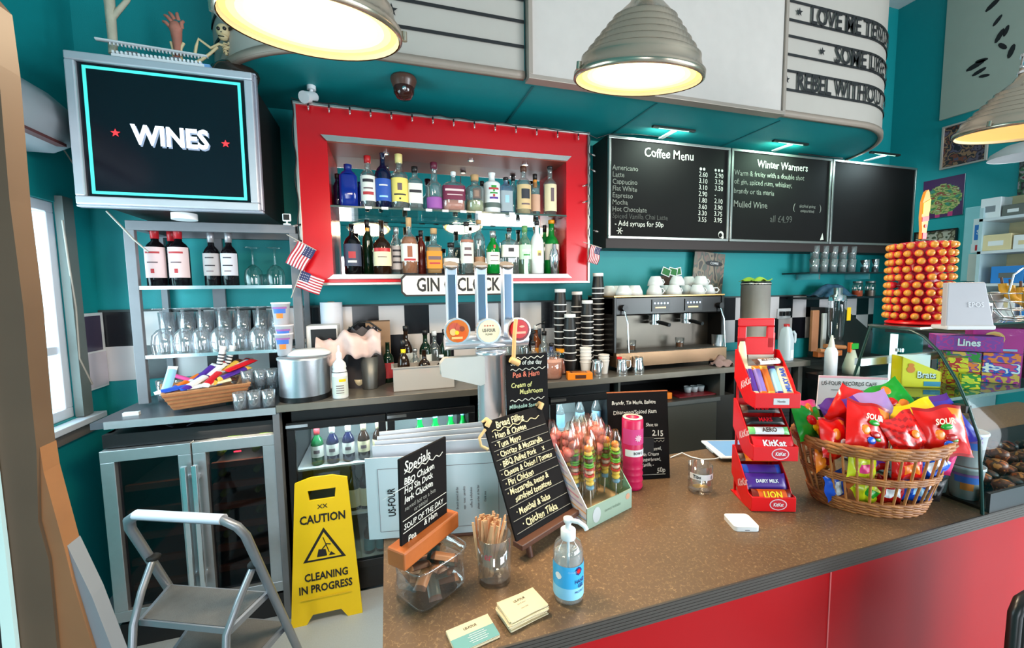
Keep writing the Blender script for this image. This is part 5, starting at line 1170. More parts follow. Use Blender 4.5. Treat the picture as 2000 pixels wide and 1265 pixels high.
# step ladder
A, Bq, C, D = [onZ(x, y, .47) for x, y in ((270, 1210), (450, 1228), (525, 1155), (330, 1140))]
n = ((D-A)+(C-Bq)); n.z = 0; n.normalize(); e = (C-D).normalized()
t = thing('step_stool', 'folding silver two-step stool with grey treads standing on the floor', 'step stool', (0, 0, 0))
def rail(P, h, s=.42): return P-n*s*h+Vector((0, 0, h))
h = .385
D1 = D-e*.012; C1 = C+e*.012
gr = mat('ladder_grey', (158, 160, 168), .35, .6)
pts = [rail(D1, -.46), rail(D1, 0), rail(D1, h*.55), rail(D1, h*.82)]
mid_ = [rail(D1, h*.82), rail(D1, h*.93)+e*.018, rail(D1, h)+e*.06]
mid2 = [rail(C1, h)-e*.06, rail(C1, h*.93)-e*.018, rail(C1, h*.82)]
pts = pts[:-1]+mid_+[rail(D1, h)+e*.15]+[rail(C1, h)-e*.15]+mid2+[rail(C1, h*.55), rail(C1, 0), rail(C1, -.46)]
B().tube(pts, .019, gr, 12, flat=.8).build('handle_frame', t)
B().tube([rail(D1, h)+e*.06+Vector((0, 0, .004)), rail(C1, h)-e*.06+Vector((0, 0, .004))], .0205, mat('grip_white', (206, 210, 224), .4), 10, flat=.8).build('grip', t)
for P, Q in ((D1+e*.02, A), (C1-e*.02, Bq)):
    top = rail(P, .16); B().tube([top, lerp(top, Q, .5)-n*.02, Q-n*.02, Q-n*.09-Vector((0, 0, .46))], .013, gr, 8).build('rear_leg', t)
    B().ball(top, .02, mblack, 10, 8, sc=(1.2, 1.2, .7)).build('hinge', t)
def tread(c4, label):
    vs = [tuple(v) for v in c4]+[tuple(v-Vector((0, 0, .022))) for v in c4]
    o = B().add(vs, [(0, 1, 2, 3), (7, 6, 5, 4), (0, 4, 5, 1), (1, 5, 6, 2), (2, 6, 7, 3), (3, 7, 4, 0)], gr).build('tread', t)
    c = sum(c4, Vector())/4; ins = [c+(v-c)*.93+Vector((0, 0, .0015)) for v in c4]
    B().add([tuple(v) for v in ins], [(0, 1, 2, 3)], mat('tread_rubber', (104, 100, 98), .8, noise=.15, scale=40, bump=.5)).build('tread_mat', o)
tread([A, Bq, C, D], '')
dn = Vector((0, 0, -.235)); tread([v+dn+n*.13 for v in (A, Bq, C, D)], '')
# customers' chair seen at the right edge
q = onY(1985, 1172, .45)
t = thing('cafe_chair', 'dark chair back cut off at the right in front of the red counter', 'chair', (q.x+.2, .45, 0))
cb = mat('dark_chair', (30, 22, 20), .3)
B().tube([(-.2, 0, .45), (-.2, 0, q.z-.03), (-.185, 0, q.z-.005), (-.15, 0, q.z), (.15, 0, q.z), (.2, 0, q.z-.03), (.2, 0, .45)], .011, cb, 8).build('back_frame', t)
B().box(-.188, .188, -.012, .012, .6, q.z-.012, cb).build('backrest', t, bevel=.008)
B().box(-.2, .2, -.4, 0, .43, .47, cb).build('seat', t, bevel=.012)
for x in (-.19, .19):
    for y in (-.38, 0): B().rod((x, y, 0), (x, y, .44), .011, chrome, 8).build('leg', t)
# fascia checker floor on the customer side
# ================================================================ FRONT COUNTER
CT = 1.0; CF = .666; CB = 1.30; CXL = -.03; CXR = 3.25
def counter_mat():
    m = bpy.data.materials.new('brown_fibre_laminate'); m.use_nodes = True; nt = m.node_tree; N = nt.nodes; L = nt.links; p = N['Principled BSDF']
    tc = N.new('ShaderNodeTexCoord'); nz = N.new('ShaderNodeTexNoise'); nz.inputs['Scale'].default_value = 3.0; nz.inputs['Detail'].default_value = 4
    d = N.new('ShaderNodeTexNoise'); d.inputs['Scale'].default_value = 34; ad = N.new('ShaderNodeMix'); ad.data_type = 'VECTOR'; ad.inputs[0].default_value = .05
    L.new(tc.outputs['Object'], nz.inputs[0]); L.new(tc.outputs['Object'], d.inputs[0]); L.new(tc.outputs['Object'], ad.inputs[4]); L.new(d.outputs['Color'], ad.inputs[5])
    v = N.new('ShaderNodeTexVoronoi'); v.feature = 'DISTANCE_TO_EDGE'; v.inputs['Scale'].default_value = 95; L.new(ad.outputs[1], v.inputs['Vector'])
    r = N.new('ShaderNodeValToRGB'); r.color_ramp.elements[0].position = .0; r.color_ramp.elements[0].color = lin((166, 136, 100)); r.color_ramp.elements[1].position = .055; r.color_ramp.elements[1].color = lin((110, 86, 62))
    L.new(v.outputs['Distance'], r.inputs[0])
    mk_ = N.new('ShaderNodeTexNoise'); mk_.inputs['Scale'].default_value = 120; L.new(tc.outputs['Object'], mk_.inputs[0])
    r2 = N.new('ShaderNodeValToRGB'); r2.color_ramp.elements[0].position = .45; r2.color_ramp.elements[1].position = .6; L.new(mk_.outputs['Fac'], r2.inputs[0])
    mx = N.new('ShaderNodeMix'); mx.data_type = 'RGBA'; mx.inputs[6].default_value = lin((108, 84, 62)); L.new(r.outputs[0], mx.inputs[7]); L.new(r2.outputs[0], mx.inputs[0])
    m3 = N.new('ShaderNodeMix'); m3.data_type = 'RGBA'; m3.blend_type = 'MULTIPLY'; m3.inputs[0].default_value = .5; L.new(mx.outputs[2], m3.inputs[6]); L.new(nz.outputs['Fac'], m3.inputs[7])
    sc2 = N.new('ShaderNodeMix'); sc2.data_type = 'RGBA'; sc2.blend_type = 'MULTIPLY'; sc2.inputs[0].default_value = 1; sc2.inputs[7].default_value = (1.25, 1.2, 1.15, 1); L.new(m3.outputs[2], sc2.inputs[6])
    L.new(sc2.outputs[2], p.inputs['Base Color']); p.inputs['Roughness'].default_value = .42; return m
t = thing('serving_counter', 'long serving counter with brown flecked laminate top and glossy red front panels', 'counter', (0, 0, 0))
B().box(CXL, CXR, CF+.004, CB, CT-.034, CT, counter_mat()).build('counter_top', t)
rib = mat('ribbed_aluminium', (88, 80, 74), .38, .5)
b = B(); b.box(CXL, CXR, CF, CF+.004, CT-.036, CT+.0005, rib)
for k in range(5): b.box(CXL, CXR, CF-.0008, CF, CT-.035+k*.007, CT-.0295+k*.007, rib)
b.build('edge_trim', t)
dk = mat('dark_end_panel', (32, 28, 30), .5)
B().box(CXL+.005, CXL+.03, CF+.02, CB-.02, 0, CT-.04, dk).box(CXL+.03, CXR, CB-.05, CB-.03, 0, CT-.04, dk).build('end_panel', t)
for k, (a, c) in enumerate(((CXL+.03, onY(1611, 1200, CF+.02).x-.0015), (onY(1611, 1200, CF+.02).x+.0015, CXR))):
    B().box(a, c, CF+.012, CF+.03, 0, CT-.035, mat('red_gloss_front', (172, 6, 13), .38, noise=.03, spec=.22)).build('front_panel', t)
o = B().box(onY(1611, 1200, CF+.02).x-.002, onY(1611, 1200, CF+.02).x+.002, CF+.0105, CF+.0125, 0, CT-.036, mat('pink_seam', (216, 100, 98), .4)).build('panel_seam', t)
def cpos(x, y, z=CT): return onZ(x, y, z)
TS = .83
def board_on(name, label, x, y, z, yaw, tilt, w_, h_, lines, m_=chalk, th=.006, frame=None, deco=None):
    t = thing(name, label, 'chalkboard', (x, y, z), yaw)
    T_ = Matrix.Rotation(-tilt, 4, 'X')
    b = B(); b.M = T_; b.box(-w_/2, w_/2, 0, th, 0, h_, m_); b.build('slate', t, bevel=.0015)
    b = B(); b.M = T_
    for (s, u, v, sz, mm, bd) in lines: b.text(s, ((u-.5)*w_, -.0012, v*h_), sz*TS, mm, bd, .85, 'LEFT', jit=.05, sh=.05)
    if deco: deco(b, w_, h_)
    b.build('chalk_writing', t); return t, T_
def rule(b, w_, v, h_, m_=dim, x0=-.47, x1=.47, th=.0009): b.tube([(x0*w_, -.001, v*h_), (0, -.001, v*h_+.001), (x1*w_, -.001, v*h_)], th, m_, 4)
def wavy(b, w_, v, h_, m_, x0=-.42, x1=.4): b.tube([(w_*lerp(x0, x1, k/30), -.001, v*h_+.003*sin(k*1.1)) for k in range(31)], .0011, m_, 4)
# big sandwich board on an easel
AL = [('Bread Filling', .16, .945, .029, chalky, .02), ('· Ham & Cheese', .06, .855, .026, chalky, .018), ('· Tuna Mayo', .06, .775, .026, chalky, .018), ('· Chorizo & Mozzarella', .06, .695, .025, chalky, .018), ('· BBQ Pulled Pork     x', .06, .612, .025, chalky, .018), ('· Cheese & Onion / Tomato', .04, .53, .0235, chalky, .018), ('· Piri Chicken', .06, .45, .026, chalky, .018), ('· Mozzarella, pesto &', .05, .372, .025, chalky, .018), ('sundried tomatoes', .14, .305, .025, chalky, .018), ('· Meatball & Salsa', .1, .2, .025, chalky, .018), ('· Chicken Tikka', .14, .095, .029, chalky, .018)]
def deco(b, w_, h_):
    for v in (.815, .735, .655, .57, .49, .41, .26, .15, .05): rule(b, w_, v, h_)
    wavy(b, w_, .9, h_, chalky)
t, T_ = board_on('sandwich_chalkboard', 'leaning chalkboard listing ten sandwich fillings on a small wooden easel', .37, .938, 1.045, .471, .41, .216, .288, AL, deco=deco)
B().box(-.11, .11, -.02, .012, -.014, 0, dwood).build('easel_ledge', t, bevel=.002)
for x in (-.075, .065): B().tube([(x, -.004, -.012), (x, -.012, -.046)], .0085, dwood, 6).build('easel_leg', t)
B().tube([(0, .05, .1), (0, .11, -.044)], .007, dwood, 6).build('rear_strut', t)
for i, (x, z) in enumerate(((-.1, .28), (.098, .283))):
    b = B(); b.M = T_; b.tube([(x-.004, -.004, z-.004), (x+.002, -.012, z+.006), (x+.006, .002, z+.012), (x-.004, .008, z+.006)], .007, mat('hemp_knot', (206, 170, 120), .9), 8).build('rope_knot', t)
b = B(); b.M = T_; b.tube([(-.108, .0, .27), (-.128, .006, .255), (-.13, .006, .235), (-.115, .002, .222)], .004, mat('hemp_knot', (206, 170, 120), .9), 8).build('rope_loop', t)
# soup board hanging on the tap
SLn = [('Soup of the day', .1, .9, .0215, chalkw, .014), ('Pea & Ham', .14, .765, .026, chalkr, .018), ('Cream of', .1, .645, .023, mat('yellow_chalk', (216, 206, 130), .9), .018), ('Mushroom', .3, .565, .023, mat('yellow_chalk', (216, 206, 130), .9), .018), ('Milkshake Special', .05, .40, .0195, mat('mint_chalk', (180, 206, 186), .9), .014), ('Strawberry', .1, .25, .023, chalkw, .014)]
q = onY(973, 690, 1.085)
t, T_ = board_on('soup_chalkboard', 'small upright chalkboard headed Soup of the day clipped in front of the beer tap', .374, 1.085, 1.215, .08, .02, .128, .245, SLn, deco=lambda b, w_, h_: (wavy(b, w_, .955, h_, chalkw), wavy(b, w_, .825, h_, chalkw, -.4, .44), wavy(b, w_, .47, h_, chalkw)))
B().tube([(-.045, -.004, .23), (-.043, -.008, .30), (-.036, -.004, .345)], .0055, mat('orange_stick', (236, 176, 112), .6), 8).build('wooden_peg', t)
B().tube([(-.055, -.006, .235), (-.03, -.008, .222)], .009, mat('orange_stick', (236, 176, 112), .6), 8).build('peg_clip', t)
B().box(-.02, .02, .002, .02, -.215, .02, dwood).build('support', t)
# specials board in a wooden block on the glass tray
SP = [('Specials', .08, .895, .036, chalkw, .014), ('BBQ Chicken', .07, .74, .0235, chalkw, .018), ('Hoi Sin Duck', .07, .65, .0225, chalkw, .018), ('Jerk Chicken', .07, .555, .0235, chalkw, .018), ('served hot on a bun', .07, .46, .0165, dim, .01), ('or panini', .25, .40, .0165, dim, .01), ('SOUP OF THE DAY', .05, .27, .0205, chalkw, .014), ('& Ham', .45, .17, .022, chalkw, .01), ('Pea', .12, .12, .024, chalkw, .01)]
t, T_ = board_on('specials_chalkboard', 'small chalkboard headed Specials slotted into an orange wooden block', .063, .87, 1.112, .76, -.015, .146, .198, SP, deco=lambda b, w_, h_: (wavy(b, w_, .83, h_, chalkw), rule(b, w_, .345, h_, chalkw), rule(b, w_, .215, h_, chalkw)))
B().box(-.088, .088, -.022, .026, -.02, .018, wood).build('wooden_block', t, bevel=.004)
# glass tray of packets
gx, gy = .068, .852
t = thing('glass_dish', 'rectangular clear glass dish full of small brown packets under the wooden block', 'dish', (gx, gy, CT), .55)
dg_ = glass('dish_glass', (253, 254, 255), .14, body=.015)
b = B(); b.lathe([(0, 0), (.05, 0), (.062, .006), (.066, .02), (.062, .05), (.066, .088), (.07, .09), (.066, .082)], dg_, 32, sq=6, sy=.78); b.build('dish_body', t)
pk = mat('brown_packet', (90, 58, 40), .4, noise=.4); pk2 = mat('clear_biscuit_wrap', (176, 120, 80), .3, noise=.4); pk3 = mat('green_grey_packet', (70, 84, 76), .4)
for i in range(15):
    a = i*2.4; bar(['brown biscuit packet inside the glass dish', 'tan biscuit packet inside the glass dish', 'grey-green sugar packet inside the glass dish'][i % 3], Matrix.Translation((gx+.03*cos(a), gy+.022*sin(a), CT+.012+.0042*i)) @ Matrix.Rotation(a, 4, 'Z') @ Matrix.Rotation(.5*sin(i), 4, 'Y'), .058, .026, .012, [(pk, pk2), (pk2, pk), (pk3, pk)][i % 3], group='packets in the glass dish', name='biscuit_packet', cat='packet')
# menus
me_ = mat('menu_card', (222, 233, 236), .6, noise=.02); ms = mat('menu_side', (206, 190, 204), .7)
mt, mw, mh = None, .355, .221
for k in range(5):
    yy = 1.044+.012*k; a = -.187 + (0.04*k if k else 0)
    t = thing('menu', ['front white menu with its heading printed sideways, standing upright', 'white menu standing directly behind the front menu', 'white menu standing third in the menu stand', 'white menu standing fourth in the menu stand', 'tallest white menu at the back of the menu stand'][k], 'menu', (.109+.006*k+(.012 if k else 0), yy+.01*(k > 0), CT+(.004 if k == 0 else .018+.008*k)), a, 'menus in the stand')
    b = B(); b.M = Matrix.Rotation(.058-.03*k, 4, 'X'); b.box(-mw/2, mw/2, 0, .0025, 0, mh, me_ if k == 0 else paper).box(-mw/2+.002, mw/2, .003, .006, .002, mh-.002, ms); b.build('menu_card', t)
    if k == 0:
        b = B(); b.M = Matrix.Rotation(.058, 4, 'X')
        b.text('US-FOUR', (-mw/2+.062, -.0015, mh*.45), .026, ink, .02, .72, X=(0, 0, 1), Y=(-1, 0, 0)); b.text('pizza · burgers · bar', (-mw/2+.083, -.0015, mh*.45), .009, mk, 0, .8, X=(0, 0, 1), Y=(-1, 0, 0)); b.text('Established', (-mw/2+.12, -.0015, mh*.45), .012, teald, .01, .7, X=(0, 0, 1), Y=(-1, 0, 0))
        for (x0, x1) in ((-mw/2+.03, -.03), (.02, mw/2-.02)):
            for (p0, p1) in (((x0, .02), (x1, .02)), ((x1, .02), (x1, mh-.03)), ((x1, mh-.03), (x0, mh-.03)), ((x0, mh-.03), (x0, .02))): b.tube([(p0[0], -.001, p0[1]), (p1[0], -.001, p1[1])], .0005, mk, 4)
        for r_, s in enumerate(('Brunch served all day', 'eggs · toast · pancakes', 'coffee & milkshakes', 'please order at the bar', 'thank you')): b.text(s, (.05+r_*.018, -.0015, mh*.45), .009, mk, .0, .8, X=(0, 0, 1), Y=(-1, 0, 0))
        b.build('menu_print', t)
t = thing('menu_stand', 'low dark wooden stand under the white menus', 'stand', (.135, 1.075, CT), -.187)
B().box(-.11, .11, -.045, .045, 0, .0035, dwood).box(-.11, .11, .052, .06, 0, .08, dwood).build('stand_base', t)
# tumbler of wooden stirrers
q = cpos(966, 1130); sx_, sy_ = q.x, q.y
t = thing('stirrer_glass', 'clear straight tumbler with partial red lettering holding wooden stirrers', 'glass', (sx_, sy_, CT))
r_ = .0365; hg = .105
B().lathe([(0, 0), (r_*.93, 0), (r_, .006), (r_*1.06, hg), (r_*1.0, hg), (r_*.92, .012), (0, .01)], dg_, 28).build('glass_body', t)
B().text('er', (0, 0, 0), .024, mat('red_glass_print', (220, 60, 66), .5), .02, .8, wrap=lambda x, y: ((r_*1.035)*sin((x-.022)/r_), -(r_*1.035)*cos((x-.022)/r_), .075+y)).build('glass_print', t)
st = mat('stirrer_wood', (226, 170, 122), .7, noise=.12); random.seed(3); s0 = None
for i in range(46):
    a = random.uniform(0, 2*pi); rr = .027*math.sqrt(random.random()); le = random.uniform(.125, .14)
    bx, by = .6*rr*cos(a)-.008, .6*rr*sin(a); ta = random.uniform(-.22, .26)+.08; tb_ = random.uniform(-.2, .16)
    loc = (sx_+bx-.012, sy_+by, CT+.013)
    if s0 is None:
        s0 = thing('wooden_stirrer', 'thin pale wooden stirrer standing in the lettered tumbler', 'stirrer', loc, a, 'wooden stirrers in the tumbler')
        B().box(-.0028, .0028, -.0007, .0007, 0, .13, st).build('stick', s0)
        s0.rotation_euler = (tb_, ta*.8, a*0)
    else:
        c_ = dup(s0, loc); c_.rotation_euler = (tb_, ta*.8, random.uniform(-.8, .8))
# sanitiser
q = cpos(1110, 1165)
t = thing('sanitizer_bottle', 'clear pump bottle of hand gel with a blue label near the counter edge', 'bottle', (q.x, q.y, CT), radians(-20))
r_ = .031
sg = glass('gel_bottle', (250, 253, 255), .07, body=.05)
B().lathe([(0, .0), (r_*.8, 0), (r_, .006), (r_, .105), (r_*.85, .12), (r_*.45, .131), (.0135, .133)], sg, 28).build('bottle_body', t)
B().lathe([(0, .003), (r_*.93, .006), (r_*.93, .098), (0, .098)], glass('gel', (236, 246, 250), .03, body=.18), 24).build('gel', t)
B().lathe([(.0145, .129), (.0155, .131), (.0155, .148), (.0125, .15), (0, .15)], W_, 20).lathe([(.006, .15), (.006, .162), (.009, .164), (.01, .172), (.0, .174)], W_, 16).tube([(-.004, 0, .169), (.02, -.012, .171), (.032, -.02, .166), (.035, -.022, .160)], .0048, W_, 10).build('pump', t)
B().rod((0, 0, .01), (0, 0, .13), .003, W_, 8).build('dip_tube', t)
skb = mat('sky_label', (60, 176, 232), .45); skl = mat('pale_sky_label', (150, 214, 244), .45)
b = B(); b.lathe([(r_+.0008, .016), (r_+.0008, .04)], skl, 26, a0=-pi*1.02, a1=.05*pi); b.lathe([(r_+.0008, .04), (r_+.0008, .086)], skb, 26, a0=-pi*1.02, a1=.05*pi)
wr_ = lambda o, z: (lambda x, y: ((r_+.0014)*sin(o+x/r_), -(r_+.0014)*cos(o+x/r_), z+y))
nv = mat('navy_print', (26, 40, 110), .5)
b.text('HAND', (0, 0, 0), .011, nv, .02, .8, wrap=wr_(.75, .054)); b.text('GEL', (0, 0, 0), .011, nv, .02, .8, wrap=wr_(.8, .044)); b.text('PROTECT', (0, 0, 0), .006, nv, .01, .9, wrap=wr_(.72, .032)); b.text('GUARD', (0, 0, 0), .006, skl, .01, .9, wrap=wr_(.2, .075))
b.star((0, 0, 0), .009, nv, wrap=wr_(.62, .076), n=4, inner=.9); b.star((0, 0, 0), .005, mred, wrap=lambda x, y: ((r_+.0018)*sin(.62+x/r_), -(r_+.0018)*cos(.62+x/r_), .076+y), n=4, inner=.9)
b.star((0, 0, 0), .008, W_, wrap=wr_(-.75, .064), n=4, inner=.9); b.build('label', t)
# business cards
ca = mat('cream_card', (226, 208, 172), .6, noise=.02); cb_ = mat('teal_card', (104, 160, 160), .6)
def card_layout(p, rz, z0, n, name, label, sp=.0011, jitter=.002, group=None):
    pr = None
    for k in range(n):
        loc = (p.x+random.uniform(-jitter, jitter), p.y+random.uniform(-jitter, jitter), z0+k*sp); a = rz+random.uniform(-.05, .05)*(jitter > .001)
        if pr is None:
            pr = thing('business_card', label, 'card', loc, a, group); B().box(-.0425, .0425, -.0275, .0275, 0, sp*.86, ca).build('card_stock', pr)
            b = B(); b.text('US-FOUR', (0, .013, sp*.86+.0003), .008, ink, .02, .8, X=(1, 0, 0), Y=(0, 1, 0)); b.text('bar & diner', (0, .004, sp*.86+.0003), .0045, mk, 0, .9, X=(1, 0, 0), Y=(0, 1, 0)); b.text('open daily', (0, -.008, sp*.86+.0003), .0045, mk, 0, .9, X=(1, 0, 0), Y=(0, 1, 0)); b.build('card_print', pr)
        else: dup(pr, loc, a, label.replace('business card', f'business card, {k+1}th from the bottom')[:200] if 0 else None)
    return pr
pa = (cpos(966, 1188, 1.02)+cpos(1042, 1152, 1.02)+cpos(998, 1210, 1.02)+cpos(1068, 1172, 1.02))/4
card_layout(pa, .23, CT+.0005, 16, 'business_card', 'cream business card in the tall loose stack near the sanitizer', .00125, .003, 'stack of cream cards')
pb_ = (cpos(867, 1237)+cpos(953, 1202)+cpos(979, 1237))/3
pb_ = Vector((.222, .725+.0, 0)); pm = (cpos(867, 1237)+cpos(979, 1240))/2
pr = thing('business_card', 'two-tone cream and teal business card topping the low stack', 'card', (pm.x, pm.y-.004, CT+.0065), .19)
B().box(-.0425, .0425, .002, .0275, 0, .0009, ca).box(-.0425, .0425, -.0275, .002, 0, .0009, cb_).build('card_stock', pr)
b = B(); b.text('US-FOUR', (0, .014, .0013), .008, ink, .02, .8, X=(1, 0, 0), Y=(0, 1, 0))
for k in range(5): b.quad((.006, -.003-.0045*k, .0013), .03+.008*(k % 2), .0009, W_, X=(1, 0, 0), Y=(0, 1, 0))
b.build('card_print', pr)
random.seed(11); card_layout(Vector((pm.x, pm.y-.004, 0)), .19, CT+.0005, 5, 'business_card', 'cream business card under the two-tone card', .00115, .0008, 'low stack under the two-tone card')
# card reader, tips glass, tablet, cable
q = cpos(1447, 1024)
t = thing('card_reader', 'small square white card reader lying on the counter', 'card reader', (q.x, q.y, CT), radians(-19))
B().hprism([(sx__*.023+.01*cos(a_), sy__*.023+.01*sin(a_)) for sx__, sy__, a0_ in ((1, 1, 0), (-1, 1, 1), (-1, -1, 2), (1, -1, 3)) for a_ in [(a0_+i_/5)*pi/2 for i_ in range(6)]], .0005, .0125, W_, True).build('reader_body', t, bevel=.0025, seg=3); B().box(-.006, .006, -.0334, -.0328, .003, .0045, black).build('port', t)
q = cpos(1366, 958)
t = thing('tips_glass', 'whisky tumbler with a handwritten white tips label and a few coins', 'glass', (q.x, q.y, CT))
r_ = .037
B().lathe([(0, .004), (r_*.8, .002), (r_*.9, 0), (r_, .012), (r_, .088), (r_*.96, .088), (r_*.94, .014), (0, .012)], dg_, 9).build('glass_body', t)
b = B(); b.lathe([(r_+.0008, .05), (r_+.0008, .068)], W_, 14, a0=-pi*1.0, a1=-.18*pi); wr2 = lambda o, z: (lambda x, y: ((r_+.0016)*sin(o+x/r_), -(r_+.0016)*cos(o+x/r_), z+y)); b.text('Tips', (0, 0, 0), .015, ink, .02, .9, wrap=wr2(-.95, .059), jit=.05); b.text(':)', (0, 0, 0), .014, ink, .02, .9, wrap=wr2(.25, .059)); b.build('label', t)
for k, (x, y) in enumerate(((.0, .004), (.012, -.008), (-.014, -.002))):
    c_ = thing('coin', 'coin lying in the tips glass', 'coin', (q.x+x, q.y+y, CT+.0135+.002*k), 0, 'coins in the tips glass'); B().cyl((0, 0, 0), .011, .0018, mat('brass_coin', (216, 176, 90), .3, .9), 18).build('coin_body', c_)
q = cpos(1428, 888)
t = thing('tablet', 'white-framed tablet with a pale blue screen lying behind the chocolate stand', 'tablet', (q.x+.05, q.y-.0, CT+.012), radians(-18), rx=.0)
B().box(-.12, .12, -.085, .085, 0, .009, W_).build('tablet_body', t, bevel=.004); B().box(-.1, .1, -.075, .075, .009, .0096, mat('pale_blue_screen', (120, 160, 206), .15, emit=.25)).build('screen_panel', t); B().box(-.11, .11, .0, .06, -.011, 0, W_).build('rest', t)
cable('charging_cable', 'white charging cable curling from the chalkboard to the tablet', [cpos(1310, 893, CT+.003), cpos(1332, 884, CT+.01), cpos(1350, 892, CT+.004), cpos(1372, 897, CT+.004), cpos(1395, 896, CT+.008), cpos(1420, 890, CT+.014)], .0022, W_)
# spirits price chalkboard
BL_ = [('Brandy, Tia Maria, Baileys', .07, .885, .021, chalkw, .012), ('Disaronno/Spiced Rum', .09, .775, .023, chalkw, .012), ('Shot to', .62, .62, .02, chalkw, .01), ('2.15', .72, .52, .032, chalkw, .02), ('Nuts, Caramel,', .46, .345, .02, chalkw, .008), ('Irish Cream', .5, .285, .02, chalkw, .008), ('Gingerbread,', .5, .225, .02, chalkw, .008), ('Vanilla -', .52, .165, .02, chalkw, .008), ('50p', .78, .095, .028, chalkw, .016)]
t, T_ = board_on('prices_chalkboard', 'tall chalkboard of spirit shot prices standing behind the magenta tube', .79, 1.152, 1.001, -.197, .103, .211, .292, BL_, deco=lambda b, w_, h_: (wavy(b, w_, .43, h_, dim, .1, .42), rule(b, w_, .46, h_, chalkw, .22, .42), rule(b, w_, .05, h_, chalkw, .26, .42)))
B().box(-.1055, .1055, -.0, .007, .292, .295, wood).build('top_edge', t).rotation_euler = (-.103, 0, 0)
B().box(-.05, .05, .008, .014, 0, .14, mblack).build('rear_support', t)
# magenta tube
q = cpos(1234, 950)
t = thing('cup_tube', 'magenta ribbed tube with a white label between the skewers and the price board', 'tube', (q.x, q.y-.0, CT))
mg1 = mat('magenta', (206, 24, 84), .35); mg2 = mat('pink_panel', (226, 70, 140), .4)
pr = [(0, 0), (.030, 0), (.033, .006)]
for k in range(4): pr += [(.034, .012+k*.02), (.031, .02+k*.02), (.034, .028+k*.02)]
pr += [(.033, .1), (.033, .225), (.030, .23), (.02, .23), (.018, .2), (0, .2)]
B().lathe(pr, mg1, 28).build('tube_body', t)
b = B(); b.lathe([(.0338, .15), (.0338, .2)], mg2, 20, a0=-pi, a1=0); b.lathe([(.034, .112), (.034, .134)], W_, 20, a0=-pi*.9, a1=-.15); wr3 = lambda o, z: (lambda x, y: (.0348*sin(o+x/.034), -.0348*cos(o+x/.034), z+y)); b.text('BOW 2', (0, 0, 0), .012, ink, .02, .8, wrap=wr3(.0, .123)); b.star((0, 0, 0), .013, mat('pale_pink', (240, 190, 206), .5), wrap=wr3(.0, .172), n=9, inner=.6); b.build('label', t)
B().lathe([(.031, .2302), (.031, .232), (.021, .232)], mat('pale_rim', (240, 206, 190), .5), 24).build('rim', t)
# second magenta tube behind (edge visible), sweet skewer box
cA, cB2, cC = cpos(1146, 1034.7), cpos(1233, 990), cpos(1112, 1000)
yw = math.atan2((cB2-cA).y, (cB2-cA).x); bwid = (cB2-cA).length; bd = .16
t = thing('skewer_box', 'pale green and striped cardboard display box holding candy skewers', 'display box', (cA.x, cA.y, CT), yw)
bx = mat('sage_card', (150, 172, 152), .7); cr = mat('card_inside', (214, 176, 130), .8); sd = mat('card_white', (226, 218, 222), .7)
hf, hbk = .058, .20
B().box(0, bwid, -.001, .002, 0, hf, bx).box(0, bwid, .002, bd, 0, .004, cr).box(.0, bwid, .002, bd, .022, .026, cr).build('box_body', t)
for x in (0, bwid-.003):
    b = B(); v = [(x, 0, 0), (x, bd, 0), (x, bd, hbk), (x, bd-.04, hbk), (x, 0, hf)]; v2 = [(x+.003, y, z) for _, y, z in v]; b.add(v+v2, [(0, 1, 2, 3, 4), (9, 8, 7, 6, 5)]+[(i, i+5, (i+1) % 5+5, (i+1) % 5) for i in range(5)], sd if x == 0 else mat('mint_card', (150, 196, 160), .7)); b.build('side_flap', t)
B().box(0, bwid, bd-.003, bd, 0, hbk+.012, mat('backboard', (206, 176, 150), .7)).build('back_panel', t)
sb = B(); cs_ = [mat('s_pink', (226, 150, 170), .7), mat('s_blue', (150, 180, 220), .7), mat('s_orange', (236, 180, 130), .7), mat('s_lilac', (190, 170, 210), .7)]
for k in range(11):
    z0 = .008+k*.017
    for j in range(1):
        y1 = bd if z0 < hf else bd; y0 = 0 if z0+.01 < hf else min(bd-.01, (z0-hf)/(hbk-hf)*(bd-.04)+.012)
        sb.add([(-.0006, y0+.002, z0), (-.0006, y1, z0+.03 if z0+.03 < hbk else hbk), (-.0006, y1, min(hbk, z0+.034)), (-.0006, y0+.002, z0+.004)], [(0, 1, 2, 3)], cs_[k % 4])
sb.build('side_stripes', t)
b = B(); b.disc((bwid*.2, -.0016, .03), .016, mat('grey_figure', (190, 196, 196), .7), ry=.022); b.disc((bwid*.9, -.0016, .04), .009, mat('peach_dot', (200, 150, 120), .7)); b.text('sweet kebabs', (bwid*.55, -.0016, .03), .014, mat('sage_print', (120, 140, 122), .7), 0, .9); b.build('front_print', t)
swc = [mat('jelly_pink', (246, 130, 120), .35, noise=.25, scale=80), mat('jelly_red', (222, 50, 40), .3, noise=.2), mat('jelly_orange', (246, 140, 50), .3), mat('jelly_green', (110, 196, 50), .3), mat('jelly_yellow', (250, 216, 90), .35), mat('jelly_white', (246, 216, 200), .4), mat('jelly_blue', (110, 170, 210), .35), mat('jelly_brown', (120, 60, 30), .35)]
TB = Matrix.Translation((cA.x, cA.y, CT)) @ Matrix.Rotation(yw, 4, 'Z')
random.seed(5); proto = []
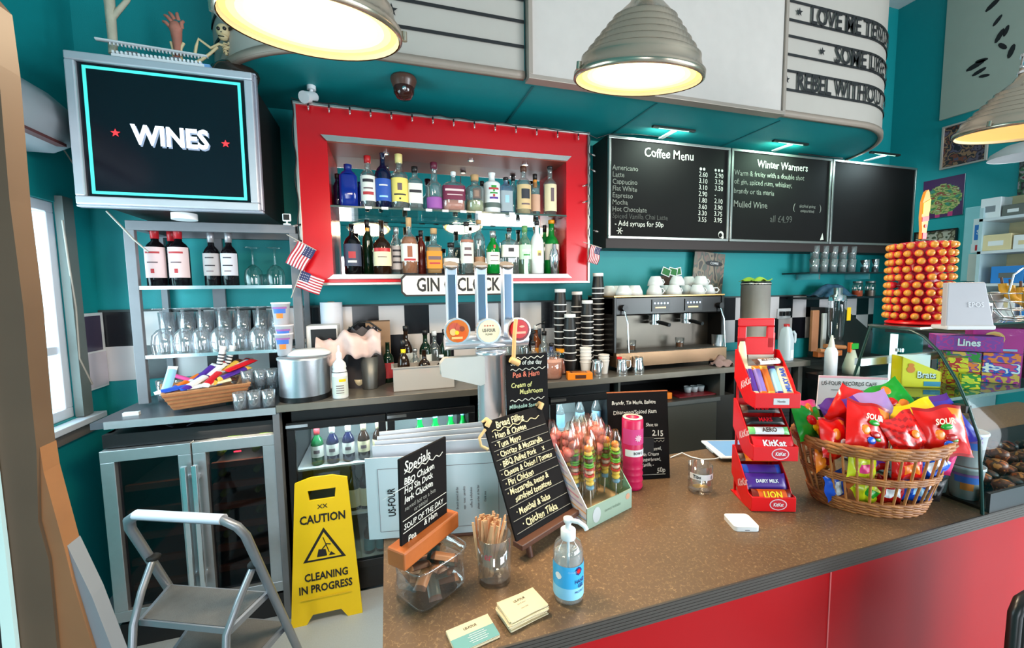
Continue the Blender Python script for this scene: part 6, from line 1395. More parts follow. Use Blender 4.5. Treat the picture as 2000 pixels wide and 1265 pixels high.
for kind in range(2):
    t = thing('candy_skewer', ['wrapped skewer of mixed jelly sweets topped with an orange sweet in the skewer box', 'wrapped skewer of jelly sweets topped with pink marshmallow in the skewer box'][kind], 'sweet', (0, 0, 0), 0, ['orange-topped candy skewers', 'pink-topped candy skewers'][kind])
    B().rod((0, 0, 0), (0, 0, .07), .002, W_, 6).build('stick', t)
    b = B(); z = .05
    seq = [6, 4, 4, 1, 5, 1, 3, 3, 7, 3, 4, 2] if kind == 0 else [4, 7, 1, 4, 7, 4, 0, 0, 0, 0]
    for i, c_ in enumerate(seq):
        if kind and i >= 6:
            b.ball((.009*cos(i*2), .009*sin(i*2), z+.01), .018, swc[0], 10, 8, sc=(1, 1, .8)); b.ball((-.012, -.008, z+.006), .013, swc[0], 8, 6); b.ball((.012, .003, z+.016), .012, swc[0], 8, 6); z += .02
        elif i == len(seq)-1: b.ball((0, 0, z+.006), .011, swc[c_], 10, 8); z += .015
        elif c_ in (3, 1): b.tube([(.012*cos(a*pi/4), .012*sin(a*pi/4), z+.003+.001*sin(a*pi)) for a in range(8)], .0032, swc[c_], 6, True); z += .0068
        else: b.ball((0, 0, z+.006), .0125, swc[c_], 10, 6, sc=(1, 1, .62)); z += .013
    b.build('jelly_sweets', t)
    B().grid(lambda u, v: ((.019+.003*sin(6*pi*u*2+v*9))*(1 if v < .86 else 1-(v-.86)*4)*cos(2*pi*u), (.019+.003*sin(6*pi*u*2+v*7))*(1 if v < .86 else 1-(v-.86)*4)*sin(2*pi*u), .035+v*(z)), 18, 10, cell).build('cellophane_wrap', t)
    proto.append(t)
slots = [(.02, .09, 1), (.05, .09, 1), (.085, .09, 1), (.065, .125, 1), (.1, .125, 1), (.1, .03, 0), (.04, .042, 0), (.022, .075, 0), (.065, .07, 0), (.1, .075, 0), (.03, .11, 1), (.062, .108, 1), (.09, .112, 1), (.045, .135, 1), (.015, .14, 1), (.08, .14, 1)]
usd = [0, 0]
for x, y, kd in slots:
    p_ = TB @ Vector((x*bwid/.12, y, .027)); tl_ = (random.uniform(-.08, .08), random.uniform(-.1, .06), random.uniform(0, 3))
    if not usd[kd]: proto[kd].location = p_; proto[kd].rotation_euler = tl_; usd[kd] = 1
    else: c_ = dup(proto[kd], p_); c_.rotation_euler = tl_
# beer tap
tx, ty = .287, 1.16
t = thing('beer_tap', 'chrome three-tap beer tower with tall square handles and a T-shaped bar', 'beer tap', (tx, ty, CT))
tch = mat('tap_chrome', (240, 240, 244), .22, .7)
B().lathe([(0, 0), (.06, 0), (.06, .008), (.046, .012), (.042, .02), (.042, .452), (.046, .456), (.046, .466), (0, .468)], tch, 32).build('column', t)
TBZ = .47
B().tube([(-.135, 0, TBZ+.025), (.11, 0, TBZ+.025)], .022, tch, 16).build('cross_bar', t)
b = B(); b.prism([(-.15, .405), (-.04, .37), (.0, .385), (.0, .455), (-.14, .455), (-.152, .44)], -.032, .0, mat('hood_steel', (214, 206, 196), .35, .5), False).build('spout_hood', t, bevel=.012)
hnd = mat('handle_chrome', (226, 230, 244), .25, .5, noise=.03)
bad = [(891, 645), (951, 645), (1009, 643)]; tops = [(880, 515), (938, 515), (989, 515)]
def badge(b, k, r):
    if k == 0:
        cc = [mat('bd_orange', (216, 110, 40), .25), mat('bd_coral', (206, 90, 70), .25), mat('bd_rust', (150, 70, 44), .25), mat('bd_cream', (236, 190, 120), .25)]
        b.disc((0, -.0105, 0), r, cc[0]); b.disc((.006, -.0112, -.01), r*.6, mat('bd_flame', (230, 96, 30), .25)); b.disc((-.008, -.0115, .008), r*.5, cc[1]); b.disc((-.012, -.0118, -.002), r*.3, cc[3]); b.disc((.012, -.0118, .006), r*.24, cc[2]); b.disc((-.002, -.0122, -.004), r*.18, yellow)
        b.star((0, -.0125, .012), r*.35, cc[1]); b.quad((-.002, -.0125, -.018), .03, .006, cc[3])
    elif k == 1:
        b.disc((0, -.0105, 0), r, mat('bd_ivory', (240, 222, 184), .3)); b.text('US·FOUR', (0, -.0115, .002), .0125, mat('bd_grey', (90, 84, 76), .5), .02, .72); b.text('PILSNER', (0, -.0115, -.009), .007, mat('bd_grey', (90, 84, 76), .5), .01, .8)
        for i in range(4): b.star((-.011+i*.0075, -.0115, .015), .003, mat('bd_redstar', (190, 70, 50), .5))
    else:
        b.disc((0, -.0105, 0), r, mat('bd_dark', (110, 8, 16), .2)); b.disc((0, -.0112, .003), r*.85, mat('bd_red', (196, 20, 28), .2)); b.quad((0, -.012, -.007), .038, .006, mat('bd_peach', (240, 170, 140), .4)); b.quad((-.009, -.012, .004), .005, .016, mat('bd_peach', (240, 170, 140), .4)); b.disc((.008, -.012, .01), .008, mat('bd_peach', (240, 170, 140), .4), ry=.003)
for k in range(3):
    q0 = onY(*bad[k], 1.12); q1 = onY(*tops[k], 1.13)
    hx = q1.x-tx+.0; w_ = .0145
    h_ = B().box(hx-w_, hx+w_, -.045, -.017, q0.z-CT-.02, q1.z-CT-.006, hnd).box(hx-w_*.72, hx+w_*.72, -.0465, -.045, q0.z-CT+.03, q1.z-CT-.03, mat('handle_inset', (120, 142, 168), .2, .7)).build('tap_handle', t, bevel=.002)
    cp = B(); cp.M = Matrix.Translation((hx, -.031, q1.z-CT-.006)) @ Matrix.Rotation(.5, 4, 'X'); cp.cyl((0, 0, -.002), .021, .007, mat('handle_cap', (96, 88, 82), .5), 8).build('handle_cap', h_)
    bx_ = q0.x-tx
    g_ = B(); g_.M = Matrix.Translation((bx_, -.055, q0.z-CT)); c0q = g_.lathe([(0, 0)], chrome, 3) if 0 else None
    cyl_ = B(); cyl_.M = Matrix.Translation((bx_, -.045, q0.z-CT)) @ Matrix.Rotation(pi/2, 4, 'X'); cyl_.cyl((0, 0, 0), .035, .018, tch, 32); o_ = cyl_.build('badge_housing', t, bevel=.002)
    g_ = B(); g_.M = Matrix.Translation((bx_, -.0535, q0.z-CT)) @ Matrix.Rotation(radians(0), 4, 'Z'); badge(g_, k, .031); g_.build('badge_face', o_)
    B().rod((bx_, -.01, q0.z-CT-.03), (bx_, -.02, q0.z-CT+.02), .013, chrome, 12).build('tap_body', t)
# pendant lamps above the counter
pchrome = mat('aged_nickel', (186, 168, 148), .24, .85, noise=.12, scale=5)
inner = mat('shade_inside', (250, 226, 180), .6)
glow = mat('lamp_diffuser', (255, 222, 160), .5, emit=3.2)
def pendant(label, x, y, z, R_=.19, power=16, on=3.0, tilt=0):
    t = thing('pendant_lamp', label, 'lamp', (x, y, z), 0, 'pendant lamps', rx=radians(tilt))
    s = R_/.19
    pr = [(.190, 0), (.196, .004), (.196, .02), (.188, .024), (.182, .04)]
    for k in range(6):
        r0 = .178-k*.0165; pr += [(r0, .05+k*.021), (r0-.001, .062+k*.021), (r0-.011, .066+k*.021)]
    pr += [(.072, .185), (.05, .205), (.042, .222)]
    B().lathe([(a*s, b_*s) for a, b_ in pr], pchrome, 56).build('shade', t)
    B().lathe([(.188*s, .002), (.17*s, .045*s), (.06*s, .17*s), (0, .18*s)], inner, 40).build('shade_lining', t)
    b = B(); n_ = 6
    for k in range(n_):
        u0, u1 = k/n_, (k+1)/n_; f_ = (k+.5)/n_
        m_ = mat(f'lamp_diffuser_{on}_{k}', (255, int(lerp(196, 238, f_)), int(lerp(96, 205, f_))), .5, emit=on*lerp(.5, 1.25, f_), noise=0) if on > 2 else mat('dim_lamp_diffuser', (250, 186, 104), .5, emit=.8, noise=0)
        b.lathe([(lerp(.186, .09, u0)*s, .012+.012*u0), (lerp(.186, .09, u1)*s, .012+.012*u1)], m_, 40)
    b.lathe([(.09*s, .024), (0, .028)], m_, 40); b.build('diffuser', t)
    B().cyl((0, 0, .222*s), .036*s, .09*s, pchrome, 28).cyl((0, 0, .235*s), .04*s, .01, chrome, 28).cyl((0, 0, .3*s), .042*s, .012, chrome, 28).build('lamp_cap', t, bevel=.002)
    b = B()
    for a in (0, pi): b.tube([(.2*s*cos(a), 0, .01), (.2*s*cos(a), 0, .03)], .008, pchrome, 8).rod((.045*s*cos(a), 0, .25*s), (.075*s*cos(a), 0, .25*s), .006, chrome, 8).tube([(.068*s*cos(a), 0, .25*s), (.068*s*cos(a), 0, .35*s), (.03*s*cos(a), 0, .37*s), (0, 0, .38*s)], .004, chrome, 6)
    b.build('bracket', t)
    c_ = B().rod((0, 0, 0), (0, 0, CZ-z-.375), .006, dsteel, 8).build('cord', t); c_.location = (0, 0, .375); c_.rotation_euler = (radians(-tilt), 0, 0)
    l = bpy.data.lights.new('pendant_light', 'AREA'); l.shape = 'DISK'; l.size = .33*s; l.energy = power; l.color = (1, .80, .55)
    o = bpy.data.objects.new('pendant_light', l); COL.objects.link(o); o.parent = t; o.location = (0, 0, -.004); return t
pendant('large pendant lamp cut off at the top, nearest the silver-framed screen', -.136, 1.091, 2.24, tilt=11)
pendant('ribbed metal pendant lamp hanging in front of the plain white panel', .77, 1.166, 2.28, tilt=13)
pendant('ribbed metal pendant lamp half out of frame near the right wall posters', 2.567, 1.092, 2.265, power=10, on=1.0, tilt=6)
# ================================================================ CHOCOLATE STAND
kL, kR = cpos(1457, 996), cpos(1558, 998)
kyaw = math.atan2((kR-kL).y, (kR-kL).x); kw = .122
KX, KY = 1.0, .885
kc = (kL+kR)/2
t = thing('chocolate_stand', 'bright red three-tier wire-free plastic stand of chocolate bars with a carry handle', 'display stand', (kc.x, kc.y, CT), kyaw)
t['label'] = 'bright red three-tier plastic stand of chocolate bars with a slotted carry handle'
kd = .155; zt_ = [.0, .148, .300]
TK = Matrix.Translation(t.location) @ Matrix.Rotation(kyaw, 4, 'Z')
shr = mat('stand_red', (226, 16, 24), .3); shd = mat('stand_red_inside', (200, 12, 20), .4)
for k, z in enumerate(zt_):
    th = .003
    prof = [(0, z+.0), (-.008, z+.012), (-.006, z+.046), (.012, z+.046), (.03, z+.075), (.10, z+.15), (.118, z+.15), (.118, z+.06), (.05, z+.004)]
    tr_ = B()
    for x in (-kw/2, kw/2-th):
        n_ = len(prof); v = [(x, y, zz) for y, zz in prof]+[(x+th, y, zz) for y, zz in prof]
        tr_.add(v, [tuple(range(n_)), tuple(range(2*n_-1, n_-1, -1))]+[(i, i+n_, (i+1) % n_+n_, (i+1) % n_) for i in range(n_)], shr)
    tr_.box(-kw/2, kw/2, -.009, -.004, z+.002, z+.044, shr)
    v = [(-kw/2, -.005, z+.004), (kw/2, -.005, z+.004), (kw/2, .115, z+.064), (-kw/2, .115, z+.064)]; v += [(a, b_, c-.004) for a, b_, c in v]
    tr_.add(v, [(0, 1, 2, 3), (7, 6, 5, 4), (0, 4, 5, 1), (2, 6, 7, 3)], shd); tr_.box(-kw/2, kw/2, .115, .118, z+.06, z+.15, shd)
    o = tr_.build('tray', t, bevel=.0015)
    b = B()
    cr_ = mat('logo_ring', (236, 200, 206), .5); lred = mat('logo_red', (206, 20, 40), .5)
    if k < 2:
        b.disc((.012, -.0095, z+.023), .024, cr_, ry=.0165); b.disc((.012, -.0099, z+.023), .021, lred, ry=.0138); b.text('KitKat', (.012, -.0104, z+.023), .0145, W_, .02, .72, Y=(.1, 0, 1)); 
    else: b.box(-.012, .03, -.0098, -.0092, z+.012, z+.03, mat('silver_badge', (206, 206, 206), .4)); b.text('Nestle', (.009, -.0102, z+.021), .009, mk, .01, .9)
    # side splash lettering
    b.text('KitKat', (-kw/2-.0006, .045, z+.062), .03, cr_, .02, .7, X=(0, -1, .55), Y=(0, .1, 1))
    b.build('tray_logo', o)
B().box(-kw/2+.008, -kw/2+.014, .112, .118, 0, .5, shr).box(kw/2-.014, kw/2-.008, .112, .118, 0, .5, shr).box(-kw/2, kw/2, .02, .118, 0, .004, shr).build('rear_frame', t)
hb_ = B(); x0_, x1_ = -.06, .045; zA, zB = .455, .545; hy = .1
hb_.box(x0_, x1_, hy, hy+.008, zB-.024, zB, shr).box(x0_, x0_+.024, hy, hy+.008, zA, zB-.024, shr).box(x1_-.022, x1_, hy, hy+.008, zA, zB-.024, shr).box(x0_, x1_, hy, hy+.008, zA-.02, zA+.034, shr).build('carry_handle', t, bevel=.003)
hdr = B(); hdr.box(x0_, x1_, hy+.001, hy+.005, zA-.085, zA-.018, mat('header_print', (210, 196, 180), .5)); hdr.box(-.052, -.03, hy, hy+.001, zA-.08, zA-.02, brn).box(.0, .03, hy, hy+.001, zA-.07, zA-.03, mat('finger_peach', (236, 180, 140), .5)).build('header_card', t)
def kbar(label, k, x, y, z, rz, ry, rx, L_, w_, h_, cols, txt=None, tc=None, ts=.5, g=None):
    bar(label, TK @ Matrix.Translation((x, y, zt_[k]+z)) @ Matrix.Rotation(rz, 4, 'Z') @ Matrix.Rotation(rx, 4, 'X') @ Matrix.Rotation(ry, 4, 'Y'), L_, w_, h_, cols, txt, tc, g, ts=ts)
slope = math.atan2(.06, .12)
# bottom tray, across
kbar('orange and yellow chocolate bar in the front row of the bottom tray', 0, .0, .008, .04, 0, 0, slope+.5, .108, .034, .014, (mat('lion_orange', (226, 90, 20), .3), mat('lion_dark', (120, 30, 16), .3)), 'LION', ylw, .72)
kbar('purple milk chocolate bar in the middle of the bottom tray', 0, .0, .04, .068, 0, 0, slope+.6, .112, .044, .012, (pur, pur), 'DAIRY MILK', W_, .3)
kbar('purple chocolate bar lying behind the milk chocolate bar', 0, .0, .066, .088, 0, 0, slope+.5, .112, .036, .012, (pur, blu))
kbar('orange wafer bar at the back of the bottom tray', 0, .0, .09, .118, 0, 0, slope+.3, .112, .026, .014, (org, brn))
# middle tray
kbar('red four-finger wafer bar in the front of the middle tray', 1, 0, .01, .042, 0, 0, slope+.5, .11, .044, .012, (rdw, rdw), 'KitKat', W_, .6)
kbar('white and green bubbly mint bar in the middle tray', 1, 0, .038, .072, 0, 0, slope+.5, .112, .022, .014, (W_, mat('mint_green', (120, 200, 120), .35)), 'AERO', brn, .8)
kbar('black bar with red lettering in the middle tray, front one', 1, 0, .06, .094, 0, 0, slope+.4, .108, .024, .013, (blk, blk), 'MARS', rdw, .7)
kbar('black bar with red lettering in the middle tray, rear one', 1, 0, .086, .122, 0, 0, slope+.4, .108, .026, .013, (blk, brn), 'MARS', rdw, .7)
# top tray bars lying front to back
for i, (x, cols, tx_, tcc, nm) in enumerate(((-.045, (pur, crm), None, None, 'purple and cream wrapped bar at the left of the top tray'), (-.022, (mat('violet_wrap', (130, 110, 190), .3), org), None, None, 'violet and orange wrapped bar in the top tray'), (.0, (mat('reese_orange', (240, 110, 30), .3), gold), None, None, 'bright orange wrapped bar in the middle of the top tray'), (.022, (lbl, pur), None, None, 'light blue and purple wrapped bar in the top tray'), (.046, (crm, crm), 'MILKY BAR', blu, 'cream wrapped bar with blue lettering at the right of the top tray'))):
    kbar(nm, 2, x, .05, .062, pi/2-.1, -slope-.35, 0, .105, .021 if i < 4 else .03, .015, cols, tx_, tcc, .6)
kbar('white chocolate bar lying diagonally across the back of the top tray', 2, .012, .075, .115, .3, 0, .6, .1, .022, .012, (W_, brn), 'MILKYWAY', brn, .55)
kbar('brown and cream bar standing at the back left of the top tray', 2, -.048, .1, .135, pi/2, -1.3, 0, .11, .022, .012, (crm, brn))

# ================================================================ WICKER BASKET OF SWEET BAGS
bkc = Vector((1.352, .830, CT)); byaw = radians(-19)
t = thing('wicker_basket', 'large oval tan wicker basket overflowing with bags of sweets', 'basket', bkc, byaw)
wk = mat('basket_wicker', (176, 112, 56), .55, noise=.3, scale=60, bump=.3); wk2 = mat('basket_wicker_dark', (146, 88, 44), .6, noise=.3, scale=60)
def be(a, z):   # ellipse radii by height
    u = min(1, z/.2); rx_ = lerp(.14, .198, u**.8); ry_ = lerp(.10, .135, u**.8)
    return rx_*cos(a), ry_*sin(a)
def ring(b, z, r, wob=0, ph=0, m=wk, n=72, off=0, lift=0):
    pts = []
    for i in range(n):
        a = 2*pi*i/n; x, y = be(a, z); k = 1+(off+wob*sin(a*16+ph))/.17
        pts.append((x*k, y*k, z+wob*.6*cos(a*16+ph)+lift*max(0, cos(a))**4))
    b.tube(pts, r, m, 6, True)
b = B()
for z in (.004, .012, .02, .028, .036): 
    ring(b, z, .0042, .0028, (z*400) % 6, wk if int(z*250) % 2 else wk2); ring(b, z, .0042, .0028, (z*400) % 6+pi, wk2)
b.build('woven_base', t)
b = B()
for z in (.098, .105, .112): ring(b, z, .0036, .0024, z*900, wk); ring(b, z, .0036, .0024, z*900+pi, wk2)
b.build('middle_band', t)
b = B()
for z, o_ in ((.178, 0), (.186, .004), (.194, .006), (.202, .003), (.188, -.004), (.198, -.003)): ring(b, z, .0052, .003, z*700, wk, off=o_, lift=.022); ring(b, z, .0052, .003, z*700+pi, wk2, off=o_, lift=.022)
b.build('plaited_rim', t)
st_ = None
for i in range(34):
    a = 2*pi*i/34; x0_, y0_ = be(a, .0); x1_, y1_ = be(a, .1); x2_, y2_ = be(a, .19)
    B().tube([(x0_, y0_, .0), (x1_, y1_, .1), (x2_, y2_, .195)], .0034, wk, 6).build('stake', t)
b = B(); b.add([(be(2*pi*i/40, .0)[0]*.96, be(2*pi*i/40, .0)[1]*.96, .004) for i in range(40)], [tuple(range(40))], wk2).build('basket_floor', t)
TBK = Matrix.Translation(bkc) @ Matrix.Rotation(byaw, 4, 'Z')
def sweet_bag(label, M_, w_=.12, h_=.15, th=.035, fn=None, deco=None, group='bags of sweets in the wicker basket', seed=0):
    o = thing('sweet_bag', label, 'sweet bag', (0, 0, 0), 0, group); o.matrix_world = M_
    def sf(sg):
        def f(u, v):
            e = min(u, 1-u, ) ; ev = min(v, 1-v)
            p = (min(1, e/.25)**.55)*(min(1, max(0, ev-.05)/.25)**.6)
            wr__ = .0035*sin(17*u+seed*3+5*v)*sin(11*v+seed)
            pinch = 1-.10*(1-abs(2*v-1)**.5) if ev > .05 else 1
            return ((u-.5)*w_*(1 if ev < .06 else .96)*(1), sg*(th/2*p+wr__*p*sg), (v-.5)*h_+.004*sin(u*9+seed))
        return f
    b = B(); f1 = sf(-1); f2 = sf(1)
    b.grid(f1, 14, 16, fn); b.grid(lambda u, v: f2(1-u, v), 14, 16, lambda u, v: fn(1-u, v))
    b.build('foil_bag', o)
    if deco:
        b = B()
        for (kind, u, v, s, m_, *r) in deco:
            p_ = f1(u, v); yy = p_[1]-.0035
            if kind == 'd': b.ball((p_[0], yy+.002, p_[2]), s, m_, 10, 6, sc=(1, .25, r[0] if r else 1))
            else: b.text(kind, (p_[0], yy-.002, p_[2]), s, m_, .03, .85, Y=(.12, 0, 1))
        b.build('bag_print', o)
    return o
bR = mat('bag_red', (222, 22, 16), .22, noise=.25, scale=25); bR2 = mat('bag_red_dark', (170, 14, 14), .25, noise=.2); bG = mat('bag_green', (30, 150, 40), .22, noise=.2, scale=25); bP = mat('bag_purple', (96, 44, 150), .22, noise=.2); bV = mat('bag_violet', (76, 60, 190), .22, noise=.2); bY = mat('bag_yellow', (252, 214, 6), .25, noise=.08); bK = mat('bag_pink', (240, 60, 130), .25, noise=.2); bL = mat('bag_lilac', (170, 130, 190), .3); bLm = mat('bag_lime', (206, 214, 30), .25); bB = mat('bag_blue', (24, 84, 200), .22); bW = mat('bag_white', (230, 232, 236), .3); bO = mat('bag_orange', (246, 130, 30), .25)
redbag = lambda u, v: bR2 if (v > .93 or v < .06) else (bR if (u+v*.6) < 1.25 else bO)
dred = [('d', .5, .62, .016, bG, .5), ('d', .35, .5, .014, bO, 1), ('d', .55, .4, .016, bR2, .6), ('d', .45, .3, .013, bB, .8), ('d', .62, .32, .01, bG, .6), ('SOUR', .5, .72, .022, crm)]
dgr = [('d', .5, .8, .016, bO), ('d', .4, .5, .022, bR, .7), ('d', .6, .42, .018, bO, .8), ('d', .45, .35, .012, bY)]
def BM(x, y, z, rz=0, rx=0, ry=0): return TBK @ Matrix.Translation((x, y, z)) @ Matrix.Rotation(rz, 4, 'Z') @ Matrix.Rotation(rx, 4, 'X') @ Matrix.Rotation(ry, 4, 'Y')
upb = [
 ('green and pink sweet bag at the left end of the basket', BM(-.165, .02, .235, .5, -.45, .2), .13, .13, lambda u, v: bK if v > .8 else bG, dgr+[('d', .55, .3, .014, bY, 1.3)]),
 ('red sweet bag hanging over the left rim of the basket', BM(-.135, -.045, .205, .35, -.25, .1), .105, .11, redbag, [('d', .6, .4, .013, W_, .8), ('d', .6, .4, .006, blk), ('d', .4, .65, .016, bO)]),
 ('large red sweet bag with a blue spot left of the middle', BM(-.055, -.06, .235, .15, -.3, .28), .135, .15, redbag, dred),
 ('red sweet bag with its top corner poking up behind the purple bag', BM(-.035, .03, .27, -.2, -.3, .5), .10, .12, lambda u, v: bR, None),
 ('purple and lilac sweet bag in the middle of the basket', BM(.0, -.012, .262, -.1, -.45, -.25), .13, .13, lambda u, v: bP if u+v*.3 < .55 else bL, [('d', .55, .45, .024, bG, .4), ('d', .5, .3, .02, bR, .7), ('d', .4, .65, .016, bO, .5)]),
 ('green sweet bag with an orange face on top of the heap', BM(.085, .03, .285, .05, -.55, -.35), .15, .12, lambda u, v: bG if v > .2 else bR, dgr),
 ('bright yellow bag lying under the right-hand red bag', BM(.095, -.03, .255, -.1, -.55, -.3), .16, .09, lambda u, v: bY, [('d', .2, .3, .012, brn, 1)]),
 ('crumpled red bag between the two large red sweet bags', BM(.04, -.072, .222, .1, -.35, -.35), .115, .115, lambda u, v: bR if (u*3+v*5) % 1 > .3 else bR2, [('d', .6, .5, .012, bO, 1)]),
 ('large red sweet bag with green and orange shapes, right of the middle', BM(.135, -.072, .232, -.1, -.22, -.12), .125, .14, redbag, dred),
 ('violet blue sweet bag at the right end of the basket', BM(.185, -.008, .238, -.45, -.35, -.5), .13, .14, lambda u, v: bV if v < .85 else bP, [('d', .4, .7, .014, mat('face_peach', (246, 190, 160), .5)), ('d', .6, .55, .02, bW, .3), ('d', .55, .35, .018, lbl, .5)]),
 ('small purple bag tucked between the red and green bags', BM(-.06, .05, .245, .2, -.4, -.3), .09, .1, lambda u, v: bP, None),
]
for i, (nm, M_, w_, h_, fn, de) in enumerate(upb): sweet_bag(nm, M_, w_, h_, .034, fn, de, seed=i)
lwb = [
 ('orange-brown bag seen through the left side of the basket', BM(-.15, -.03, .14, .5, -.1), bO, bR2), ('lime and pink bag seen through the upper gap at the left', BM(-.085, -.085, .14, .1, -.1, .15), bLm, bK), ('dark maroon bag seen through the upper gap', BM(-.035, -.06, .15, 0, -.1, -.2), bR2, bP), ('bright red bag seen through the upper gap in the middle', BM(.03, -.092, .14, 0, -.05), bR, bO), ('blue and white bag seen through the upper gap on the right', BM(.10, -.08, .14, -.1, -.1, -.9), bB, bW), ('red and magenta bag seen through the far right gap', BM(.16, -.03, .14, -.7, -.1, .2), bK, bR),
 ('blue and silver bag seen through the lower gap at the left', BM(-.125, -.045, .066, .3, 0, 1.3), bB, bW), ('lime green bag seen through the lower gap', BM(-.055, -.072, .066, .1, 0, .8), bLm, bG), ('maroon bag with a white sticker in the lower gap', BM(.0, -.075, .066, 0, 0, .2), bR2, bW), ('brown bag in the middle of the lower gap', BM(.04, -.055, .066, 0, 0, .2), brn, bO), ('bright blue bag seen through the lower gap on the right', BM(.078, -.072, .066, -.1, 0, .3), bB, lbl), ('dark bag in the lower gap at the right end', BM(.125, -.045, .066, -.4, 0, .2), blk, dsteel)]
for i, (nm, M_, c1, c2) in enumerate(lwb):
    sweet_bag(nm, M_, .085, .075, .026, (lambda c1, c2: lambda u, v: c2 if (.3 < v < .65 and .25 < u < .8) else c1)(c1, c2), None, 'bags low inside the wicker basket', i)
# handwritten white sign
uc = (cpos(1635, 800, 1.15)); t = thing('handwritten_sign', 'white pink-edged card with black handwriting standing behind the sweet basket', 'sign', (1.475, .965, 1.222), radians(-22))
w_ = .215; hL, hR = .115, .115
sk = B(); sk.M = Matrix.Rotation(radians(2), 4, 'Y')
sk.box(-w_/2, w_/2, 0, .004, 0, .115, mat('pinkish_card', (240, 226, 228), .6)).box(-w_/2, w_/2, -.0006, 0, .108, .115, mat('pink_edge', (240, 170, 180), .6)).build('card', t)
b = B(); b.M = Matrix.Rotation(radians(2), 4, 'Y'); b.text('US-FOUR RECORDS CAFE', (-w_/2+.008, -.001, .09), .019, ink, .006, .8, 'LEFT', jit=.05); b.tube([(-w_/2+.04, -.001, .068), (w_/2-.05, -.001, .07)], .0007, ink, 4).build('handwriting', t)
B().box(-.04, .04, .005, .012, -.165, .06, paper).build('support', t)

# ================================================================ GLASS DISPLAY CASE
GX0, GX1 = 1.56, 3.1
case_g = glass('case_glass', (240, 249, 247), .012, fmax=.05)
cedge = mat('glass_green_edge', (30, 62, 56), .2)
prof = [(.672, 1.0), (.680, 1.1), (.689, 1.206), (.717, 1.292), (.745, 1.36), (.79, 1.44), (.83, 1.482), (.862, 1.497), (.975, 1.5), (1.02, 1.31), (1.08, 1.0)]
t = thing('display_case', 'curved glass counter display case with a steel top at the right end', 'display case', (0, 0, 0))
n_ = len(prof)
b = B(); v = [(GX0, y, z) for y, z in prof]+[(GX0+.006, y, z) for y, z in prof]; b.add(v, [tuple(range(n_)), tuple(range(2*n_-1, n_-1, -1))], case_g); b.build('end_pane', t)
B().tube([(GX0+.003, y, z) for y, z in prof], .0042, cedge, 6).build('pane_edge', t)
b = B(); fp = prof[:9]; b.grid(lambda u, v: (lerp(GX0+.006, GX1, u), *[lerp(fp[min(7, int(v*8))][i], fp[min(8, int(v*8)+1)][i], v*8-min(7, int(v*8))) for i in (0, 1)]), 2, 16, case_g).build('curved_front_pane', t)
B().box(GX0+.006, GX1, .84, .985, 1.502, 1.508, mat('case_top_glass', (120, 116, 104), .06, .9)).build('top_panel', t)
B().box(GX0+.006, GX1, .80, 1.00, 1.283, 1.289, glass('case_shelf_glass', (190, 222, 212), .12)).box(GX0+.006, GX1, .797, .80, 1.281, 1.291, cedge).build('glass_shelf', t)
b = B(); b.M = Matrix.Translation((GX0-.004, .66+.035, 1.2)); B().box(GX0-.012, GX0+.012, .715, .745, 1.276, 1.296, mblack).build('shelf_clip', t)
B().cyl((0, 0, 0), .012, .012, chrome, 16).build('lock', t).location = (GX0+.2, 1.0, 1.40)
B().box(GX0+.006, GX1, 1.0, 1.02, 1.36, 1.385, steel).box(GX0+.215, GX0+.223, 1.02, 1.04, 1.0, 1.46, mat('case_led', (226, 240, 250), .4, emit=.8)).build('rear_rail', t)
B().box(GX0+.03, GX1, CF+.004, CF+.012, CT+.0, CT+.055, mat('case_base_grey', (48, 50, 52), .35)).box(GX0+.03, GX1, CF+.012, 1.06, CT, CT+.008, black).build('base_tray', t)
t2 = None
# cups in and beside the case
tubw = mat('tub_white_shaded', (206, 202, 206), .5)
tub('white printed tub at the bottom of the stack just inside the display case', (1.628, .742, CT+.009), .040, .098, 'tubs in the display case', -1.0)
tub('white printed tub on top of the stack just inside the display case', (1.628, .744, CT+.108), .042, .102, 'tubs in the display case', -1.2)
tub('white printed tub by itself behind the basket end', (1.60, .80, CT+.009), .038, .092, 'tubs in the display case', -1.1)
g = tumbler('ribbed clear plastic cup behind the tub stack in the display case', (1.77, .85, CT+.009), .042, .2, name='plastic_cup', gm=glass('ribbed_plastic', (236, 240, 242), .1, .2, body=.06, fmax=.3))
# muffins
mc = [multi('muffin_orange', [(190, 84, 30), (110, 50, 24), (226, 130, 60)], 40), multi('muffin_brown', [(44, 26, 20), (90, 50, 34), (20, 14, 14)], 40), multi('muffin_maroon', [(96, 20, 24), (40, 18, 20), (170, 60, 40)], 40)]
mf = []
random.seed(9)
for i in range(40):
    x = 1.74+(i % 10)*.056+random.uniform(-.01, .01); y = .71+(i//10)*.056+random.uniform(-.008, .008); k = random.randrange(3)
    if k >= len(mf) or mf[k] is None:
        while len(mf) <= k: mf.append(None)
        m_ = thing('wrapped_cake', ['orange wrapped cake on the bottom of the display case', 'dark brown wrapped cake on the bottom of the display case', 'maroon wrapped cake on the bottom of the display case'][k], 'cake', (x, y, CT+.009), 0, ['orange wrapped cakes', 'brown wrapped cakes', 'maroon wrapped cakes'][k])
        B().lathe([(0, 0), (.017, 0), (.023, .022), (.026, .027), (.023, .04), (.01, .047), (0, .048)], mc[k], 12).build('cake_body', m_); mf[k] = m_
    else: dup(mf[k], (x, y, CT+.009+(.024 if i % 4 == 0 else 0)), random.random()*3)
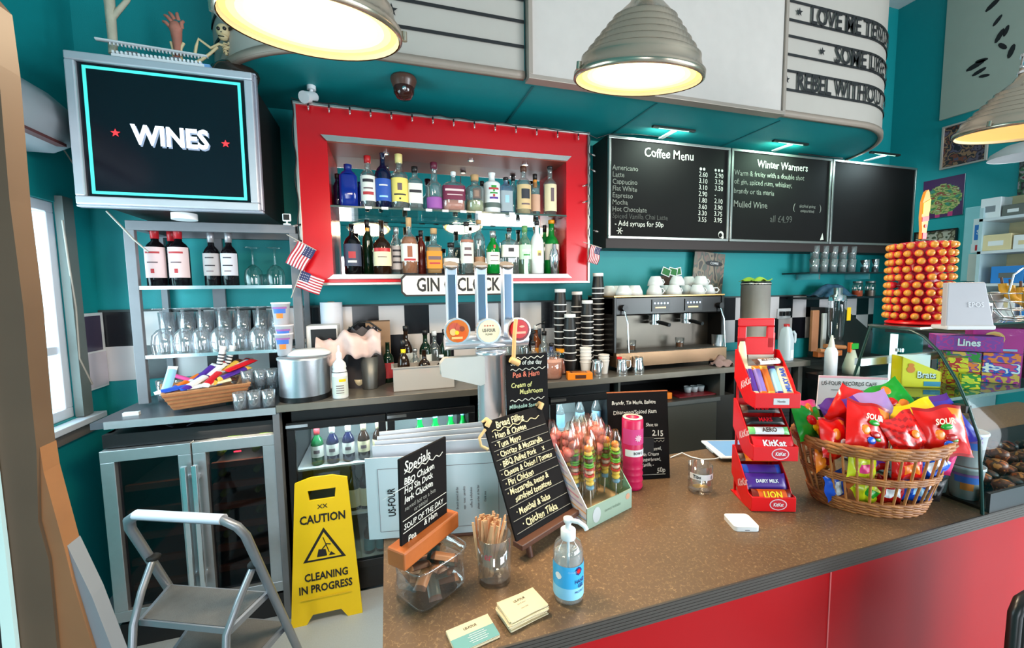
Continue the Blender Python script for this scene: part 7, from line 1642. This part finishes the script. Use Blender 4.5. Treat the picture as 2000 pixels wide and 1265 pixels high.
# sweet boxes on the glass shelf
def dbox(label, x, y, z, w_, d_, h_, rz, fn, txt=None, tm=None, ts=.03, open_=False):
    t = thing('sweet_box', label, 'box', (x, y, z), rz, 'sweet boxes in the display case')
    b = B(); cbm = fn(.5, .1)
    b.box(-w_/2, w_/2, 0, d_, 0, h_, cbm).build('carton', t, bevel=.001)
    B().grid(lambda u, v: (-w_/2+w_*u, -.0008, h_*v), 12, 10, fn, False).build('front_print', t)
    if txt: B().text(txt, (0, -.0025, h_*.55), ts, tm, .03, .8).build('lettering', t)
    return t
SG = 1.2895
t = thing('sweet_box', 'open yellow display box with a sloping front just inside the glass case', 'box', (1.68, .945, SG), radians(-30), 'sweet boxes in the display case')
yb = mat('yellow_box', (250, 222, 10), .45); cb3 = mat('teal_box_print', (50, 140, 180), .5)
v = [(-.0, 0, 0), (.113, 0, 0), (.113, 0, .055), (.0, 0, .105)]
v2 = [(x, .003, z) for x, y, z in v]
b = B(); b.add(v+v2, [(0, 1, 2, 3), (7, 6, 5, 4), (3, 2, 6, 7), (0, 4, 5, 1), (1, 5, 6, 2), (0, 3, 7, 4)], yb)
b.box(.0, .003, 0, .055, 0, .105, yb).box(.11, .113, 0, .055, 0, .055, yb).box(0, .113, .052, .055, 0, .105, W_).box(0, .113, 0, .055, 0, .003, yb); b.build('carton', t)
b = B(); b.disc((.026, -.001, .062), .012, bO); b.disc((.026, -.0015, .077), .009, bO, ry=.006); b.text('Brats', (.072, -.0015, .042), .032, ink, .03, .8); b.text('Brats', (.07, -.002, .044), .032, W_, .015, .8); b.box(.065, .112, -.001, 0, .006, .022, cb3); b.build('carton_print', t)
def mm_(*c):
    cols = [tuple(int(255*((x*12.92) if x < .0031 else 1.055*x**(1/2.4)-.055)) for x in m_.node_tree.nodes['Mix'].inputs[6].default_value[:3]) for m_ in c]
    cols = [tuple(min(255, int(v*1.04)) for v in q_) for q_ in cols]; m = multi('box_print_'+'_'.join(m_.name for m_ in c)[:50], cols+cols[::-1], 34, 1, (1, 1, 1.6)); return lambda u, v: m
pb1 = mat('magenta_box', (196, 24, 140), .4, ); pb2 = mat('grape_box', (140, 50, 160), .4)
dbox('lime yellow sweet box beside the yellow display box on the glass shelf', 1.885, .90, SG, .05, .06, .095, radians(-45), mm_(yb, bLm, yb, bR))
dbox('small green and yellow sweet box at the front of the glass shelf', 1.845, .845, SG, .045, .045, .05, radians(-45), mm_(bLm, yb, bG))
dbox('purple sweet box with a white swirl logo on the top of the pile', 2.00, .93, SG+.108, .17, .08, .055, radians(-48), mm_(pb2, pb1, pb2), 'Lines', W_, .036)
k = 0
for r_ in range(3):
    for c_ in range(2):
        nm = ['lowest', 'middle', 'highest'][r_]+' patterned sweet packet in the '+['left', 'right'][c_]+' pile on the glass shelf'
        dbox(nm, 1.975+c_*.075, .93-c_*.065, SG+.0355*r_+.001, .09, .07, .034, radians(-48), [mm_(pb2, gold, bR), mm_(bB, pb1, gold), mm_(bO, pb2, bY), mm_(bK, bB, W_), mm_(gold, pb2, bG), mm_(blu, pb2, bO)][k]); k += 1
for i, (x, y, z) in enumerate(((2.17, .93, 0), (2.17, .93, .092), (2.26, .82, 0), (2.26, .82, .092))):
    t = dbox(['lower left magenta box with a gold medallion', 'upper left magenta box with a gold medallion', 'lower right magenta box with a gold medallion', 'upper right magenta box with a gold medallion'][i]+' on the glass shelf', x, y, SG+z, .13, .08, .091, radians(-50), mm_(pb1, pb1, pb1))
    b = B(); b.disc((-.01, -.002, .052), .028, gold); b.disc((-.01, -.0026, .052), .021, mat('amber_medal', (236, 160, 50), .4)); b.star((-.01, -.003, .052), .014, mat('pink_mark', (200, 60, 90), .5)); b.box(-.05, .05, -.002, -.001, .008, .016, lbl); b.build('medallion', t)
# ================================================================ ON TOP OF THE CASE: lollipop stand
LZ = 1.509
lx_, ly_ = 1.70, .925
t = thing('lollipop_stand', 'red revolving lollipop stand with a tall orange and yellow topper on the display case', 'display stand', (lx_, ly_, LZ))
B().lathe([(0, 0), (.078, 0), (.08, .006), (.066, .014), (0, .016)], mred, 36).build('base', t)
body = mat('stand_core', (190, 24, 50), .35)
B().lathe([(0, .016), (.05, .016), (.05, .27), (0, .271)], body, 30).build('drum', t)
q0_, q1_ = onY(1797, 470, ly_), onY(1804, 370, ly_)
b = B(); sgn = 1
zz = q1_.z-LZ
b.prism([(-.008, .28), (.012, .28), (.016, .31), (.022, .36), (.024, .41), (.018, zz-.01), (.012, zz), (.0, zz-.008), (-.012, .40), (-.014, .35), (-.008, .31)], -.004, .004, mat('topper_orange', (248, 146, 20), .35)); b.build('topper', t, bevel=.001)
b = B(); b.prism([(-.012, .36), (.021, .37), (.023, .41), (-.011, .395)], -.006, -.004, ylw).prism([(-.006, .3), (.014, .3), (.012, .28), (-.006, .28)], -.006, -.004, mred).prism([(-.012, .335), (.019, .34), (.019, .355), (-.013, .35)], -.006, -.004, mred); b.disc((.006, -.0062, .322), .006, mred).build('topper_print', t)
lo_ = mat('lolly_orange', (240, 150, 56), .3, noise=.4, scale=160); lp_ = mat('lolly_wrap_pink', (220, 44, 60), .3)
t = thing('lollipop', 'orange and pink wrapped lollipop plugged into the red revolving stand', 'lollipop', (0, 0, 0), 0, 'lollipops on the red revolving stand')
B().rod((.048, 0, 0), (.066, 0, 0), .0015, W_, 6).build('stick', t)
b = B(); b.ball((.074, 0, 0), .0118, lp_, 12, 8); b.ball((.0785, 0, 0), .0104, lo_, 12, 8); b.build('sweet_ball', t); LP = t
B().lathe([(0, 0), (0, 0)], lo_, 3) if 0 else None
rnd = random.Random(4); first = True; NR, NC = 10, 18; ROWN = ['bottom', 'second', 'third', 'fourth', 'fifth', 'sixth', 'seventh', 'eighth', 'ninth', 'top']
CH.clear()
kids = [o for o in bpy.data.objects if o.parent == LP]
for r_ in range(NR):
    for c_ in range(NC):
        if rnd.random() < .03 and not first: continue
        a = 2*pi*c_/NC+(.5*pi/NC if r_ % 2 else 0)+.1
        loc = (lx_, ly_, LZ+.028+r_*.0253)
        if first: LP['label'] = 'orange wrapped lollipop in the bottom row of the red stand'; LP.location = loc; LP.rotation_euler = (0, 0, a); first = False; continue
        c2 = LP.copy(); COL.objects.link(c2); c2.location = loc; c2.rotation_euler = (0, 0, a); c2['label'] = f'orange wrapped lollipop in the {ROWN[r_]} row of the red stand'; c2['group'] = f'lollipops in the {ROWN[r_]} row of the stand'
        for kk in kids:
            d2 = kk.copy(); COL.objects.link(d2); d2.parent = c2
LP['group'] = 'lollipops in the bottom row of the stand'
# till display
tp = onZ(1897, 645, LZ); tl = thing('till_display', 'tilted grey plastic back of a till screen on top of the display case', 'till', (tp.x+.02, tp.y+.012, LZ), radians(-24))
hgt = .135; wB, wT = .062, .048
tg = mat('till_grey', (166, 160, 164), .5)
b = B(); v = [(-wB, 0, .006), (wB, 0, .006), (wT, .02, hgt), (-wT, .02, hgt)]; v += [(x, y+.018, z) for x, y, z in v]; b.add(v, [(0, 1, 2, 3), (7, 6, 5, 4), (0, 4, 5, 1), (1, 5, 6, 2), (2, 6, 7, 3), (3, 7, 4, 0)], tg); b.box(-wB, wB, -.004, .05, 0, .012, mat('till_base', (200, 196, 196), .5)); b.build('screen_back', tl, bevel=.003)
b = B(); b.text('EPOS', (.018, .008, .07), .02, mat('faint_logo', (206, 202, 204), .5), .0, .9, Y=(0, .15, 1)).build('logo', tl)
t = thing('paper_cup', 'white paper cup behind the till on the display case', 'cup', onZ(1938, 620, LZ)+Vector((.06, .03, 0))); B().lathe([(0, 0), (.024, 0), (.032, .09), (.034, .09), (.031, .086), (0, .02)], W_, 18).build('cup_body', t)
t = thing('plant_pot', 'brown pot with an olive bag behind the lollipop stand', 'pot', onZ(1875, 600, 1.40)); t.location = (2.78, 1.32, 1.406)
# worktop shelf behind carries clutter
sb_ = thing('rear_shelf', 'dark shelf behind the display case carrying cups and a pot', 'shelf', (2.9, 1.35, 0)); B().box(-.3, 1.0, -.1, .2, 1.385, 1.405, mblack).build('shelf_board', sb_)
for x in (-.28, .9): B().box(x, x+.04, .0, .04, 0, 1.385, mblack).build('leg', sb_)
B().lathe([(0, 0), (.045, 0), (.06, .11), (.056, .11), (0, .09)], mat('tan_pot', (170, 110, 80), .8), 20).build('pot_body', t)
t = thing('olive_bag', 'olive green paper bag standing behind the lollipop stand', 'bag', (2.80, 1.44, 1.405)); B().grid(lambda u, v: (.055*cos(2*pi*u)*(1-.2*v), .035*sin(2*pi*u), .16*v+.006*sin(9*u)), 18, 6, mat('olive_paper', (130, 126, 40), .7, noise=.2)).build('bag_body', t)
t = thing('black_cup', 'stack of black cups behind the till', 'cup', (2.94, 1.36, 1.405)); B().lathe([(0, 0), (.04, 0), (.055, .17), (0, .17)], mblack, 18).build('cup_body', t)
# bananas in a wire basket
q = onZ(1985, 615, LZ)
t = thing('wire_basket', 'chrome wire fruit basket on the display case at the right edge', 'basket', (2.25, .90, LZ-.0))
b = B()
for z, r_ in ((0, .06), (.03, .085), (.06, .1), (.09, .11)): b.tube([(r_*cos(a*pi/12), r_*sin(a*pi/12), z+.004) for a in range(24)], .0025, chrome, 6, True)
for k in range(12): a = k*pi/6; b.tube([(.06*cos(a), .06*sin(a), .004), (.085*cos(a), .085*sin(a), .034), (.11*cos(a), .11*sin(a), .094)], .0018, chrome, 5)
b.tube([(-.11, 0, .094), (-.09, 0, .16), (0, 0, .2), (.09, 0, .16), (.11, 0, .094)], .003, chrome, 6); b.build('wire_body', t)
ban = mat('ripe_banana', (214, 160, 40), .5, noise=.3, scale=20)
b0 = thing('banana', 'ripe banana in the wire basket at the right edge', 'banana', (2.22, .87, LZ+.05), .3, 'bananas in the wire basket')
B().tube([(.07*cos(pi+a*pi/9), 0, .05+.07*sin(pi+a*pi/9)*.9) for a in range(10)], .013, ban, 8, r1=.012).build('fruit', b0); B().rod((.07, 0, .05), (.075, 0, .075), .004, brn, 6).build('stalk', b0)
for k in range(4): dup(b0, (2.22+.02*k, .88+.012*k, LZ+.055+.008*k), .3+.35*k)
t = thing('metal_bracket', 'small white and black price stand beside the fruit basket', 'price stand', (2.07, .92, LZ)); B().box(-.03, .03, 0, .003, .0, .06, W_).box(-.025, .025, -.001, 0, .02, .05, mkd).build('card', t)

# ================================================================ RIGHT WALL
# big pale panel with paint splash lettering
t = thing('wall_canvas', 'large pale grey panel with black splash marks high on the right wall', 'panel', (RX, 1.4, 3.04))
pg_ = mat('pale_grey_panel', (172, 176, 162), .7, noise=.04)
B().box(-.02, 0, -1.2, 1.035, 0, 1.12, pg_).build('canvas', t)
b = B(); rr = random.Random(2)
for (x, y, s) in ((1905, 128, 1.2), (1912, 140, .9), (1917, 118, .8), (1922, 148, .7), (1940, 8, 1.1), (1948, 40, .8), (1952, 70, 1), (1958, 90, .8), (1965, 60, .8), (1975, 100, 1)):
    q = onX(x, y, RX-.022); a = rr.random()*3; b.disc((-.0215, q.y-1.4, q.z-3.04), .05*s, ink, X=(0, cos(a), sin(a)), Y=(0, -sin(a), cos(a)), ry=.018*s, seg=9)
b.build('splash_marks', t)
pc1 = [mat('pp_a', (60, 40, 52), .5), mat('pp_b', (96, 84, 100), .5), mat('pp_c', (150, 110, 80), .5), mat('pp_d', (40, 34, 40), .5), mat('pp_e', (120, 60, 40), .5)]
hsh = lambda u, v, n, s: int((sin(int(u*n)*12.9+int(v*n)*78.2+s)*43758.5) % 1*5)
def fit5(l): return l+[l[0]]*(5-len(l))
panel_poster('framed_poster', 'white-framed dark photo collage, the top poster on the right wall', RX-.006, 2.09, 2.35, 2.61, 2.935, lambda u, v: multi('collage_print', [(34, 26, 38), (96, 84, 100), (60, 40, 52), (150, 110, 80), (40, 34, 40), (120, 60, 40), (80, 76, 96)], 14, 2), frame=offwhite)
pc2 = [mat('pq_a', (120, 150, 60), .5), mat('pq_b', (60, 110, 60), .5), mat('pq_c', (190, 170, 110), .5), mat('pq_d', (60, 130, 140), .5), mat('pq_e', (150, 60, 50), .5)]; pvio = mat('pq_violet', (70, 24, 80), .5); ppk = mat('pq_pink', (190, 50, 110), .5)
panel_poster('tin_poster', 'purple-bordered poster of a green oval scene, the middle poster on the right wall', RX-.006, 2.2, 2.47, 2.205, 2.53, lambda u, v: (multi('oval_scene', [(60, 130, 110), (60, 110, 60), (130, 160, 80), (190, 170, 110), (90, 130, 60), (150, 60, 50), (170, 180, 130)], 16, 2, (1, 1, 1.8)) if ((u-.5)/.46)**2+((v-.45)/.38)**2 < 1 else (ppk if v < .12 and int(u*9) % 3 == 0 else pvio)))
pc3 = [mat('pr_a', (150, 140, 116), .5), mat('pr_b', (90, 80, 60), .5), mat('pr_c', (176, 166, 150), .5), mat('pr_d', (60, 70, 50), .5), mat('pr_e', (120, 90, 70), .5)]
panel_poster('tin_poster', 'black-edged brown poster partly hidden by the lollipop stand', RX-.006, 2.23, 2.5, 1.78, 2.09, lambda u, v: multi('brown_poster_print', [(150, 140, 116), (90, 80, 60), (176, 166, 150), (60, 70, 50), (120, 90, 70)], 14, 2), frame=black, fw=.01)
pcs = [mat('ps_a', (34, 30, 34), .5), mat('ps_b', (84, 84, 86), .5), mat('ps_c', (60, 100, 70), .5), mat('ps_d', (150, 140, 140), .5), mat('ps_e', (110, 30, 40), .5)]
panel_poster('dark_poster', 'tall dark poster at the right edge below the white bowl lamp', RX-.006, 1.72, 1.9, 2.2, 2.75, lambda u, v: multi('dark_poster_print', [(34, 30, 34), (84, 84, 86), (40, 34, 38), (60, 100, 70), (150, 140, 140), (110, 30, 40)], 14, 2))
panel_poster('notice_board', 'dark green notice above the dark poster, behind the white bowl lamp', RX-.006, 1.75, 2.05, 2.76, 2.9, lambda u, v: mat('notice_green', (20, 70, 66), .5))
# white bowl lamp
q = onY(1990, 304, 1.5)
t = thing('bowl_lamp', 'small white bowl lamp behind the half-hidden pendant lamp', 'lamp', (q.x+.06, 1.5, q.z)); B().lathe([(.15, 0), (.14, .03), (.08, .07), (.02, .085), (0, .086)], mat('bowl_lamp_white', (190, 190, 188), .5), 28).lathe([(.148, .003), (.0, .03)], mat('bowl_lamp_inside', (206, 204, 206), .5), 28).build('shade', t); B().rod((0, 0, .085), (0, 0, CZ-q.z), .005, black, 6).build('cord', t)
# dispenser board with notices
t = thing('dispenser', 'pale blue plastic notice holder with blue and orange leaflets on the right wall', 'notice holder', (RX-.01, 2.08, 1.66))
pl = mat('pale_blue_plastic', (150, 206, 212), .35)
b = B(); b.box(-.04, 0, -.1, .13, .0, .60, pl); b.build('holder', t, bevel=.006)
b = B(); b.box(-.045, -.04, -.075, .07, .3, .5, W_).box(-.046, -.045, -.07, .06, .33, .45, mat('leaf_blue', (40, 120, 200), .5)).build('blue_leaflet', t)
b = B(); b.box(-.045, -.04, -.075, .075, .23, .3, W_).box(-.046, -.045, -.065, .05, .245, .29, mat('leaf_red', (200, 40, 50), .5)).build('red_leaflet', t)
b = B(); b.box(-.045, -.04, -.085, .085, 0, .22, mat('leaf_pale', (206, 206, 200), .6)).box(-.046, -.045, -.06, .02, .04, .2, mat('leaf_orange', (244, 120, 84), .5)).build('orange_leaflet', t)
b = B(); b.text('STOP', (-.0475, -.0, .39), .05, W_, .01, .8, X=(0, -1, 0)); b.build('lettering', t)
# white shelving at the right edge
t = thing('storage_shelving', 'white shelving crowded with papers and cartons at the right edge', 'shelf', (RX-.35, 1.05, 0))
shw_ = mat('shelf_white', (214, 220, 226), .5)
for z in (1.38, 1.62, 1.86, 2.1): B().box(0, .34, -.3, .93, z, z+.02, shw_).build('shelf_board', t)
for y in (-.3, .91): B().box(0, .34, y, y+.02, 0, 2.2, mat('shelf_side', (180, 206, 212), .5)).build('side_panel', t)
B().box(.33, .34, -.3, .93, 1.2, 2.3, mat('shelf_back', (206, 190, 150), .6)).build('back_panel', t)
ORDR = ['first from the right', 'second from the right', 'third from the right', 'fourth from the right', 'fifth from the right', 'sixth from the right', 'seventh from the right', 'eighth from the right', 'ninth from the right', 'tenth from the right', 'eleventh from the right', 'twelfth from the right', 'thirteenth from the right']
ccs = [W_, mat('box_grey', (130, 134, 140), .6), mat('box_blue', (40, 130, 210), .5), mat('box_cream', (226, 206, 160), .6), mat('box_pink', (236, 190, 190), .6), dsteel, white, paper]
nmz = ['bottom', 'second', 'third', 'top']; colz = ['white', 'grey', 'blue', 'cream', 'pink', 'steel', 'pale', 'off-white']; rr = random.Random(12)
for zi, z in enumerate((1.4, 1.64, 1.88, 2.12)):
    y = -.26; k = 0
    while y < .86:
        w_ = rr.uniform(.08, .17); h_ = rr.uniform(.07, .18); ci = rr.randrange(8)
        o = thing('storage_carton', f'{colz[ci]} carton number {k+1} from the far end on the {nmz[zi]} shelf of the white shelving' if 0 else f'{colz[ci]} carton, {ORDR[k]} on the {nmz[zi]} shelf of the white shelving', 'box', (RX-.33, 1.05+y+w_/2, z+.001), 0, f'{colz[ci]} cartons on the {nmz[zi]} white shelf')
        B().box(0, rr.uniform(.1, .2), -w_/2, w_/2, 0, h_, ccs[ci]).build('carton', o, bevel=.003); B().box(-.001, 0, -w_/4, w_/4, h_*.3, h_*.6, ccs[(ci+3) % 8]).build('carton_label', o)
        y += w_+rr.uniform(.005, .03); k += 1
# dark steel oven side and things in front of it
t = thing('steel_oven', 'dark steel oven with a sloping side right of the worktop', 'oven', (3.05, 2.25, 0))
so = mat('dark_oven_steel', (62, 62, 60), .35, .7, noise=.15, scale=4)
b = B(); q = [onY(x, y, 2.62) for x, y in ((1612, 600), (1650, 602), (1705, 650), (1690, 780), (1600, 780))]
b.prism([(p_.x-3.05, p_.z) for p_ in q], .37, .50, so); b.box(.1, 1.3, .0, .5, 0, 1.0, mblack); b.build('casing', t)
B().box(-.1, 1.2, -.25, .0, .96, 1.0, mat('black_ledge', (26, 26, 28), .25)).box(-.1, 1.2, -.256, -.25, .955, 1.002, steel).build('front_ledge', t)
q = onZ(1616, 742, 1.0)
t = thing('squeeze_bottle', 'white nozzle bottle standing on the dark ledge left of the display case', 'bottle', (2.96, 2.08, 1.0)); zt2 = onY(1616, 655, 2.08).z-1.0
B().lathe([(0, 0), (.038, 0), (.038, zt2*.6), (.03, zt2*.68), (.02, zt2*.72), (0, zt2*.72)], W_, 22).build('bottle_body', t); B().lathe([(.022, zt2*.7), (.016, zt2*.82), (.006, zt2), (0, zt2)], mat('nozzle_white', (226, 222, 214), .5), 14).build('nozzle', t)
t = thing('trigger_sprayer', 'frosted spray bottle with a green and orange trigger beside the white nozzle bottle', 'bottle', (3.22, 2.12, 1.0)); zt2 = onY(1655, 668, 2.12).z-1.0
B().lathe([(0, 0), (.05, 0), (.052, zt2*.2), (.02, zt2*.75), (0, zt2*.75)], mat('frosted_spray', (190, 196, 176), .35), 20).build('bottle_body', t); B().box(-.02, .05, -.012, .012, zt2*.78, zt2*.95, mat('trigger_green', (40, 160, 50), .4)).box(-.03, -.008, -.01, .01, zt2*.68, zt2*.98, mat('trigger_orange', (236, 100, 30), .4)).build('trigger_head', t)
t = thing('chopping_board', 'tall wooden board standing on end behind the milk bottle', 'board', (onY(1590, 700, 2.5).x, 2.5, WT)); zt2 = onY(1590, 606, 2.5).z-WT; B().box(-.035, .04, 0, .025, 0, zt2, mat('board_wood', (170, 112, 74), .6, noise=.15)).build('board_body', t, bevel=.006)
t = thing('chopping_board', 'white plastic board standing beside the wooden one', 'board', (onY(1608, 700, 2.5).x, 2.5, WT)); B().box(-.02, .025, 0, .02, 0, zt2*.92, mat('board_white', (206, 204, 200), .5)).build('board_body', t, bevel=.006)
t = thing('glass_blender', 'blender with a clear jug, steel lid and yellow tag behind the white nozzle bottle', 'blender', (onY(1623, 690, 2.45).x, 2.42, WT)); zt2 = onY(1623, 562, 2.42).z-WT
B().lathe([(0, 0), (.06, 0), (.055, .09), (.04, .1), (0, .1)], mblack, 24).build('motor_base', t); B().lathe([(.035, .1), (.05, .14), (.06, zt2*.8)], clear, 24).build('jug', t); B().lathe([(.062, zt2*.8), (.055, zt2*.88), (.03, zt2*.9), (.032, zt2), (0, zt2)], chrome, 24).build('lid', t); B().box(.02, .06, -.066, -.062, zt2*.5, zt2*.7, yellow).build('tag', t)
t = thing('wooden_rack', 'low brown wooden rack of round handles in front of the chopping boards', 'rack', (onY(1610, 690, 2.3).x, 2.3, WT))
B().box(-.09, .16, -.02, .02, .0, .04, wood).rod((-.1, -.03, .055), (.1, -.03, .03), .016, mat('handle_wood', (180, 116, 70), .5), 12).rod((.0, .0, .08), (.2, -.01, .06), .016, mat('handle_wood', (180, 116, 70), .5), 12).build('rack_body', t)
